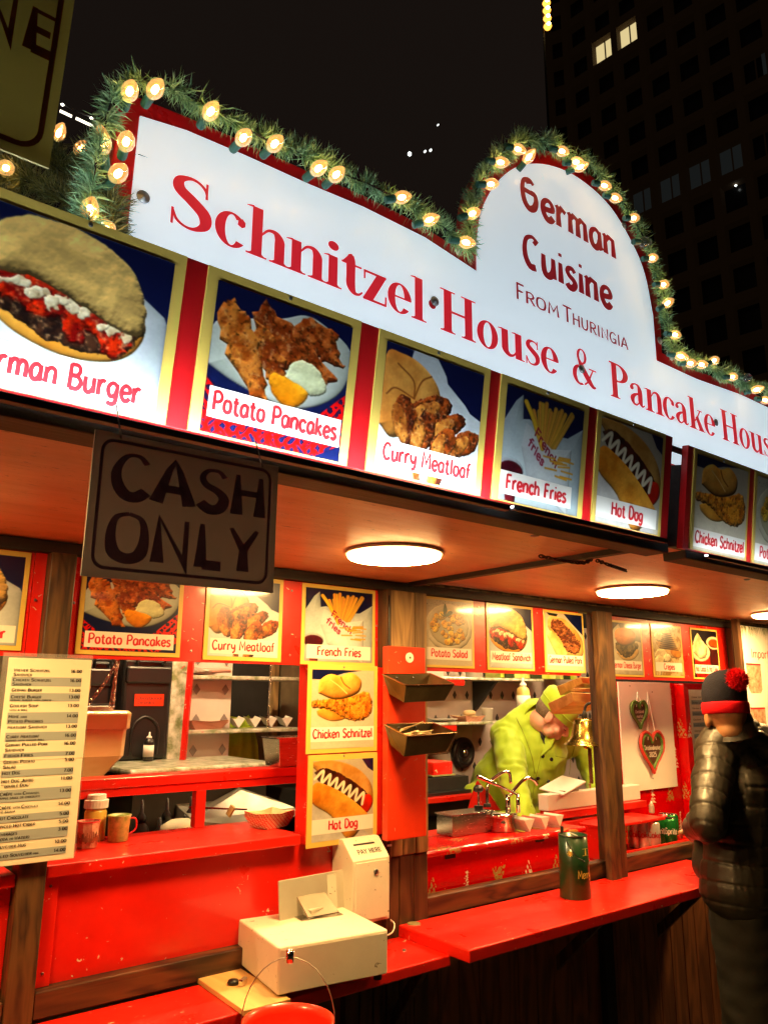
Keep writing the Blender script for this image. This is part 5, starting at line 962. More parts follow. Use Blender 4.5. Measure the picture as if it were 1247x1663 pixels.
q = MB(); fbox(q, TF, 0, 0, tw, .130, -.006, 0); q.build('body', mat('silver_back', (.62,.58,.48), (.55,.51,.42), rough=.35, metal=.4), TB, bevel=.003, seg=3)
q = MB(); fbox(q, TF, tw*.72, .02, tw*.86, .122, .0003, .001); q.build('tape', CREAM, TB); q = MB(); fbox(q, TF, tw-.006, .05, tw-.002, .10, .0002, .0008); q.build('port_edge', BLACK, TB)
RD = thing('card_reader', DF.pt(.25,.20,.108), 'clear plastic card stand with small reader lying on the cash drawer', 'card reader'); CLR = mat('clear_plastic', (.66,.60,.48), rough=.12, alpha=.55, coat=.6)
RF = Frame(DF.pt(wdt*.45,dpt*.62,.1085), ex, ey); q = MB(); fbox(q, RF, 0, 0, .13, .085, 0, .002); q.build('base_plate', STEEL, RD)
q = MB(); q.add([RF.pt(.02,.0,.006),RF.pt(.12,.01,.006),RF.pt(.105,.07,.045),RF.pt(.01,.06,.05)], [(0,1,2,3)]); q.add([RF.pt(.02,.0,.009),RF.pt(.12,.01,.009),RF.pt(.105,.07,.048),RF.pt(.01,.06,.053)], [(0,1,2,3)]); q.build('sloped_cover', CLR, RD)
q = MB(); q.tube([RF.pt(.02,.0,.006),RF.pt(.12,.01,.006),RF.pt(.105,.07,.046),RF.pt(.01,.06,.051),RF.pt(.02,0,.006)], .0016, 6); q.build('wire_frame', CHROME, RD)
q = MB(); q.obox(RF.pt(.05,.03,.014), .05, .035, .018, (0,0,.2)); q.build('reader_body', mat('grey_reader', (.42,.37,.28), rough=.3), RD, bevel=.003)
MB().tube(catmull([at(628,1490,Y=2.05), at(640,1500,Y=2.03), at(636,1515,Y=2.0), at(620,1518,Y=1.97), at(600,1500,Y=1.98)], 6), .0024, 6).build('power_cable', CREAM, None, smooth=True, label='thin pale cable looping from the pay box to the cash drawer', cat='cable')
# red bucket with wire handle and clip
BY = 1.655; BKc = at(468,1657,Y=BY); BZ = BKc.z; BK = thing('bucket', (BKc.x,BY,BZ-.2), 'bright red plastic bucket with raised wire handle, cut off by the bottom edge', 'bucket')
BR = (at(535,1650,Y=BY)-at(401,1650,Y=BY)).length/2*.93
BRED = mat('red_bucket_plastic', (.80,.035,.01), (.74,.03,.008), rough=.3, ns=5, coat=.3)
MB().lathe([(BR*.76,-.20),(BR*.96,-.02),(BR*.99,-.018),(BR*1.0,0),(BR*.955,.001),(BR*.94,-.02),(BR*.74,-.195),(0,-.195)], (BKc.x,BY,BZ), 36).build('body', BRED, BK, smooth=True)
top_h = at(462,1549, Y=BY); hl = Vector((BKc.x-BR*.80, BY+BR*.62, BZ-.01)); hr = Vector((BKc.x+BR*.80, BY-BR*.62, BZ-.01)); hp = []
for k in range(17):
    a = math.pi*k/16; c0 = hl.lerp(hr, (1-math.cos(a))/2); hp.append(c0+Vector((0,0,(top_h.z-BZ)*math.sin(a)))+Vector((.0,.0,0)))
MB().tube(hp, .0012, 6).build('wire_handle', ALU, BK, smooth=True)
CLP = thing('clip', hp[8], 'shiny metal binder clip at the top of the bucket handle', 'clip'); MB().lathe([(.009,-.012),(.009,.012),(.0065,.0125),(.0065,-.0125)], hp[8]+Vector((0,0,.002)), 14).build('ring', CHROME, CLP, smooth=True)

# ---- left window
MUGP = mat('mug_print', (.74,.58,.42), (.40,.05,.03), rough=.3, ns=34, coat=.5); 
def mug(c, s, label, body, rimm, handle=None, hx=1):
    T = thing('mug', c, label, 'mug'); c = Vector(c)
    MB().lathe([(.030*s,0),(.033*s,.003),(.037*s,.075*s),(.039*s,.082*s),(.036*s,.083*s),(.033*s,.075*s),(.028*s,.006),(0,.006)], c, 8 if rimm is REDTXT else 28).build('body', body, T, smooth=rimm is not REDTXT)
    q = MB(); q.tube([c+Vector((.0385*s*math.cos(a),.0385*s*math.sin(a),.083*s)) for a in np.linspace(0, 2*math.pi, 9 if rimm is REDTXT else 25)], .0017, 6); q.build('rim', rimm, T)
    if handle: MB().tube(catmull([c+Vector((.033*s*hx,0,.07*s)), c+Vector((.058*s*hx,0,.066*s)), c+Vector((.060*s*hx,0,.035*s)), c+Vector((.033*s*hx,0,.015*s))], 5), .0032*s, 8).build('handle', handle, T, smooth=True)
    return T
mc = at(146,1380,Z=1.3005); mug((mc.x+.004,mc.y+.035,1.3005), .80, 'octagonal white souvenir mug with red city skyline print on the red sill', MUGP, REDTXT)
GM = mat('green_mug_print', (.62,.50,.20), (.12,.24,.04), rough=.3, ns=30, coat=.4); mg = at(175,1362,Z=1.3005); mug((mg.x+.01,2.27,1.3005), .82, 'green and yellow printed mug with a red handle behind the skyline mug', GM, GM, REDTXT, 1)
q = MB(); g_m = random.Random(4); T_m = bpy.data.objects['mug']
for k in range(30):
    a = math.pi*(1.02+.95*k/29); r_ = .0305; b_ = g_m.uniform(.012,.02); hh_ = g_m.uniform(.008,.026); cx_, cy_ = mc.x+.004+r_*math.cos(a), mc.y+.035+r_*math.sin(a)
    q.obox((cx_,cy_,1.3005+b_+hh_/2), .0022,.0016,hh_, (0,0,a+math.pi/2))
sk = q.build('skyline_print', mat('skyline_ink', (.08,.05,.04), (.45,.12,.05), rough=.4, ns=60), T_m); sk['kind'] = 'stuff'
JR = thing('jar', (at(150,1340,Z=1.3).x,2.3,1.3005), 'yellow sauce jar with white screw lid behind the mugs', 'jar'); jx = at(155,1330,Y=2.32).x
MB().lathe([(.028,0),(.030,.004),(.030,.075),(.026,.085)], (jx,2.32,1.3005), 20).build('body', mat('yellow_sauce', (.74,.52,.10), rough=.2, ns=5), JR, smooth=True); MB().lathe([(.032,.086),(.033,.088),(.033,.108),(.026,.109),(.025,.122),(0,.123)], (jx,2.32,1.3005), 24).build('lid', WHITE, JR)
TRAYP = mat('red_check_tray', (.72,.58,.40), (.62,.03,.01), rough=.5, ns=1)
def check_mat():
    q, nt, p = _nt('red_lattice_paper'); tc = nt.nodes.new('ShaderNodeTexCoord'); w1 = nt.nodes.new('ShaderNodeTexWave'); w2 = nt.nodes.new('ShaderNodeTexWave')
    for w_, d_ in ((w1, 28), (w2, -28)):
        mp = nt.nodes.new('ShaderNodeMapping'); mp.inputs['Rotation'].default_value = (0, R(d_*1.4), R(d_)); nt.links.new(tc.outputs['Object'], mp.inputs[0]); nt.links.new(mp.outputs[0], w_.inputs[0]); w_.inputs['Scale'].default_value = 38
    mx = nt.nodes.new('ShaderNodeMath'); mx.operation = 'MAXIMUM'; nt.links.new(w1.outputs['Fac'], mx.inputs[0]); nt.links.new(w2.outputs['Fac'], mx.inputs[1])
    cr = nt.nodes.new('ShaderNodeValToRGB'); cr.color_ramp.interpolation = 'LINEAR'; cr.color_ramp.elements[0].position = .78; cr.color_ramp.elements[1].position = .86; cr.color_ramp.elements[0].color = (.72,.58,.42,1); cr.color_ramp.elements[1].color = (.60,.02,.01,1)
    nt.links.new(mx.outputs[0], cr.inputs[0]); nt.links.new(cr.outputs[0], p.inputs['Base Color']); p.inputs['Roughness'].default_value = .5; return q
LAT = check_mat(); KRAFT = mat('cream_paper_inside', (.80,.62,.36), (.76,.57,.32), rough=.6)
def tray(c, sx, sy, h, rz, label, n_=1, inner=KRAFT):
    T = thing('paper_tray', c, label, 'food tray'); c = Vector(c); M_ = Matrix.Rotation(rz, 3, 'Z')
    for k in range(n_):
        dz = k*.006; b = [M_@Vector((a*sx*.34, d*sy*.34, dz)) + c for a, d in ((-1,-1),(1,-1),(1,1),(-1,1))]; t_ = [M_@Vector((a*sx*.5, d*sy*.5, h+dz)) + c for a, d in ((-1,-1),(1,-1),(1,1),(-1,1))]
        ms = [(t_[i]+t_[(i+1)%4])/2 - Vector((0,0,.006)) for i in range(4)]
        V = b + t_ + ms; F_ = [(0,3,2,1)]+[(i,(i+1)%4,4+(i+1)%4,8+i,4+i) for i in range(4)]; q = MB(); q.add(V, F_)
        q.build('tray_shell', LAT, T); cen = c+Vector((0,0,h*.5))
        V2 = [v+(cen-v)*.03+Vector((0,0,.0012)) for v in V]; q = MB(); q.add(V2, [f[::-1] for f in F_]); q.build('lining', inner, T)
    return T
tc_ = at(447,1345,Z=1.3005); tray((tc_.x,tc_.y+.035,1.3005), .125, .10, .036, .25, 'stack of red and cream lattice paper trays at the right end of the sill', 3)
# batter funnel hanging on chains, black drink dispensers, counter things
BT = thing('batter_funnel', at(172,1262,Y=2.6), 'translucent yellow batter funnel hanging on chains left of the dispensers', 'funnel')
BATT = mat('batter_plastic', (.86,.66,.36), (.74,.50,.20), rough=.3, ns=4, coat=.3, stretch=(1,1,3)); fc = at(150,1210,Y=2.6); fx = fc.x-.025; z0, z1 = 1.425, 1.648
def sqring(hw, z, cx=fx, cy=2.6, hy=None): hy = hy or hw*.8; return [(cx+a*hw, cy+b*hy, z) for a, b in ((-.85,-1),(.85,-1),(1,-.8),(1,.8),(.85,1),(-.85,1),(-1,.8),(-1,-.8))]
rings = [(.028,z0-.02),(.040,z0),(.105,z0+.085),(.108,z0+.165),(.116,z0+.167),(.118,z1-.008),(.108,z1),(.09,z1+.001)]
q = MB(); V = []; F_ = []
for hw, z in rings: V += sqring(hw, z)
for i in range(len(rings)-1):
    for k in range(8): F_.append((i*8+k, i*8+(k+1)%8, (i+1)*8+(k+1)%8, (i+1)*8+k))
F_.append(tuple(range(8))[::-1]); F_.append(tuple((len(rings)-1)*8+k for k in range(8))); q.add(V, F_).build('body', BATT, BT, bevel=.004)
MB().box(fx-.085,2.56,z1+.002, fx+.075,2.64,z1+.022).build('black_lid', BLACK, BT, bevel=.004); MB().lathe([(.07,0),(.075,.012),(.06,.014)], (fx+.01,2.6,z1+.001), 24).build('collar', WHITE, BT)
CHS = mat('bright_chain', (.72,.66,.55), rough=.25, metal=1)
chain('hanging_chain', [(fx+.06,2.52,1.83),(fx+.045,2.52,1.66)], .014, .0018, BT, CHS); chain('hanging_chain', [(fx+.075,2.50,1.86),(fx+.03,2.52,1.75),(fx-.02,2.53,1.67)], .014, .0016, BT, CHS)
chain('hanging_chain', [(fx+.052,2.515,1.83),(fx+.052,2.515,1.66)], .013, .0016, BT, CHS)
RB = MB().lathe([(.05,0),(.06,.06),(.055,.12),(.02,.13)], (fx+.0,2.78,1.66), 20).build('pink_jug', mat('pink_yellow_jug', (.66,.42,.14), (.55,.16,.10), rough=.4, ns=8), None, smooth=True, label='yellow and pink jug behind the chains above the batter funnel', cat='jug')
def dispenser(x0, x1, y, z0, z1, label, sticker):
    T = thing('drink_dispenser', ((x0+x1)/2, y+.1, z0), label, 'dispenser'); w_ = x1-x0
    MB().box(x0,y,z0,x1,y+.25,z1).build('body', BLACK, T, bevel=.018, seg=3); MB().box(x0+.01,y-.012,z1-.10,x1-.01,y+.1,z1-.035).build('lid_edge', BLACK, T, bevel=.008)
    MB().tube(catmull([(x0+w_*.25,y-.006,z1-.03),(x0+w_*.25,y-.02,z1-.005),(x0+w_*.75,y-.02,z1-.005),(x0+w_*.75,y-.006,z1-.03)], 4), .006, 8).build('latch_handle', BLACK, T, smooth=True)
    q = MB(); q.tube(catmull([(x0+w_*.25,y-.002,z0+.02),(x0+w_*.25,y-.002,z0+.12),(x0+w_*.5,y-.002,z0+.16),(x0+w_*.75,y-.002,z0+.12),(x0+w_*.75,y-.002,z0+.02)], 5), .006, 6); q.build('tap_recess_edge', BLACK, T, smooth=True)
    if sticker:
        sx0 = x0+w_*.25; MB().box(sx0,y-.0035,z0+.20,sx0+w_*.58,y-.0015,z0+.245).build('label_sticker', REDO, T)
        fr = Frame((sx0,y-.0036,z0+.2)); q = MB()
        write('Christkindl', fr, .006, .024, w_*.55, .011, .0003, q, w=1.2); write('Drinks', fr, .012, .008, w_*.40, .010, .0003, q, w=1.2); q.build('sticker_lettering', INKB, T)
    return T
dispenser(1.10,1.30, 2.97,1.4555,1.84, 'tall black insulated drink dispenser with a small red sticker', True); dispenser(.985,1.095, 3.05,1.4555,1.83, 'black insulated drink dispenser left of the one with the sticker', False)
rbox('dispenser_stand', BLACKM, .9,3.23,1.0, 1.32,3.28,1.43, None, label='black stand behind the two drink dispensers', cat='stand')
def bottle(c, r, h, body, cap, label, lab=None, n=18):
    T = thing('bottle', c, label, 'bottle'); c = Vector(c); MB().lathe([(r*.9,0),(r,.004),(r,h*.62),(r*.85,h*.72),(r*.35,h*.80),(r*.35,h*.84)], c, n).build('body', body, T, smooth=True)
    MB().lathe([(r*.55,h*.78),(r*.5,h*.84),(r*.22,h*.88),(r*.15,h),(0,h*1.01)], c, n).build('cap', cap, T, smooth=True)
    if lab: MB().lathe([(r*1.02,h*.15),(r*1.02,h*.55)], c, n).build('label_band', lab, T, smooth=True)
    return T
bp_ = at(241,1226,Y=2.93); bottle((bp_.x,2.93,1.4555), .019, .105, BLACK, WHITE, 'small dark bottle with white nozzle before the black dispenser', PAPER)
for k in range(4):
    bx = .955+k*.085; bottle((bx,2.55,1.065), .030, .30, BLACK, BLACK, ['first','second','third','fourth'][k]+' black pump bottle from the left under the red rail', mat('black_label', (.05,.045,.04), rough=.5) if k == 0 else None) if k else None
for k in range(2): bottle((1.09+k*.085,2.52,1.062), .033, .25, BLACK, BLACK, ('left' if k == 0 else 'right')+' stout black bottle under the red rail', None)
# aluminium hood / flat top grill below the rail
GH = thing('griddle_hood', (1.35,2.6,1.30), 'dull aluminium sloped griddle hood under the red rail', 'griddle')
MB().add([(1.175,2.46,1.20),(1.55,2.46,1.235),(1.55,2.90,1.36),(1.24,2.90,1.36),(1.175,2.46,1.305),(1.40,2.56,1.375),(1.62,2.56,1.30),(1.62,2.46,1.25)], [(0,1,7,6,5,4),(4,5,2,3),(5,6,2),(0,4,3)]).build('hood', ALU, GH, bevel=.002)
MB().box(1.16,2.45,1.16, 1.66,2.70,1.205).build('base_plate', STEEL, GH, bevel=.004); MB().obox((1.30,2.44,1.325), .009,.02,.034,(.5,.2,.3)).build('wooden_handle', PINE, GH)
SPP = MB().tube([(1.16,2.46,1.345),(1.36,2.44,1.325)], .003, 6).build('metal_rod', CHROME, None, label='thin metal rod lying across the griddle under the rail', cat='rod')
DG = MB().lathe([(.06,0),(.055,.02),(.03,.035),(0,.038)], (1.155,2.50,1.27), 20, sq=(1.2,.8)).build('dough_lump', mat('pale_dough', (.62,.54,.38), rough=.6, ns=12, bump=.3), None, smooth=True, label='pale lump of dough left of the aluminium griddle', cat='dough')
# hanging shelves with oilcloth, cones, basket, chain, apron, steel pan
for z_, y_, lb in ((1.772,2.96,'upper'), (1.558,2.96,'lower')):
    MB().box(1.372,y_,z_-.012, 1.905,y_+.16,z_+.004).build('shelf', FLOR, None, bevel=.004, label=lb+' hanging shelf edged in floral oilcloth behind the left window', cat='shelf')
chain('shelf_chain', [(1.735,2.955,1.93),(1.730,2.955,1.57)], .012, .0014, None, CHS, label='thin chain hanging between the two oilcloth shelves', cat='chain')
tray((1.475,3.03,1.5625), .17, .10, .030, .05, 'red lattice paper tray on the lower shelf behind the left window', 2)
cone0 = None
for k in range(4):
    x_ = 1.612+k*.078
    q = MB(); q.add([(x_-.028,2.99,1.602),(x_+.028,2.99,1.602),(x_,2.99,1.5635),(x_-.022,3.06,1.612),(x_+.034,3.06,1.612),(x_+.004,3.06,1.575)], [(0,1,2),(0,2,5,3),(1,4,5,2)])
    q.build('paper_holder', PAPER, None, label=['first','second','third','fourth'][k]+' white folded V-shaped holder from the left on the lower hanging shelf', cat='holder', group='folded holders on the hanging shelf')
for x_, lb in ((1.49,'roll of plastic wrap on the upper hanging shelf'),): MB().tube([(x_-.05,3.0,1.795),(x_+.06,2.97,1.800)], .011, 12).build('film_roll', mat('pink_roll', (.62,.30,.24), rough=.35, ns=20), None, label='pink and white '+lb, cat='roll')
q = MB()
for k in range(5): q.obox((1.40+k*.012,3.02,1.785+k*.004), .10,.09,.006,(.05*k,.06,.2*k))
q.build('plastic_bags', mat('crumpled_bag', (.60,.54,.48), rough=.25, ns=22, bump=.6, bs=60), None, label='crumpled clear plastic bags piled on the upper hanging shelf', cat='bags')
AP = MB(); APM = mat('lime_cloth', (.36,.50,.015), (.26,.37,.010), rough=.75, ns=9, bump=.25, bs=40, stretch=(3,3,.7))
q = MB(); nU, nV = 22, 16
for j in range(nV):
    for i in range(nU):
        u = i/(nU-1); v = j/(nV-1); wd = .10+.075*min(1, v*2.5)**.6; x_ = 1.66+(u-.5)*wd*1.15+.02*v; z_ = 1.615-.33*v-.01*math.sin(u*3.1); y_ = 3.1-.035*math.sin(u*math.pi)*(1)+.012*math.sin(u*21+v*3)*(v+.2); q.v.append((x_, y_, z_))
for j in range(nV-1):
    for i in range(nU-1): a = j*nU+i; q.f.append((a, a+1, a+1+nU, a+nU)); q.m.append(0)
q.build('hanging_apron', APM, None, smooth=True, label='lime green apron hanging behind the white tile panel', cat='apron')
SP_ = thing('steel_pan', (1.475,2.4,1.463), 'deep stainless steel food pan standing on the red rail', 'pan')
MB().add([(1.425,2.345,1.463),(1.555,2.345,1.463),(1.555,2.44,1.463),(1.425,2.44,1.463),(1.413,2.335,1.556),(1.565,2.335,1.556),(1.565,2.45,1.556),(1.413,2.45,1.556),(1.418,2.340,1.556),(1.56,2.340,1.556),(1.56,2.445,1.556),(1.418,2.445,1.556),(1.43,2.35,1.466),(1.55,2.35,1.466),(1.55,2.435,1.466),(1.43,2.435,1.466)],
 [(0,3,2,1),(0,1,5,4),(1,2,6,5),(2,3,7,6),(3,0,4,7),(4,5,9,8),(5,6,10,9),(6,7,11,10),(7,4,8,11),(8,9,13,12),(9,10,14,13),(10,11,15,14),(11,8,12,15),(12,13,14,15)]).build('body', STEEL, SP_, bevel=.005, seg=3)
q = MB(); q.box(1.400,2.328,1.556, 1.572,2.338,1.559); q.box(1.400,2.447,1.556, 1.572,2.457,1.559); q.box(1.400,2.338,1.556, 1.412,2.447,1.559); q.build('flange', CHROME, SP_)
# ---- right window: shelves, plates, boxes
for z_, x0, x1, y_, lb in ((1.805,3.05,4.05,3.40,'upper'),(1.545,2.98,3.74,3.40,'lower')):
    MB().box(x0,y_,z_-.012, x1,y_+.238,z_+.004).build('wall_shelf', FLOR, None, bevel=.004, label=lb+' white oilcloth shelf on the diamond tiled wall', cat='shelf')
    q = MB(); q.box(x0,y_+.005,z_-.045, x0+.28,y_+.02,z_-.0125); q.build('red_shelf_front', RED, None, label='dark red strip under the '+lb+' wall shelf', cat='strip')
q = MB()
q.add([(3.62,3.42,1.79),(3.64,3.42,1.79),(3.64,3.63,1.79),(3.62,3.63,1.79),(3.62,3.60,1.62),(3.64,3.60,1.62),(3.64,3.63,1.60),(3.62,3.63,1.60)], [(0,1,2,3),(4,7,6,5),(0,4,5,1),(1,5,6,2),(2,6,7,3),(3,7,4,0)]); q.build('shelf_bracket', BLACKM, None, label='dark triangular bracket under the upper wall shelf', cat='bracket')
GB_ = mat('green_box_print', (.30,.42,.02), (.60,.56,.20), rough=.35, ns=9, coat=.3); GBK = mat('green_box_edge', (.03,.04,.01), rough=.4)
for k, (px, wx) in enumerate(((835,.20),(880,.26),(925,.15))):
    x_ = at(px,1103,Y=3.42).x; z_ = 1.8095
    T = thing('green_box', (x_,3.44,z_), ['left','middle','right'][k]+' flat green printed box on the upper wall shelf', 'box'); MB().obox((x_,3.50,z_+.03), wx,.16,.055,(0,0,-.15)).build('carton', GB_, T, bevel=.002); MB().obox((x_-wx*.25,3.415,z_+.028), wx*.35,.012,.05,(0,0,-.15)).build('dark_flap', GBK, T)
T = thing('plastic_tub', (at(775,1095,Y=3.45).x,3.45,1.8095), 'white plastic tub at the top edge of the serving window', 'tub'); MB().lathe([(.05,0),(.062,.09),(.066,.092),(.066,.10),(0,.101)], (at(775,1095,Y=3.45).x,3.48,1.8095), 24).build('body', WHITE, T, smooth=True)
T = thing('plate', (3.20,3.47,1.549), 'white plate on the lower wall shelf', 'plate'); MB().lathe([(.045,0),(.05,.003),(.10,.016),(.101,.018),(.05,.007),(0,.006)], (3.21,3.49,1.5495), 36).build('plate_body', WHITE, T, smooth=True)
tray((3.43,3.48,1.5495), .19, .12, .035, .1, 'red lattice tray with a bread roll on the lower wall shelf', 1)
MB().lathe([(.0,-.018),(.03,-.012),(.038,0),(.03,.014),(0,.020)], (3.43,3.47,1.598), 16, sq=(1.3,.8)).build('bread_roll', mat('pale_roll', (.70,.50,.26), rough=.6, ns=12), None, smooth=True, label='pale bread roll lying in the lattice tray on the wall shelf', cat='bread roll')
T = thing('cup', (3.58,3.46,1.549), 'white paper cup at the end of the lower wall shelf', 'cup'); MB().lathe([(.030,0),(.036,.075),(.038,.077),(.034,.078),(.029,.004),(0,.004)], (3.585,3.47,1.5495), 24).build('body', WHITE, T, smooth=True)
MUST = mat('mustard_bottle', (.70,.50,.16), (.66,.45,.13), rough=.3)
bx = at(850,1150,Y=3.3); bottle((bx.x,3.3,1.575), .042, .235, MUST, WHITE, 'tall squeeze bottle with mustard and a white label behind the cook', PAPER)
rbox('ledge', DIRTY, bx.x-.08,3.24,1.55, bx.x+.5,3.39,1.5745, None, label='ledge behind the cook carrying the mustard bottle', cat='ledge')
fc_ = at(751,1222,Y=3.62); T = thing('wall_fan', fc_, 'round dark steel fan on the tiled wall left of the cook', 'fan')
MB().lathe([(.085,0),(.092,.01),(.092,.03),(.078,.034),(.070,.02),(0,.02)], (fc_.x,3.635,fc_.z), 32, axis=(0,-1,0)).build('housing', BLACK, T, smooth=True)
for r_ in (.03,.05,.07): MB().tube([(fc_.x+r_*math.cos(a), 3.598, fc_.z+r_*math.sin(a)) for a in np.linspace(0, 2*math.pi, 25)], .0015, 5).build('grille_ring', CHROME, T)
MB().lathe([(.02,0),(.018,.008),(0,.01)], (fc_.x,3.60,fc_.z), 16, axis=(0,-1,0)).build('hub', CHROME, T, smooth=True)
for k, (a, c_, z_) in enumerate(((2.95,3.28,1.365),(2.95,3.28,1.31))): rbox('timber_strip', POSTW if k == 0 else PINE, a,3.5,z_, c_,3.63,z_+.018, None, label=['upper','lower'][k]+' narrow timber strip on the tiled wall left of the cook', cat='strip')
rbox('red_wall_box', RED, at(690,1240,Y=2.5).x,2.45,1.385, at(721,1240,Y=2.5).x,2.6,1.435, None, label='short red timber ledge poking out beside the orange-red board', cat='ledge')
rbox('white_notice', PAPER, at(692,1100,Y=2.6).x,2.6,1.76, at(720,1100,Y=2.6).x,2.605,1.86, None, bevel=0, label='white notice at the top left corner of the serving window', cat='notice')
rbox('griddle', BLACK, 2.35,2.95,1.135, 2.96,3.0,1.24, None, label='black griddle front behind the condiment pumps', cat='griddle'); rbox('griddle_rail', RED, 2.3,2.9,1.20, 2.95,2.945,1.225, None, label='dark red rail along the griddle front', cat='rail')
rbox('green_pad', mat('yellow_green_pad', (.40,.40,.14), rough=.6), 2.72,3.02,1.303, 2.88,3.12,1.312, None, label='pale green pad on the griddle left of the cook', cat='pad')
for k in range(3): MB().lathe([(.05-.008*k,0),(.055-.008*k,.04)], (2.50+.14*k,3.15,1.303), 18).build('black_pot', BLACK, None, label=['left','middle','right'][k]+' low black pot in the shadow of the griddle', cat='pot')
# condiment pumps
P1 = at(715,1345,Y=2.30); CPB = thing('condiment_station', (2.28,2.27,1.189), 'rectangular steel condiment box with a hooked spout and black plunger', 'condiment dispenser')
cx0, cx1 = at(735,1340,Y=2.24).x, at(800,1340,Y=2.24).x
MB().box(cx0,2.24,1.189,cx1,2.33,1.262).build('box', STEEL, CPB, bevel=.002); MB().box(cx0-.004,2.235,1.2625,cx1+.004,2.335,1.266).build('lid', STEEL, CPB, bevel=.001)
pp = at(777,1312,Y=2.29); MB().tube([(pp.x,2.29,1.266),(pp.x,2.29,1.335)], .0045, 10).build('plunger_rod', CHROME, CPB, smooth=True)
MB().lathe([(.012,0),(.020,.006),(.020,.016),(.012,.026),(0,.028)], (pp.x,2.29,1.330), 18).build('plunger_knob', BLACK, CPB, smooth=True); MB().lathe([(.018,0),(.018,.014),(.01,.015)], (pp.x,2.29,1.266), 14).build('plunger_base', BLACK, CPB)
sx_ = at(791,1300,Y=2.32).x
sp1 = [at(791,1312,Y=2.32), at(791,1280,Y=2.32), at(797,1268,Y=2.32), at(810,1258,Y=2.31), at(820,1253,Y=2.30), at(827,1256,Y=2.29), at(829,1272,Y=2.29)]; MB().tube(catmull(sp1, 5), .0065, 10).build('spout', CHROME, CPB, smooth=True); MB().lathe([(.016,0),(.014,.012),(.008,.013)], (sp1[0].x,2.32,1.266), 14).build('spout_base', BLACK, CPB)
PT = thing('condiment_pot', (2.46,2.2,1.189), 'round steel condiment pot with a long pump lever and hooked spout', 'condiment dispenser')
pc = at(812,1335,Y=2.24); MB().lathe([(.055,0),(.058,.003),(.058,.052),(.066,.054),(.066,.058)], (pc.x,2.24,1.189), 30).build('pot', STEEL, PT, smooth=True); MB().lathe([(.068,.0585),(.068,.063),(.05,.067),(.02,.070),(0,.070)], (pc.x,2.24,1.189), 30).build('lid', CHROME, PT, smooth=True)
a1 = at(825,1318,Y=2.24); a2 = at(826,1290,Y=2.24); MB().tube([(a1.x,2.24,1.255),(a1.x,2.24,a2.z)], [.011,.009], 12).build('pump_column', CHROME, PT, smooth=True); b1 = at(841,1312,Y=2.22); b2 = at(841,1288,Y=2.22); MB().tube([(b1.x,2.22,1.25),(b1.x,2.22,b2.z)], [.009,.007], 12).build('lever_post', CHROME, PT, smooth=True)
MB().tube([at(841,1291,Y=2.22), at(812,1277,Y=2.21), at(775,1261,Y=2.19)], [.0045,.006,.0075], 10).build('pump_lever', CHROME, PT, smooth=True)
MB().tube(catmull([at(828,1292,Y=2.24), at(836,1281,Y=2.23), at(848,1268,Y=2.22), at(858,1263,Y=2.21), at(867,1267,Y=2.20), at(872,1274,Y=2.20)], 5), .0065, 10).build('spout', CHROME, PT, smooth=True)
MB().lathe([(.008,0),(.005,.004),(.010,.006),(0,.012)], (pc.x-.045,2.185,1.225), 12, axis=(-.4,-1,0)).build('latch', CHROME, PT)
for k, (px, py) in enumerate(((850,1343),(876,1343),(899,1333))):
    c = at(px, py+4, Y=2.17); T = thing('taco_holder', (c.x,2.2,1.189), ['left','middle','right'][k]+' V-shaped steel snack holder on the wrapped counter', 'holder', None)
    w2 = .026 if k else .030; L_ = .10; q = MB(); ang = .0; x_ = c.x; zt = 1.189+.046
    for a, b in ((-1,0),(1,0)):
        q.add([(x_,2.14,1.190),(x_,2.14+L_,1.190),(x_+a*w2,2.14+L_,zt),(x_+a*w2,2.14,zt)], [(0,1,2,3)]); q.add([(x_,2.14,1.1915),(x_,2.14+L_,1.1915),(x_+a*w2*.96,2.14+L_,zt),(x_+a*w2*.96,2.14,zt)], [(0,3,2,1)])
    q.add([(x_,2.139,1.190),(x_-w2,2.139,zt),(x_+w2,2.139,zt)], [(0,1,2)]); q.build('folded_sheet', BSHEET, T)
rbox('napkin_tray', RED, at(690,1372,Y=2.36).x,2.34,1.165, at(790,1340,Y=2.36).x,2.46,1.178, None, label='low red tray behind the wrapped counter left of the condiment box', cat='tray')
MB().obox((2.02,2.42,1.19), .16,.10,.008,(0,.05,.2)).build('napkins', PAPER, None, label='white napkins lying in the low red tray', cat='napkins')
# green can "Merry"
gc = at(949,1460,Z=1.0015); gy = gc.y+.040; gr = .055; GC = thing('green_can', (gc.x,gy,1.0015), 'tall dark green painted can lettered Merry on the right drink shelf', 'can')
hg = at(949,1352,Y=gy).z-1.0015; GREEN = mat('dark_green_enamel', (.012,.052,.016), (.008,.035,.011), rough=.3, ns=6, coat=.4)
MB().lathe([(gr,0),(gr*1.01,.002),(gr*.97,hg*.5),(gr*.93,hg),(gr*.90,hg),(gr*.93,hg*.5),(gr*.96,.004),(0,.004)], (gc.x,gy,1.0015), 32).build('body', GREEN, GC, smooth=True)
MB().tube([(gc.x+gr*.93*math.cos(a), gy+gr*.93*math.sin(a), 1.0015+hg) for a in np.linspace(0, 2*math.pi, 33)], .0018, 6).build('rim', BLACK, GC)
MB().tube(catmull([(gc.x-gr*.93,gy-.01,1.0015+hg*.93),(gc.x-gr*.75,gy-gr*.75,1.0015+hg*.72),(gc.x-gr*.2,gy-gr*1.04,1.0015+hg*.60),(gc.x-gr*.75,gy-gr*.7,1.0015+hg*.62)][:3], 5), .0016, 6).build('wire_handle', BLACK, GC)
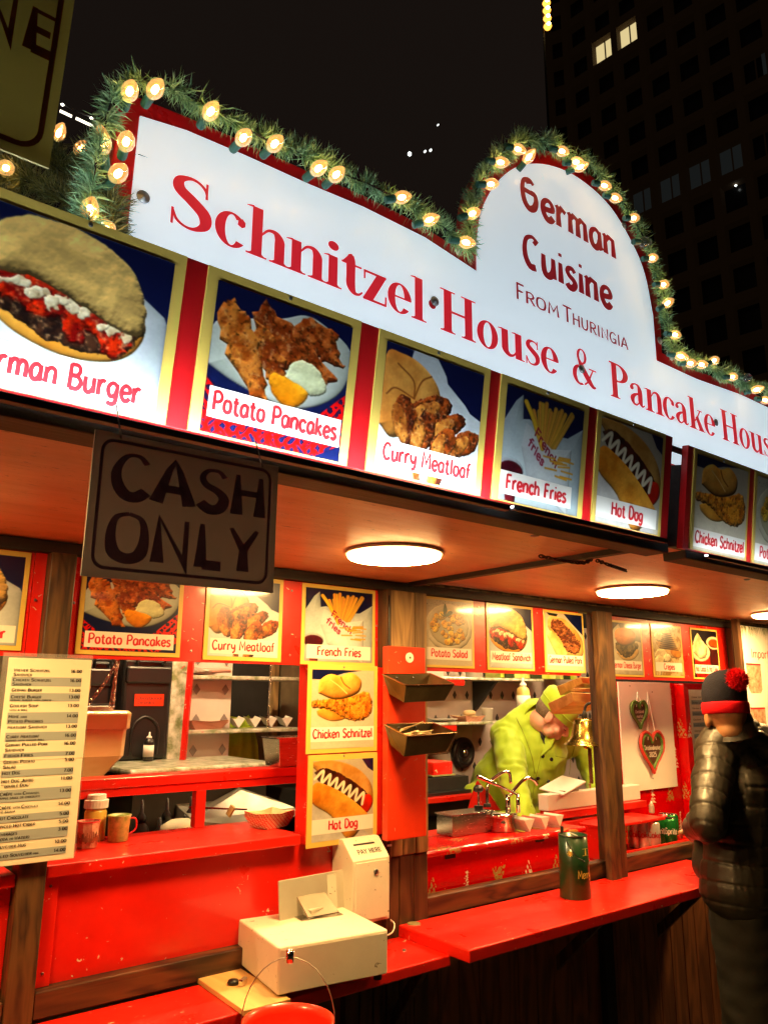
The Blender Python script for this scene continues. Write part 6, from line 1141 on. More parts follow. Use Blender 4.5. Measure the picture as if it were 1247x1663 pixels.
MB().tube([(gc.x+.002,gy+gr*.9,1.0015+hg),(gc.x+.002,gy+gr*.9,1.0015+hg+.022)], .006, 8).build('knob', BLACK, GC)
MB().obox((gc.x+.008,gy,1.0015+hg-.002), .04,.03,.003,(.3,.3,.5)).build('paper_scrap', PAPER, GC)
view = math.atan2(-gy, -gc.x)
def oncan(u, v, d):   # wraps a flat drawing round the can; u to the right as seen from the front
    rr = gr*1.012+d; a = view + u/gr; return Vector((gc.x+rr*math.cos(a), gy+rr*math.sin(a), 1.0015+v))
YLP = mat('yellow_hand_paint', (.66,.56,.10), rough=.5)
s_, a_ = sans_text('Merry', 1.1, .5, 1, 0, 0, .2); text_mesh(s_, a_, None, .012, hg*.34, .068, .026, .0006, 10, curve=oncan).build('hand_lettering', YLP, GC)
s_, a_ = sans_text('I', 1.1, .5, 1, 0, 2.5, .2); text_mesh(s_, a_, None, .040, hg*.70, .052, .022, .0006, 10, curve=oncan).build('hand_lettering', YLP, GC)
q = MB()
for k in range(8):
    a = k*math.pi/4; c0 = (-.012, hg*.73); P_ = [c0, (c0[0]+.010*math.cos(a), c0[1]+.010*math.sin(a))]; A_, B_ = ribbon([P_[0], ((P_[0][0]+P_[1][0])/2, (P_[0][1]+P_[1][1])/2), P_[1]], [.002,.0035,.0035]); n = 3
    q.add([oncan(p[0], p[1], .0006+.00005*k) for p in A_+B_], [(i, n+i, n+i+1, i+1) for i in range(n-1)])
q.build('painted_star', YLP, GC)
# brass bell on its bracket with twisted rope
bc = at(950,1188,Y=2.16); BLT = thing('bell', (bc.x,2.16,bc.z), 'brass bell on a black bracket with a twisted brown rope by the narrow post', 'bell')
BRASS = mat('brass', (.62,.42,.10), (.42,.27,.06), rough=.25, metal=1, ns=5); zb = at(950,1210,Y=2.16).z; hb = at(950,1166,Y=2.16).z-zb; rb = (at(973,1208,Y=2.16)-at(928,1208,Y=2.16)).length/2
MB().lathe([(rb*1.0,0),(rb*.97,hb*.03),(rb*.80,hb*.13),(rb*.66,hb*.30),(rb*.56,hb*.6),(rb*.50,hb*.88),(rb*.40,hb*.97),(rb*.12,hb),(rb*.10,hb*.94),(rb*.36,hb*.9),(rb*.5,hb*.55),(rb*.6,hb*.28),(rb*.86,hb*.02)], (bc.x,2.16,zb), 40).build('bell_body', BRASS, BLT, smooth=True)
for k in range(2): MB().tube([(bc.x+rb*(.86-.12*k)*math.cos(a), 2.16+rb*(.86-.12*k)*math.sin(a), zb+hb*(.10+.1*k)) for a in np.linspace(0, 2*math.pi, 33)], .0016, 6).build('bell_band', BRASS, BLT, smooth=True)
br = [at(972,1146,Y=2.12), at(958,1142,Y=2.14), at(950,1148,Y=2.16), at(949,1162,Y=2.16), Vector((bc.x,2.16,zb+hb+.004))]; MB().tube(catmull(br, 5), .006, 8).build('bracket', BLACKM, BLT, smooth=True)
MB().lathe([(.012,0),(.012,.015),(.006,.03),(0,.031)], (bc.x,2.16,zb+hb), 12).build('crown', BLACKM, BLT, smooth=True)
MB().box(bc.x+.01,2.11,zb+hb*.98, bc.x+.12,2.125,zb+hb*1.08).build('bracket_arm', BLACKM, BLT)
MB().lathe([(0,-.012),(.010,-.006),(.012,0),(.004,.008),(.003,.04)], (bc.x,2.16,zb-.006), 14).build('clapper', BRASS, BLT, smooth=True)
rt = at(957,1216,Y=2.15); re_ = at(957,1272,Y=2.15); q = MB()
for ph in (0, 2.1, 4.2): q.tube([(rt.x+.0048*math.cos(ph+t*26), 2.15+.0048*math.sin(ph+t*26), rt.z+(re_.z-rt.z)*t) for t in np.linspace(0, 1, 60)], .0042, 6)
q.build('twisted_rope', mat('brown_rope', (.16,.05,.02), (.09,.03,.012), rough=.6, ns=50), BLT, smooth=True); MB().tube([(rt.x,2.15,rt.z),(rt.x,2.15,zb-.01)], .002, 6).build('rope_link', CHROME, BLT)
MB().tube(catmull([(re_.x,2.15,re_.z),(re_.x+.004,2.15,re_.z-.02)], 3), [.006,.003,.009,.011][:len(catmull([(0,0,0),(0,0,1)],3))], 8).build('rope_tassel', mat('rope_end', (.45,.28,.12), rough=.8), BLT)
# timber blocks on the near end of the bracket beam above the cook
TBK = thing('timber_bracket', at(950,1130,Y=2.35), 'honey-coloured wooden blocks stacked askew in front of the cap of the cook', 'blocks')
def hexa(nm, pts, mm=PINEX):
    """a tilted block: A,B,F top edge corners left to right then back; D,C,G,E the corners below them"""
    V = [at(x, y, Y=Y_) for x, y, Y_ in pts]
    return MB().add(V, [(0,1,2,3),(7,6,5,4),(0,4,5,1),(1,5,6,2),(2,6,7,3),(3,7,4,0)]).build(nm, mm, TBK, bevel=.003)
hexa('lower_block', ((889,1142,2.42),(927,1124,2.24),(985,1127,2.22),(945,1141,2.46),(896,1160,2.42),(932,1139,2.24),(985,1143,2.22),(943,1160,2.46)))
hexa('middle_slat', ((925,1121,2.28),(932,1117,2.245),(985,1118,2.225),(975,1121,2.30),(927,1123,2.28),(933,1122,2.245),(985,1125,2.225),(975,1126,2.30)), PINE)
hexa('upper_block', ((903,1115,2.46),(942,1099,2.26),(985,1102,2.24),(945,1110,2.50),(909,1130,2.46),(946,1109,2.26),(985,1114,2.24),(950,1124,2.50)))
# second cash drawer with tablet, on the inner counter
D2a, D2b = at(890,1320,Y=2.40), at(1040,1326,Y=2.40); z0_ = 1.163
D2 = thing('cash_box', (3.2,2.45,z0_), 'white cash box on the inner counter right of the cook', 'cash box'); x0_, x1_ = at(889,1300,Y=2.40).x, at(1040,1300,Y=2.40).x
zt_ = at(890,1291,Y=2.40).z; zb_ = at(890,1318,Y=2.40).z; MB().box(x0_,2.40,zb_, x1_,2.456,zt_).build('body', WHITE, D2, bevel=.004, seg=3)
MB().box(x0_+.01,2.36,zb_-.03, x1_-.01,2.455,zb_-.001).build('plinth', RED, D2)
T2_ = thing('tablet', (x0_+.17,2.43,zt_), 'white tablet tilted on top of the white cash drawer under the bell rope', 'tablet')
MB().obox((x0_+.17,2.45,zt_+.026), .20,.13,.009,(R(8),R(-13),.1)).build('body', WHITE, T2_, bevel=.004); MB().obox((x0_+.17,2.425,zt_+.006), .14,.05,.010,(0,0,.2)).build('receipt_tray', mat('grey_plastic', (.35,.31,.26), rough=.4), T2_, bevel=.002)
T3_ = thing('sauce_cup', (3.16,2.47,1.16), 'clutter of dark utensils in the corner behind the bell rope', 'utensils'); MB().box(3.30,2.9,1.28,3.50,3.05,1.40).build('dark_box', BLACK, T3_, bevel=.006); MB().box(3.28,2.88,1.402,3.52,3.07,1.408).build('steel_edge', CHROME, T3_)
# white board with two gingerbread hearts
A_, B__ = at(1001,1102,Y=2.445), at(1100,1277,Y=2.445); x_l = at(1003,1103,Y=2.445).x; x_r = at(1100,1277,Y=2.445).x; WBD = thing('display_board', ((x_l+x_r)/2,2.445,1.27), 'white display board on the red tree paper wall, two gingerbread hearts hanging on it', 'board')
zt2, zb2 = 1.775, at(1100,1277,Y=2.445).z; MB().box(x_l,2.445,zb2, x_r,2.4535,zt2).build('panel', PAPER, WBD, bevel=.001)
for dx_, dz_ in ((.1,.02),(.3,.05),(.25,.49)): MB().lathe([(.004,0),(0,.003)], (x_l+dx_,2.445,zt2-dz_), 8, axis=(0,-1,0)).build('screw', BLACK, WBD)
CHOC = mat('gingerbread', (.09,.028,.012), (.05,.015,.007), rough=.4, ns=14, bump=.3, bs=50, coat=.3); ICG = mat('green_icing', (.10,.22,.03), (.06,.12,.02), rough=.5, ns=90, bump=.8, bs=200); ICR = mat('red_icing', (.60,.05,.03), (.45,.03,.02), rough=.5, ns=60, bump=.6, bs=150); ICW = mat('white_icing', (.74,.68,.58), rough=.5)
def heartpts(s, n=40):
    P = []
    for k in range(n): t = 2*math.pi*k/n; P.append((16*math.sin(t)**3/17*s, (13*math.cos(t)-5*math.cos(2*t)-2*math.cos(3*t)-math.cos(4*t)+2.5)/15*s))
    return P
def heart(cx, cz, s, label, words, outer, inner, rz):
    fr = Frame((cx,2.436,cz), (1,-.02,.05*rz), (-.05*rz,0,1)); T = thing('gingerbread_heart', (cx,2.43,cz), label, 'gingerbread heart')
    q = MB(); q.prism(heartpts(s*.94), -.006, .006, fr); q.build('biscuit', CHOC, T, bevel=.002)
    for sc, mm_, r_ in ((.95, outer, .075), (.80, inner, .07)): q = MB(); q.tube([fr.pt(u, v, .008) for u, v in heartpts(s*sc)+heartpts(s*sc)[:1]], [r_*s*(.45 if k == 20 else 1)*(.85+.3*((k*7) % 5)/5) for k in range(41)], 7, cap=False); q.build('icing_edge', mm_, T, smooth=True)
    q = MB(); z_ = .12*s
    for wd, wl in words: write(wd, fr, -wl*s/2, z_, wl*s/2, .20*s, .0075, q, w=1.5, sp=.5); z_ -= .30*s
    q.build('icing_lettering', ICW, T)
    for a, b in ((-.32,.55),(.32,.55)): MB().tube([fr.pt(a*s, b*s, .009), Vector((cx+.005, 2.438, zt2-.02-.03*(s > .06)))], .0022, 6).build('ribbon', PAPER, T)
    return T
h1, h2 = at(1038,1161,Y=2.43), at(1059,1222,Y=2.43)
heart(h1.x, h1.z, .078, 'smaller dark gingerbread heart with green icing rim, upper of two', [('Christkindl',.95),('market',.7),('2025',.5)], ICG, ICG, .3)
heart(h2.x, h2.z, .115, 'larger gingerbread heart with red icing rim and white writing Christkindlmarket 2025', [('Christkindlmarket',1.25),('2025',.55)], ICR, ICG, -.2)
# paper menu, second wall sheet
PMF = Frame((at(1117,1122,Y=2.445).x,2.445,1.33)); PMN = thing('paper_menu', PMF.O, 'small paper price list on the red tree paper wall left of the bobble hat', 'menu'); pw_ = .34; ph_ = at(1117,1120,Y=2.445).z-1.33
q = MB(); fbox(q, PMF, 0, 0, pw_, ph_, -.002, .001); q.build('sheet', PAPER, PMN); q = MB(); qt = MB()
names_ = ['Wiener Schnitzel','Chicken Schnitzel','German Burger','Cheese Burger','Goulash Soup','Potato Pancakes','Meatloaf Sandwich','Curry Meatloaf','French Fries','Hot Dog','Crepe','Hot Cider']
BLUEBAR = mat('blue_grey_bar', (.30,.42,.52), rough=.5)
for k in range(12):
    v = ph_-.045-k*.031
    if k % 2: fquad(q, PMF, .02, v-.006, pw_-.02, v+.018, .0014)
    write(names_[k], PMF, .025, v, .17, .009, .0018, qt, w=1.2)
q.build('blue_bars', BLUEBAR, PMN); qt.build('lettering', INKB, PMN)
rbox('glass_panel_edge', TREEPAPER, at(1098,1110,Y=2.44).x,2.40,1.02, at(1106,1110,Y=2.44).x,2.459,1.77, ST)
# red can cubby with drink cans
KX0, KX1 = at(1000,1345,Y=2.26).x, at(1078,1340,Y=2.26).x
CBY = thing('can_cubby', (3.4,2.25,1.0105), 'red open-fronted cubby and low tray holding drink cans', 'cubby'); cy0, cy1 = 2.19, 2.36; cxa, cxb = 2.98, at(1022,1370,Y=2.17).x; ctop = 1.152; TRX = at(1126,1370,Y=2.16).x
MB().box(cxa,cy0+.005,1.0105, cxb,cy1,ctop-.012).build('side_box', RED, CBY, bevel=.002); MB().box(cxa-.01,cy0,ctop-.0115, at(1078,1338,Y=2.2).x,cy1+.02,ctop).build('top_board', RED, CBY, bevel=.002)
MB().box(cxb+.001,cy0-.02,1.0105, TRX,cy1,1.018).build('tray_floor', RED, CBY); MB().box(cxb-.03,cy0-.035,1.0105, TRX,cy0-.0205,1.046).build('tray_front', RED, CBY, bevel=.0015); MB().box(TRX+.002,cy0-.035,1.0105, TRX+.015,cy1,1.046).build('tray_side', RED, CBY, bevel=.0015)
CANW = mat('pale_can', (.70,.66,.62), (.62,.58,.54), rough=.25, metal=.5, ns=12); CANG = mat('green_can_paint', (.015,.20,.035), (.01,.14,.02), rough=.22, metal=.4, ns=9); CANT = mat('can_top', (.62,.6,.56), rough=.2, metal=1)
def drink_can(x, y, body, word, wc, label):
    T = thing('drink_can', (x,y,1.0185), label, 'drink can'); c = Vector((x,y,1.0185)); r_ = .030; h_ = .118
    MB().lathe([(r_*.8,0),(r_,.005),(r_,h_-.010),(r_*.84,h_-.002)], c, 24).build('body', body, T, smooth=True); MB().lathe([(r_*.84,h_-.002),(r_*.86,h_),(r_*.78,h_-.002),(0,h_-.003)], c, 24).build('top', CANT, T, smooth=True)
    va = math.atan2(-y, -x); f = lambda u, v, d: Vector((x+(r_*1.012+d)*math.cos(va+u/r_), y+(r_*1.012+d)*math.sin(va+u/r_), c.z+v))
    s_, a_ = sans_text(word, 1.7, .4, 1, 0, 0, .2); text_mesh(s_, a_, None, -.026, .050, .034, .026, .0004, 10, curve=f).build('brand_lettering', wc, T)
for k, (x_, y_) in enumerate([(at(px_, 1360, Y=y_).x, y_) for px_, y_ in ((1030,2.285),(1044,2.25),(1061,2.215))]): drink_can(x_, y_, CANW, 'Coke', DREDTXT, ['leftmost','middle','frontmost'][k]+' pale drink can with red writing in the cubby')
for k, (x_, y_) in enumerate([(at(px_, 1360, Y=y_).x, y_) for px_, y_ in ((1058,2.295),(1072,2.262),(1089,2.225))]): drink_can(x_, y_, CANG, 'Sprite', ICW, ['leftmost','middle','rightmost'][k]+' green drink can in the cubby')
for k, (x_, y_) in enumerate([(at(px_, 1350, Y=y_).x, y_) for px_, y_ in ((1080,2.325),(1092,2.292))]): drink_can(x_, y_, CANG if k else REDS, '', ICW, ['red-topped','dark green'][k]+' drink can in the back row of the cubby')
bq = at(1049,1318,Y=2.33); bottle((bq.x,2.30,ctop+.001), .013, .055, CLR, WHITE, 'small clear bottle standing on top of the can cubby')
# neighbouring stall's cup poster
PPF = Frame((at(1199,1050,Y=2.0).x,2.0,1.30)); PS = thing('cup_poster', PPF.O, 'pale poster with fir border and two printed souvenir mugs at the right edge', 'poster'); q = MB(); fbox(q, PPF, 0, 0, .6, .76, 0, .01); q.build('sheet', PAPER, PS, bevel=.001); q = MB(); fbox(q, PPF, -.035, 0, -.001, .79, -.01, .02); q.build('frame', DARKW, PS)
write('Imported', PPF, .10, .60, .36, .045, .0105, w=1.1).build('lettering', REDTXT, PS)
MUGI = mat('printed_mug', (.55,.42,.30), (.30,.12,.05), rough=.5, ns=40)
for z_ in (.42,.20,.02):
    q = MB(); q.prism([(.04,z_+.02),(.06,z_),(.16,z_),(.18,z_+.02),(.185,z_+.14),(.035,z_+.14)], .0102, .0108, PPF); pm = q.build('printed_mug', MUGI, PS)
    q = MB(); q.prism([(.035,z_+.141),(.185,z_+.141),(.185,z_+.15),(.035,z_+.15)], .0102, .0112, PPF); q.build('printed_rim', REDTXT, pm)
q = MB(); g = np.random.default_rng(2)
for i in range(160): u = g.random()*.6; v = .76-.005*g.random(); d_ = g.random()*.05+.015; q.add([PPF.pt(u-.002,v,.0104+i*1e-6), PPF.pt(u+.002,v,.0104+i*1e-6), PPF.pt(u+(g.random()-.5)*.03,v-d_,.0104+i*1e-6)], [(0,1,2)])
o_ = q.build('printed_fir_border', mat('printed_fir', (.16,.20,.05), rough=.6), PS); o_['kind'] = 'stuff'
# small fixings: screws in the header boards and stiles, a cable down the corner of the column
for x_, z_ in ((.622,1.93),(.96,1.82),(.96,2.02),(1.288,1.82),(1.288,2.02),(1.627,1.93),(.527,1.93),(1.827,1.93),(2.12,1.81),(2.12,2.03),(2.455,1.81),(2.455,2.03),(2.712,1.93),(2.88,1.93),(3.215,1.8),(3.55,1.8),(.633,1.25),(.633,1.06)):
    MB().lathe([(.0038,0),(.003,.0012),(0,.0016)], (x_,2.0725 if z_ < 1.3 or x_ in (.622,.527) else 2.0828,z_), 8, axis=(0,-1,0)).build('screw', SCREW, ST)
MB().tube(catmull([(1.642,2.033,2.03),(1.641,2.031,1.8),(1.644,2.031,1.5),(1.640,2.032,1.3),(1.643,2.032,1.10)], 5), .003, 6).build('cable', BLACK, ST, smooth=True)
for z_ in (1.72, 1.46, 1.24): MB().obox((1.6435,2.030,z_), .016,.005,.006).build('cable_clip', WHITE, ST, bevel=.001)
for x_ in (1.05, 1.62): MB().lathe([(.007,0),(.006,.002),(0,.003)], (x_,1.93,.9685), 10).build('shelf_screw', SCREW, ST)
for px, py in ((57,1643),(672,1500)): MB().lathe([(.022,0),(.020,.0015),(0,.002)], at(px,py,Z=.9685 if px < 100 else 1.0015), 16).build('leftover_glue_ring', mat('glue_%d' % px, (.22,.16,.06), rough=.5), ST)
# ------------------------------------------------------------------ people: one continuous skin per body or garment
def capsule(mb, p0, p1, r0, r1, n=16, flat=None):
    p0, p1 = Vector(p0), Vector(p1); d = p1-p0; L = d.length; d = d.normalized() if L > 1e-6 else Vector((0,0,1)); prof = []
    for k in range(6): a = math.pi/2*k/6; prof.append((-r0*math.cos(a), r0*math.sin(a)))
    prof.append((0, r0)); prof.append((L, r1))
    for k in range(1, 7): a = math.pi/2*k/6; prof.append((L+r1*math.sin(a), max(r1*math.cos(a), 1e-4)))
    x = d.orthogonal().normalized(); y = d.cross(x); b = len(mb.v)
    if flat: fv, fs = Vector(flat[0]).normalized(), flat[1]
    for z, r in prof:
        for k in range(n):
            t = 2*math.pi*k/n; o = (x*math.cos(t)+y*math.sin(t))*max(r, 1e-4)
            if flat: o = o - fv*o.dot(fv)*(1-fs)
            mb.v.append(tuple(p0+d*z+o))
    for i in range(len(prof)-1):
        for k in range(n): a0 = b+i*n+k; a1 = b+i*n+(k+1)%n; mb.f.append((a0,a1,a1+n,a0+n)); mb.m.append(0)
    mb.f.append(tuple(b+k for k in range(n))[::-1]); mb.m.append(0); mb.f.append(tuple(b+(len(prof)-1)*n+k for k in range(n))); mb.m.append(0); return mb
def ellip(mb, c, r, rot=None, n=20):
    b = len(mb.v); c = Vector(c); rot = rot or Matrix.Identity(3)
    for i in range(1, n//2):
        a = math.pi*i/(n//2)
        for k in range(n): t = 2*math.pi*k/n; mb.v.append(tuple(c+rot@Vector((r[0]*math.sin(a)*math.cos(t), r[1]*math.sin(a)*math.sin(t), r[2]*math.cos(a)))))
    m_ = n//2-1
    for i in range(m_-1):
        for k in range(n): a0 = b+i*n+k; a1 = b+i*n+(k+1)%n; mb.f.append((a0,a0+n,a1+n,a1)); mb.m.append(0)
    mb.f.append(tuple(b+k for k in range(n))); mb.m.append(0); mb.f.append(tuple(b+(m_-1)*n+k for k in range(n))[::-1]); mb.m.append(0); return mb
def organic(name, mb, voxel, mm, parent, it=4, post=None, extra=None):
    me = bpy.data.meshes.new('tmp'); me.from_pydata(mb.v, [], mb.f); o = bpy.data.objects.new('tmp', me); col.objects.link(o)
    r = o.modifiers.new('r', 'REMESH'); r.mode = 'VOXEL'; r.voxel_size = voxel; s = o.modifiers.new('s', 'SMOOTH'); s.iterations = it; s.factor = .5
    dg = bpy.context.evaluated_depsgraph_get(); ev = o.evaluated_get(dg); m2 = bpy.data.meshes.new_from_object(ev)
    n = len(m2.vertices); co = np.empty(n*3); m2.vertices.foreach_get('co', co); co = co.reshape(-1, 3); nr = np.empty(n*3); m2.vertices.foreach_get('normal', nr); nr = nr.reshape(-1, 3)
    if post is not None: co = post(co, nr)
    org = np.array(ORG[parent.name]); m2.vertices.foreach_set('co', (co-org).ravel()); m2.materials.clear(); m2.materials.append(mm)
    m2.polygons.foreach_set('use_smooth', [True]*len(m2.polygons)); m2.update(); bpy.data.objects.remove(o); o = bpy.data.objects.new(name, m2); m2.name = name; col.objects.link(o); o.parent = parent; ORG[o.name] = ORG[parent.name]; return o
def noise3(P, s, seed=0):
    out = np.zeros(len(P)); g = np.random.default_rng(seed)
    for k in range(7):
        d = g.normal(size=3); d /= np.linalg.norm(d); out += np.sin(P@d*s*(1+.35*k)+g.random()*6.3+1.3*np.sin(P@np.roll(d,1)*s*.7+k))
    return out/4
def hand(mb, wrist, direc, side, s=1.0):
    """palm and five bent fingers of their own, curling downwards"""
    w_ = Vector(wrist); d = Vector(direc).normalized(); sd = Vector(side).normalized(); dn = d.cross(sd).normalized()
    if dn.z > 0: dn = -dn
    capsule(mb, w_, w_+d*.07*s, .026*s, .034*s, flat=(dn, .55))
    for k, (o_, L) in enumerate(((-.030,.070),(-.010,.082),(.011,.078),(.031,.060))):
        a = w_+d*.075*s+sd*o_*s; b = a+d*L*.5*s+dn*.008*s; c_ = b+(d*.6+dn*.8).normalized()*L*.5*s; capsule(mb, a, b, .0095*s, .0088*s, 10); capsule(mb, b, c_, .0088*s, .0075*s, 10)
    a = w_+d*.025*s-sd*.030*s; b = a+(d*.5-sd*.7).normalized()*.04*s; capsule(mb, a, b, .012*s, .010*s, 10); capsule(mb, b, b+(d+dn*.5).normalized()*.03*s, .010*s, .008*s, 10)
SKIN = mat('skin', (.84,.47,.36), (.74,.35,.25), rough=.5, ns=9, bump=.08, bs=120); SKIN.node_tree.nodes['Principled BSDF'].inputs['Subsurface Weight'].default_value = .12; SKIN.node_tree.nodes['Principled BSDF'].inputs['Subsurface Scale'].default_value = .01
SKIN2 = mat('tanned_skin', (.36,.18,.085), (.30,.14,.06), rough=.5, ns=9, bump=.08, bs=120)
HAIR = mat('short_grey_hair', (.26,.19,.14), (.15,.10,.07), rough=.8, ns=80, bump=.5, bs=300)
LIME = mat('lime_chef_jacket', (.35,.52,.012), (.29,.45,.009), rough=.72, ns=5, bump=.22, bs=16, sheen=.2)

# the cook, bending over the counter
CK = thing('person', at(820,1300,Y=2.95)*1.0, 'cook in lime green chef jacket and cap bending over the counter, looking down', 'person'); CK.location.z = .1; ORG[CK.name] = CK.location.copy()
pel = at(806,1322,Y=3.0); wai = at(822,1275,Y=2.93); che = at(862,1225,Y=2.86); upc = at(880,1190,Y=2.82)
shR = at(822,1192,Y=2.90); shL = at(940,1192,Y=2.80); nk = at(868,1160,Y=2.84)
elR = at(833,1262,Y=2.72); wrR = at(851,1340,Y=2.58); elL = at(962,1252,Y=2.72); wrL = at(985,1318,Y=2.56)
q = MB()
capsule(q, pel, wai, .185, .18); capsule(q, wai, che, .18, .19); capsule(q, che, upc, .18, .135); capsule(q, shR, nk, .078, .085); capsule(q, nk, shL, .085, .078); capsule(q, shR, che, .08, .13); capsule(q, shL, che, .08, .13)
capsule(q, shR, elR, .083, .070); capsule(q, elR, wrR, .070, .058); capsule(q, shL, elL, .080, .066); capsule(q, elL, wrL, .066, .055)
fl = at(768,1290,Y=2.98); capsule(q, wai, fl, .10, .055); capsule(q, pel, at(858,1340,Y=2.85), .12, .10)
def cloth_folds(co, nr):
    ax = np.array((upc-pel).normalized()); t = (co-np.array(pel))@ax
    f = noise3(co*np.array((1,1,1.0)), 26, 2)*.0065 + noise3(co, 60, 5)*.0022
    for j_ in (elR, shR, elL):      # crumples gather where the sleeves bend
        d_ = np.linalg.norm(co-np.array(j_), axis=1); f += np.exp(-(d_/.09)**2)*.005*np.sin(noise3(co, 14, 8)*5+co[:,2]*55+co[:,0]*60)
    f += .005*np.sin(noise3(co, 9, 3)*4+t*34+co[:,0]*20)*np.exp(-((t-.12)/.12)**2); return co+nr*f[:,None]
organic('chef_jacket', q, .0085, LIME, CK, 6, cloth_folds)
# trousers and apron
q = MB(); hipL, hipR = pel+Vector((.10,-.02,-.05)), pel+Vector((-.10,.0,-.05)); capsule(q, pel, pel-Vector((0,0,.08)), .17, .17)
for h_ in (hipL, hipR): capsule(q, h_, h_+Vector((0,-.02,-.42)), .10, .075); capsule(q, h_+Vector((0,-.02,-.42)), Vector((h_.x,h_.y+.02,.18)), .072, .055)
organic('trousers', q, .02, BLACKM, CK, 4)
for h_ in (hipL, hipR): q = MB(); ellip(q, (h_.x,h_.y-.05,.145), (.05,.14,.045)); q.build('shoe', BLACK, CK, smooth=True)
ap = [at(768,1283,Y=2.80), at(775,1268,Y=2.78), at(795,1290,Y=2.70), at(822,1330,Y=2.70), at(755,1330,Y=2.82)]
q = MB(); q.add(ap+[p+Vector((.02,.02,0)) for p in ap], [(0,1,2,3,4),(9,8,7,6,5)]+[(i,(i+1)%5,5+(i+1)%5,5+i) for i in range(5)]); q.build('red_apron', RED, CK)
# hands (mostly hidden behind the pumps and the cash drawer)
for (a, b) in ((elR, wrR), (elL, wrL)): q = MB(); hand(q, b+(b-a).normalized()*.03, (b-a).normalized()*.6+Vector((0,-.6,-.3)), (1,0,0)); organic('hand', q, .004, SKIN, CK, 2)
# head: built upright round its own origin, then turned and bowed
hc = at(897,1166,Y=2.70); HS = .99
fw = Vector((.36,-.62,-.62)).normalized(); sd_ = Vector((-.86,-.50,.0)).normalized(); up_ = sd_.cross(fw).normalized(); up_ = up_ if up_.z > 0 else -up_
sd_ = fw.cross(up_)      # local x = the cook's right-to-left, y = face direction, z = crown
HM = Matrix((sd_, fw, up_)).transposed()
def H(x, y, z): return hc + HM @ (Vector((x, y, z))*HS)
q = MB(); rx = HM
ellip(q, H(0,-.012,.035), (.078*HS,.098*HS,.092*HS), HM); ellip(q, H(0,.026,-.035), (.062*HS,.066*HS,.078*HS), HM); ellip(q, H(0,.055,-.088), (.030*HS,.026*HS,.022*HS), HM)
capsule(q, H(-.045,.03,-.062), H(.045,.03,-.062), .028*HS, .028*HS); ellip(q, H(0,.048,-.10), (.045*HS,.035*HS,.022*HS), HM)
for s_ in (-1, 1):
    ellip(q, H(s_*.042,.060,-.030), (.022*HS,.018*HS,.022*HS), HM); capsule(q, H(s_*.012,.086,.022), H(s_*.046,.072,.022), .0085*HS, .008*HS); ellip(q, H(s_*.078,-.006,-.005), (.011*HS,.020*HS,.033*HS), HM); capsule(q, H(s_*.082,-.018,.018), H(s_*.083,-.014,-.02), .008*HS, .007*HS)
capsule(q, H(0,.086,.012), H(0,.106,-.020), .0085*HS, .0115*HS); ellip(q, H(.011,.098,-.027), (.010*HS,.012*HS,.009*HS), HM); ellip(q, H(-.011,.098,-.027), (.010*HS,.012*HS,.009*HS), HM)
capsule(q, H(-.020,.086,-.052), H(.020,.086,-.052), .0075*HS, .0075*HS); capsule(q, H(-.018,.082,-.064), H(.018,.082,-.064), .009*HS, .009*HS)
capsule(q, H(0,-.03,-.05), nk+Vector((0,0,-.03)), .062, .075)
organic('body', q, .0042, SKIN, CK, 3)
LID = mat('shadowed_eyelid', (.30,.12,.07), rough=.6); LASH = mat('dark_brow', (.06,.03,.02), rough=.8); LIPS = mat('lips', (.45,.14,.09), rough=.45)
for s_ in (-1, 1):
    q = MB(); ellip(q, H(s_*.030,.080,.004), (.0135*HS,.010*HS,.0095*HS), HM, 14); q.build('eye', SKIN, CK, smooth=True)
    MB().tube([H(s_*.018,.090,-.001), H(s_*.030,.092,-.004), H(s_*.042,.084,-.001)], .0016, 6).build('eyelashes', LASH, CK); MB().tube([H(s_*.014,.095,.026), H(s_*.032,.089,.030), H(s_*.048,.077,.024)], [.003,.0036,.002], 8).build('eyebrow', LASH, CK, smooth=True)
MB().tube([H(-.020,.093,-.0575), H(0,.0975,-.0565), H(.020,.093,-.0575)], [.0012,.0022,.0012], 8).build('mouth_line', LIPS, CK, smooth=True)
q = MB(); ellip(q, H(0,-.030,.030), (.080*HS,.085*HS,.080*HS), HM); 
def haircut(co, nr):
    L_ = (co-np.array(hc))@np.array(HM)/HS; k = (L_[:,1] > .03) | (L_[:,2] < -.045); return np.where(k[:,None], co-nr*.012, co+nr*.001)
organic('hair', q, .006, HAIR, CK, 2, haircut)
# soft lime cap: a band round the brow with a slack crown
q = MB(); cp = []
for j, (z, r, fy) in enumerate(((.030,1.0,0),(.055,1.03,0),(.085,1.0,-.004),(.118,.93,-.010),(.138,.72,-.016),(.146,.40,-.02),(.148,.02,-.02))):
    for k in range(28):
        t = 2*math.pi*k/28; w_ = 1+(.02*math.sin(5*t+j) if j > 1 else 0); zz = z - .030*math.cos(t-math.pi/2)*0 + (.012*math.sin(t)*(-1) if j < 2 else 0); q.v.append(tuple(H(.090*r*w_*math.cos(t), -.006+fy+.108*r*w_*math.sin(t), zz)))
for j in range(6):
    for k in range(28): a = j*28+k; b = j*28+(k+1)%28; q.f.append((a,b,b+28,a+28)); q.m.append(0)
q.build('cap', LIME, CK, smooth=True)
MB().tube([H(.0925*math.cos(t), -.006+.1115*math.sin(t), .062-.012*math.sin(t)) for t in np.linspace(0, 2*math.pi, 33)], .0035, 6).build('cap_band', LIME, CK, smooth=True)
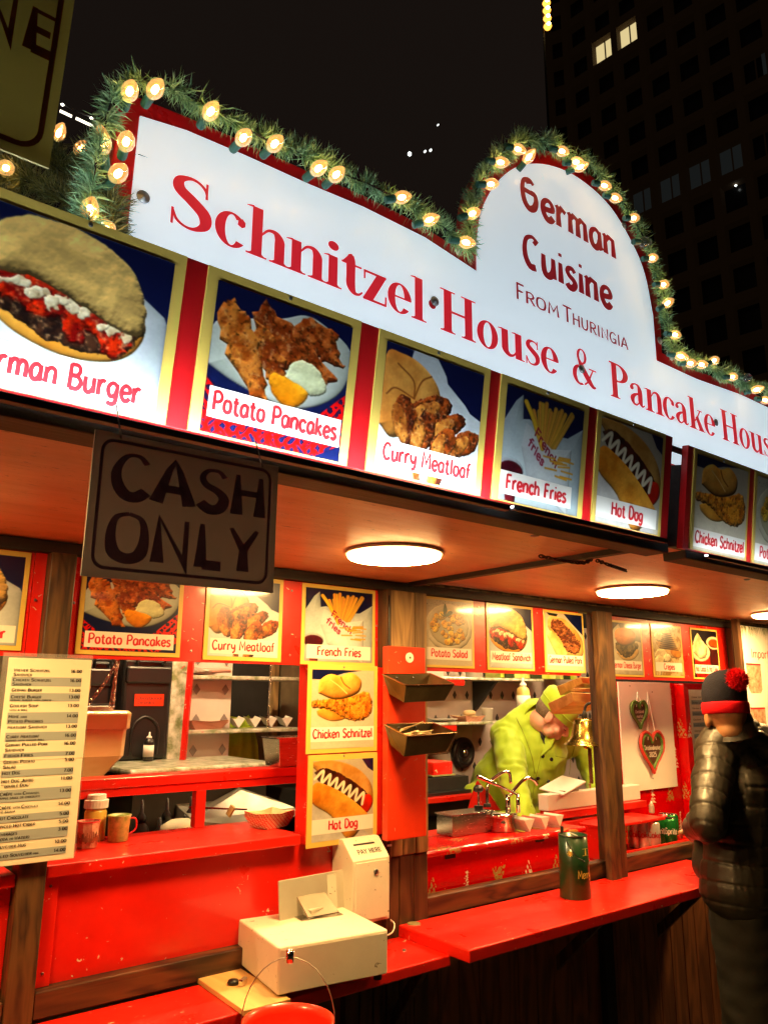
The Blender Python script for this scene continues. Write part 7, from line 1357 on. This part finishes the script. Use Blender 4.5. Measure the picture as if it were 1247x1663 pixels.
# collar, undershirt, lapel, buttons, pocket, seam
def surf(px, py, Y0=2.30):   # the jacket surface seen at a photo point
    jk = [o for o in CK.children if o.name.startswith('chef_jacket')][0]; o_ = at(px, py, Y=Y0); d_ = (o_-CAM).normalized(); off = ORG[CK.name]
    ok, loc, nor, _ = jk.ray_cast(Vector(CAM)-off, d_)
    return (loc+off, nor, d_) if ok else (at(px, py, Y=2.7), -d_, d_)
for px, py in ((881,1228),(895,1233),(873,1264),(890,1269),(876,1305),(903,1300)):
    p_, n_, _d = surf(px, py); MB().lathe([(.0095,-.001),(.0095,.002),(.007,.0035),(.003,.003),(0,.0025)], p_, 14, axis=tuple(n_)).build('button', BLACK, CK, smooth=True)
def seam(nm, pts, r, mm, off=.001, n_=6):
    P_ = []
    for px, py in catmull(pts, n_): p_, n2, _d = surf(px, py); P_.append(p_+n2*off)
    MB().tube(P_, r, 6).build(nm, mm, CK, smooth=True)
LSH = mat('lime_seam', (.24,.30,.01), rough=.8)
seam('front_seam', [(878,1222),(874,1245),(868,1270),(862,1310)], .0016, LSH); seam('pocket_edge', [(902,1228),(918,1231),(926,1233),(924,1258)], .0012, LSH); seam('sleeve_seam', [(936,1188),(932,1212),(926,1236)], .0020, LSH)
seam('sleeve_seam', [(838,1166),(852,1196),(863,1228),(868,1256)], .0020, LSH)
# turned-down lapel and stand collar
p1, p2, p3, p4 = [surf(*a) for a in ((884,1196),(902,1190),(893,1214),(878,1228))]
q = MB(); lf = [p1[0]+p1[1]*.012, p2[0]+p2[1]*.02, p3[0]+p3[1]*.014, p4[0]+p4[1]*.006]; q.add(lf+[p-p1[1]*.006 for p in lf], [(0,1,2,3),(7,6,5,4),(0,4,5,1),(1,5,6,2),(2,6,7,3),(3,7,4,0)]); q.build('lapel', LIME, CK, bevel=.002)
q = MB(); us = [surf(*a)[0]+surf(*a)[1]*.004 for a in ((874,1180),(890,1188),(892,1198),(884,1210),(877,1198))]; q.add(us, [(0,1,2,3,4)]); q.build('undershirt', BLACKM, CK)
q = MB(); cc = nk.lerp(H(0,-.03,-.05), .28); axn = (H(0,-.03,-.05)-nk).normalized()
qq = Vector((0,0,1)).rotation_difference(axn); n_ = 26; V = []
for r_, z in ((.088,-.015),(.083,.012),(.086,.034),(.081,.034),(.077,.010),(.082,-.015)):
    for k in range(n_): t = 2*math.pi*k/n_; V.append(tuple(cc + qq @ Vector((r_*math.cos(t), r_*math.sin(t), z*(1+.3*math.sin(t))))))
q.add(V, [(j*n_+k, j*n_+(k+1)%n_, ((j+1)%6)*n_+(k+1)%n_, ((j+1)%6)*n_+k) for j in range(6) for k in range(n_)]); q.build('stand_collar', LIME, CK, smooth=True)

# the customer in the bobble hat, seen from behind
NYL = mat('black_quilted_nylon', (.022,.018,.012), (.015,.012,.008), rough=.50, ns=7, bump=.6, bs=34, rvar=.08, coat=.08, spec=.6); PANTS = mat('dark_olive_trousers', (.020,.018,.012), (.014,.012,.009), rough=.85, ns=12, bump=.3, bs=60)
CY = 1.56; CU = thing('person', (at(1215,1400,Y=CY).x, CY, 0), 'customer in black quilted jacket and navy and red bobble hat, seen from behind', 'person')
hd = at(1177,1167,Y=CY-.03); ff = Vector((-.10,.99,0)).normalized(); rr_ = Vector((ff.y,-ff.x,0)); ux = Vector((0,0,1))
shc = at(1226,1225,Y=CY-.05); shl = at(1163,1222,Y=CY+.0); shrr = shl+rr_*.42+Vector((0,-.03,0)); ne = at(1186,1190,Y=CY-.03)
ch_ = at(1222,1285,Y=CY-.03); wa_ = at(1218,1365,Y=CY-.03); hi_ = at(1218,1432,Y=CY-.03)
q = MB(); W2 = .115
def slab(a, b, wa, wb, ra, rb):  # a broad flat trunk section
    for s_ in (-1, -.33, .33, 1): capsule(q, a+rr_*wa*s_, b+rr_*wb*s_, ra, rb)
slab(ch_+rr_*.04, wa_+rr_*.04, .165, .15, .125, .118); slab(wa_+rr_*.04, hi_+rr_*.04, .15, .155, .118, .125); capsule(q, shl+rr_*.04, ch_-rr_*.06, .085, .13); capsule(q, shrr, ch_+rr_*.06, .085, .13); capsule(q, shl+rr_*.01, ne, .085, .075); capsule(q, ne, shrr, .075, .085); capsule(q, ne-Vector((0,0,.02)), ne+Vector((0,-.02,.030)), .078, .066)
cel = at(1148,1335,Y=CY-.06); cwr = at(1128,1345,Y=CY+.17); capsule(q, shl, cel, .076, .062); capsule(q, cel, cwr, .062, .050)
cer = shrr+Vector((.05,.0,-.30)); capsule(q, shrr, cer, .082, .068); capsule(q, cer, cer+ff*.22+Vector((-.05,0,.02)), .068, .052)
capsule(q, ne+Vector((0,-.07,-.0)), ne+rr_*.10+Vector((0,-.09,-.05)), .035, .045)      # rolled hood at the nape
el_, sh_l = np.array(cel), np.array(shl)
def quilt(co, nr):
    ph = co[:,2]+.012*np.sin(co[:,0]*9+1)+.016*np.abs(co[:,0]-float(ch_.x)); arm = np.linalg.norm(np.cross(co-sh_l, (el_-sh_l)/np.linalg.norm(el_-sh_l)), axis=1) < .105
    t = (co-sh_l)@((el_-sh_l)/np.linalg.norm(el_-sh_l)); ph = np.where(arm, -t*1.0+.02, ph); s_ = np.abs(np.sin(math.pi*ph/.064)); puff = -.0048*np.exp(-(s_/.24)**2)+.001
    puff = np.where(arm, puff*.6, puff)
    return co+nr*(puff+noise3(co*np.array((1,1,1.6)), 16, 9)*.0042+noise3(co*np.array((1.6,1.6,.8)), 70, 4)*.0016*np.exp(-(s_/.7)**2))[:,None]
organic('quilted_jacket', q, .0052, NYL, CU, 9, quilt)
q = MB(); hipc = hi_+Vector((0,.0,-.05)); 
for s_ in (-1, 1):
    h_ = hipc+rr_*.095*s_; kn = Vector((h_.x+.02,h_.y+.02,.45)); an = Vector((kn.x+.02,kn.y-.03,.09)); capsule(q, h_, kn, .115, .080); capsule(q, kn, an, .080, .060)
capsule(q, hipc-rr_*.07, hipc+rr_*.07, .125, .125)
organic('trousers', q, .012, PANTS, CU, 4, lambda co, nr: co+nr*(noise3(co, 30, 6)*.006)[:,None])
for s_ in (-1, 1): h_ = hipc+rr_*.085*s_; q = MB(); ellip(q, (h_.x+.06,h_.y+.04,.05), (.048,.14,.05)); q.build('shoe', BLACK, CU, smooth=True)
for a, b in ((cel, cwr), (cer, cer+ff*.22)): q = MB(); hand(q, b+(b-a).normalized()*.035, (b-a).normalized(), rr_); organic('hand', q, .0045, SKIN2, CU, 2)
q = MB(); capsule(q, at(1150,1375,Y=CY+.10), at(1150,1405,Y=CY+.08), .055, .06); organic('jacket_front_bulge', q, .01, NYL, CU, 3)
# head, ear, cheek
HQ = Matrix((rr_, ff, ux)).transposed(); HH = lambda x, y, z: hd + HQ @ (Vector((x,y,z))*.88)
ft = Vector((.55,.83,-.08)).normalized(); rt_ = ft.cross(ux).normalized(); ut_ = rt_.cross(ft); HQ = Matrix((rt_, ft, ut_)).transposed()
q = MB(); ellip(q, HH(0,-.01,.03), (.078*.88,.098*.88,.10*.88), HQ); ellip(q, HH(0,.035,-.045), (.060*.88,.062*.88,.072*.88), HQ); capsule(q, HH(-.04,.03,-.07), HH(.04,.03,-.07), .026, .026); capsule(q, HH(0,.09,.0), HH(0,.112,-.03), .009, .013); ellip(q, HH(0,.07,-.09), (.028,.022,.02), HQ)
for s_ in (-1, 1): ellip(q, HH(s_*.080,-.004,-.005), (.010,.018,.030), HQ); capsule(q, HH(s_*.084,-.016,.016), HH(s_*.085,-.013,-.02), .007, .006)
capsule(q, HH(0,-.03,-.05), ne+Vector((0,0,-.02)), .053, .058); organic('body', q, .0045, SKIN2, CU, 3)
KN = mat('navy_knit', (.012,.012,.022), (.008,.008,.014), rough=.95, ns=30, bump=.5, bs=180, spec=.15); KR = mat('red_knit', (.60,.006,.014), (.46,.005,.010), rough=.95, ns=30, bump=.5, bs=180, spec=.1)
def hatring(z, rx_, ry_, yo=-.012, amp=0, n_=40, s=.88): return [tuple(hd + HQ @ (Vector((rx_*(1+amp*math.sin(n_*t*.5))*math.cos(t), yo+ry_*(1+amp*math.sin(n_*t*.5))*math.sin(t), z))*s)) for t in np.linspace(0, 2*math.pi, n_+1)[:-1]]
def loft(nm, rings, mm, parent, cap=True):
    n_ = len(rings[0]); V = [p for r_ in rings for p in r_]; F_ = [(j*n_+k, j*n_+(k+1)%n_, (j+1)*n_+(k+1)%n_, (j+1)*n_+k) for j in range(len(rings)-1) for k in range(n_)]
    if cap: F_.append(tuple((len(rings)-1)*n_+k for k in range(n_)))
    q = MB(); q.add(V, F_); return q.build(nm, mm, parent, smooth=True)
loft('hat', [hatring(z*.92, a*.92, b*.86, yo, .006) for z, a, b, yo in ((.062,.090,.112,-.012),(.085,.0945,.116,-.014),(.115,.0955,.115,-.018),(.150,.092,.108,-.024),(.180,.080,.094,-.032),(.200,.060,.072,-.040),(.212,.032,.04,-.046),(.215,.006,.008,-.05))], KN, CU)
loft('hat_cuff', [hatring(z*.92, a*.92, b*.86, -.012, .006) for z, a, b in ((.022,.088,.110),(.018,.094,.116),(.022,.099,.121),(.062,.1005,.1225),(.070,.097,.119),(.068,.090,.112))], KR, CU, cap=False)
pc_ = at(1196,1104,Y=CY-.11); q = MB(); g = np.random.default_rng(6); ellip(q, pc_, (.034,.034,.033)); q.build('bobble', KR, CU, smooth=True)
q = MB()
for i in range(5200): d_ = g.normal(size=3); d_ /= np.linalg.norm(d_); a = np.array(pc_)+d_*.031; b = a+(d_+g.normal(size=3)*.45)*.0095; s2 = np.cross(d_, g.normal(size=3)); s2 /= np.linalg.norm(s2); q.add([tuple(a-s2*.0013), tuple(a+s2*.0013), tuple(b)], [(0,1,2)])
o_ = q.build('bobble_wool', KR, CU); o_['kind'] = 'stuff'
q = MB(); n_ = 28; V = []; cz = ne+Vector((0,-.004,.034)); tl = Vector((.05,.25,1)).normalized(); qq = Vector((0,0,1)).rotation_difference(tl)
for r_, z in ((.096,-.07),(.088,-.03),(.080,.0),(.077,.018),(.072,.023),(.067,.018),(.066,-.02),(.078,-.06)):
    for k in range(n_): t = 2*math.pi*k/n_; V.append(tuple(cz + qq @ Vector((r_*math.cos(t)*(1+.02*math.sin(5*t+z*40)), r_*math.sin(t)*.95, z+.006*math.sin(3*t)))))
q.add(V, [(j*n_+k, j*n_+(k+1)%n_, (j+1)*n_+(k+1)%n_, (j+1)*n_+k) for j in range(7) for k in range(n_)]); q.build('collar', NYL, CU, smooth=True)
# back seam and shoulder seams of the jacket
jq = [o for o in CU.children if o.name.startswith('quilted_jacket')][0]
# second customer's shoulder cut by the frame edge
q = MB(); N2 = thing('person', (4.05,1.35,0), 'second customer in an olive coat mostly hidden at the far right edge', 'person')
c2_ = at(1272,1215,Y=1.95); N2.location = (c2_.x, 1.95, 0); ORG[N2.name] = N2.location.copy(); OL = mat('olive_coat', (.30,.22,.10), (.22,.16,.07), rough=.5, ns=9, bump=.3)
q = MB(); capsule(q, c2_, c2_+Vector((.26,.05,0)), .075, .075); capsule(q, c2_+Vector((.02,0,-.1)), c2_+Vector((.04,0,-.6)), .12, .14); capsule(q, c2_+Vector((.22,0,-.1)), c2_+Vector((.20,0,-.6)), .12, .14); capsule(q, c2_+Vector((.13,0,0)), c2_+Vector((.13,0,.07)), .06,.055); organic('coat', q, .012, OL, N2, 4)
q = MB(); ellip(q, c2_+Vector((.13,.02,.20)), (.075,.095,.11)); capsule(q, c2_+Vector((.13,0,.05)), c2_+Vector((.13,.01,.15)), .05,.05); organic('body', q, .006, SKIN2, N2, 2)
q = MB(); ellip(q, c2_+Vector((.13,.0,.245)), (.084,.104,.085)); q.build('knit_cap', mat('grey_knit', (.06,.055,.05), rough=.95, bump=.4, bs=150), N2, smooth=True)
q = MB(); capsule(q, c2_+Vector((.04,0,-.6)), (c2_.x+.05,c2_.y,.1), .11, .06); capsule(q, c2_+Vector((.22,0,-.6)), (c2_.x+.21,c2_.y,.1), .11, .06); organic('trousers', q, .015, PANTS, N2, 2)
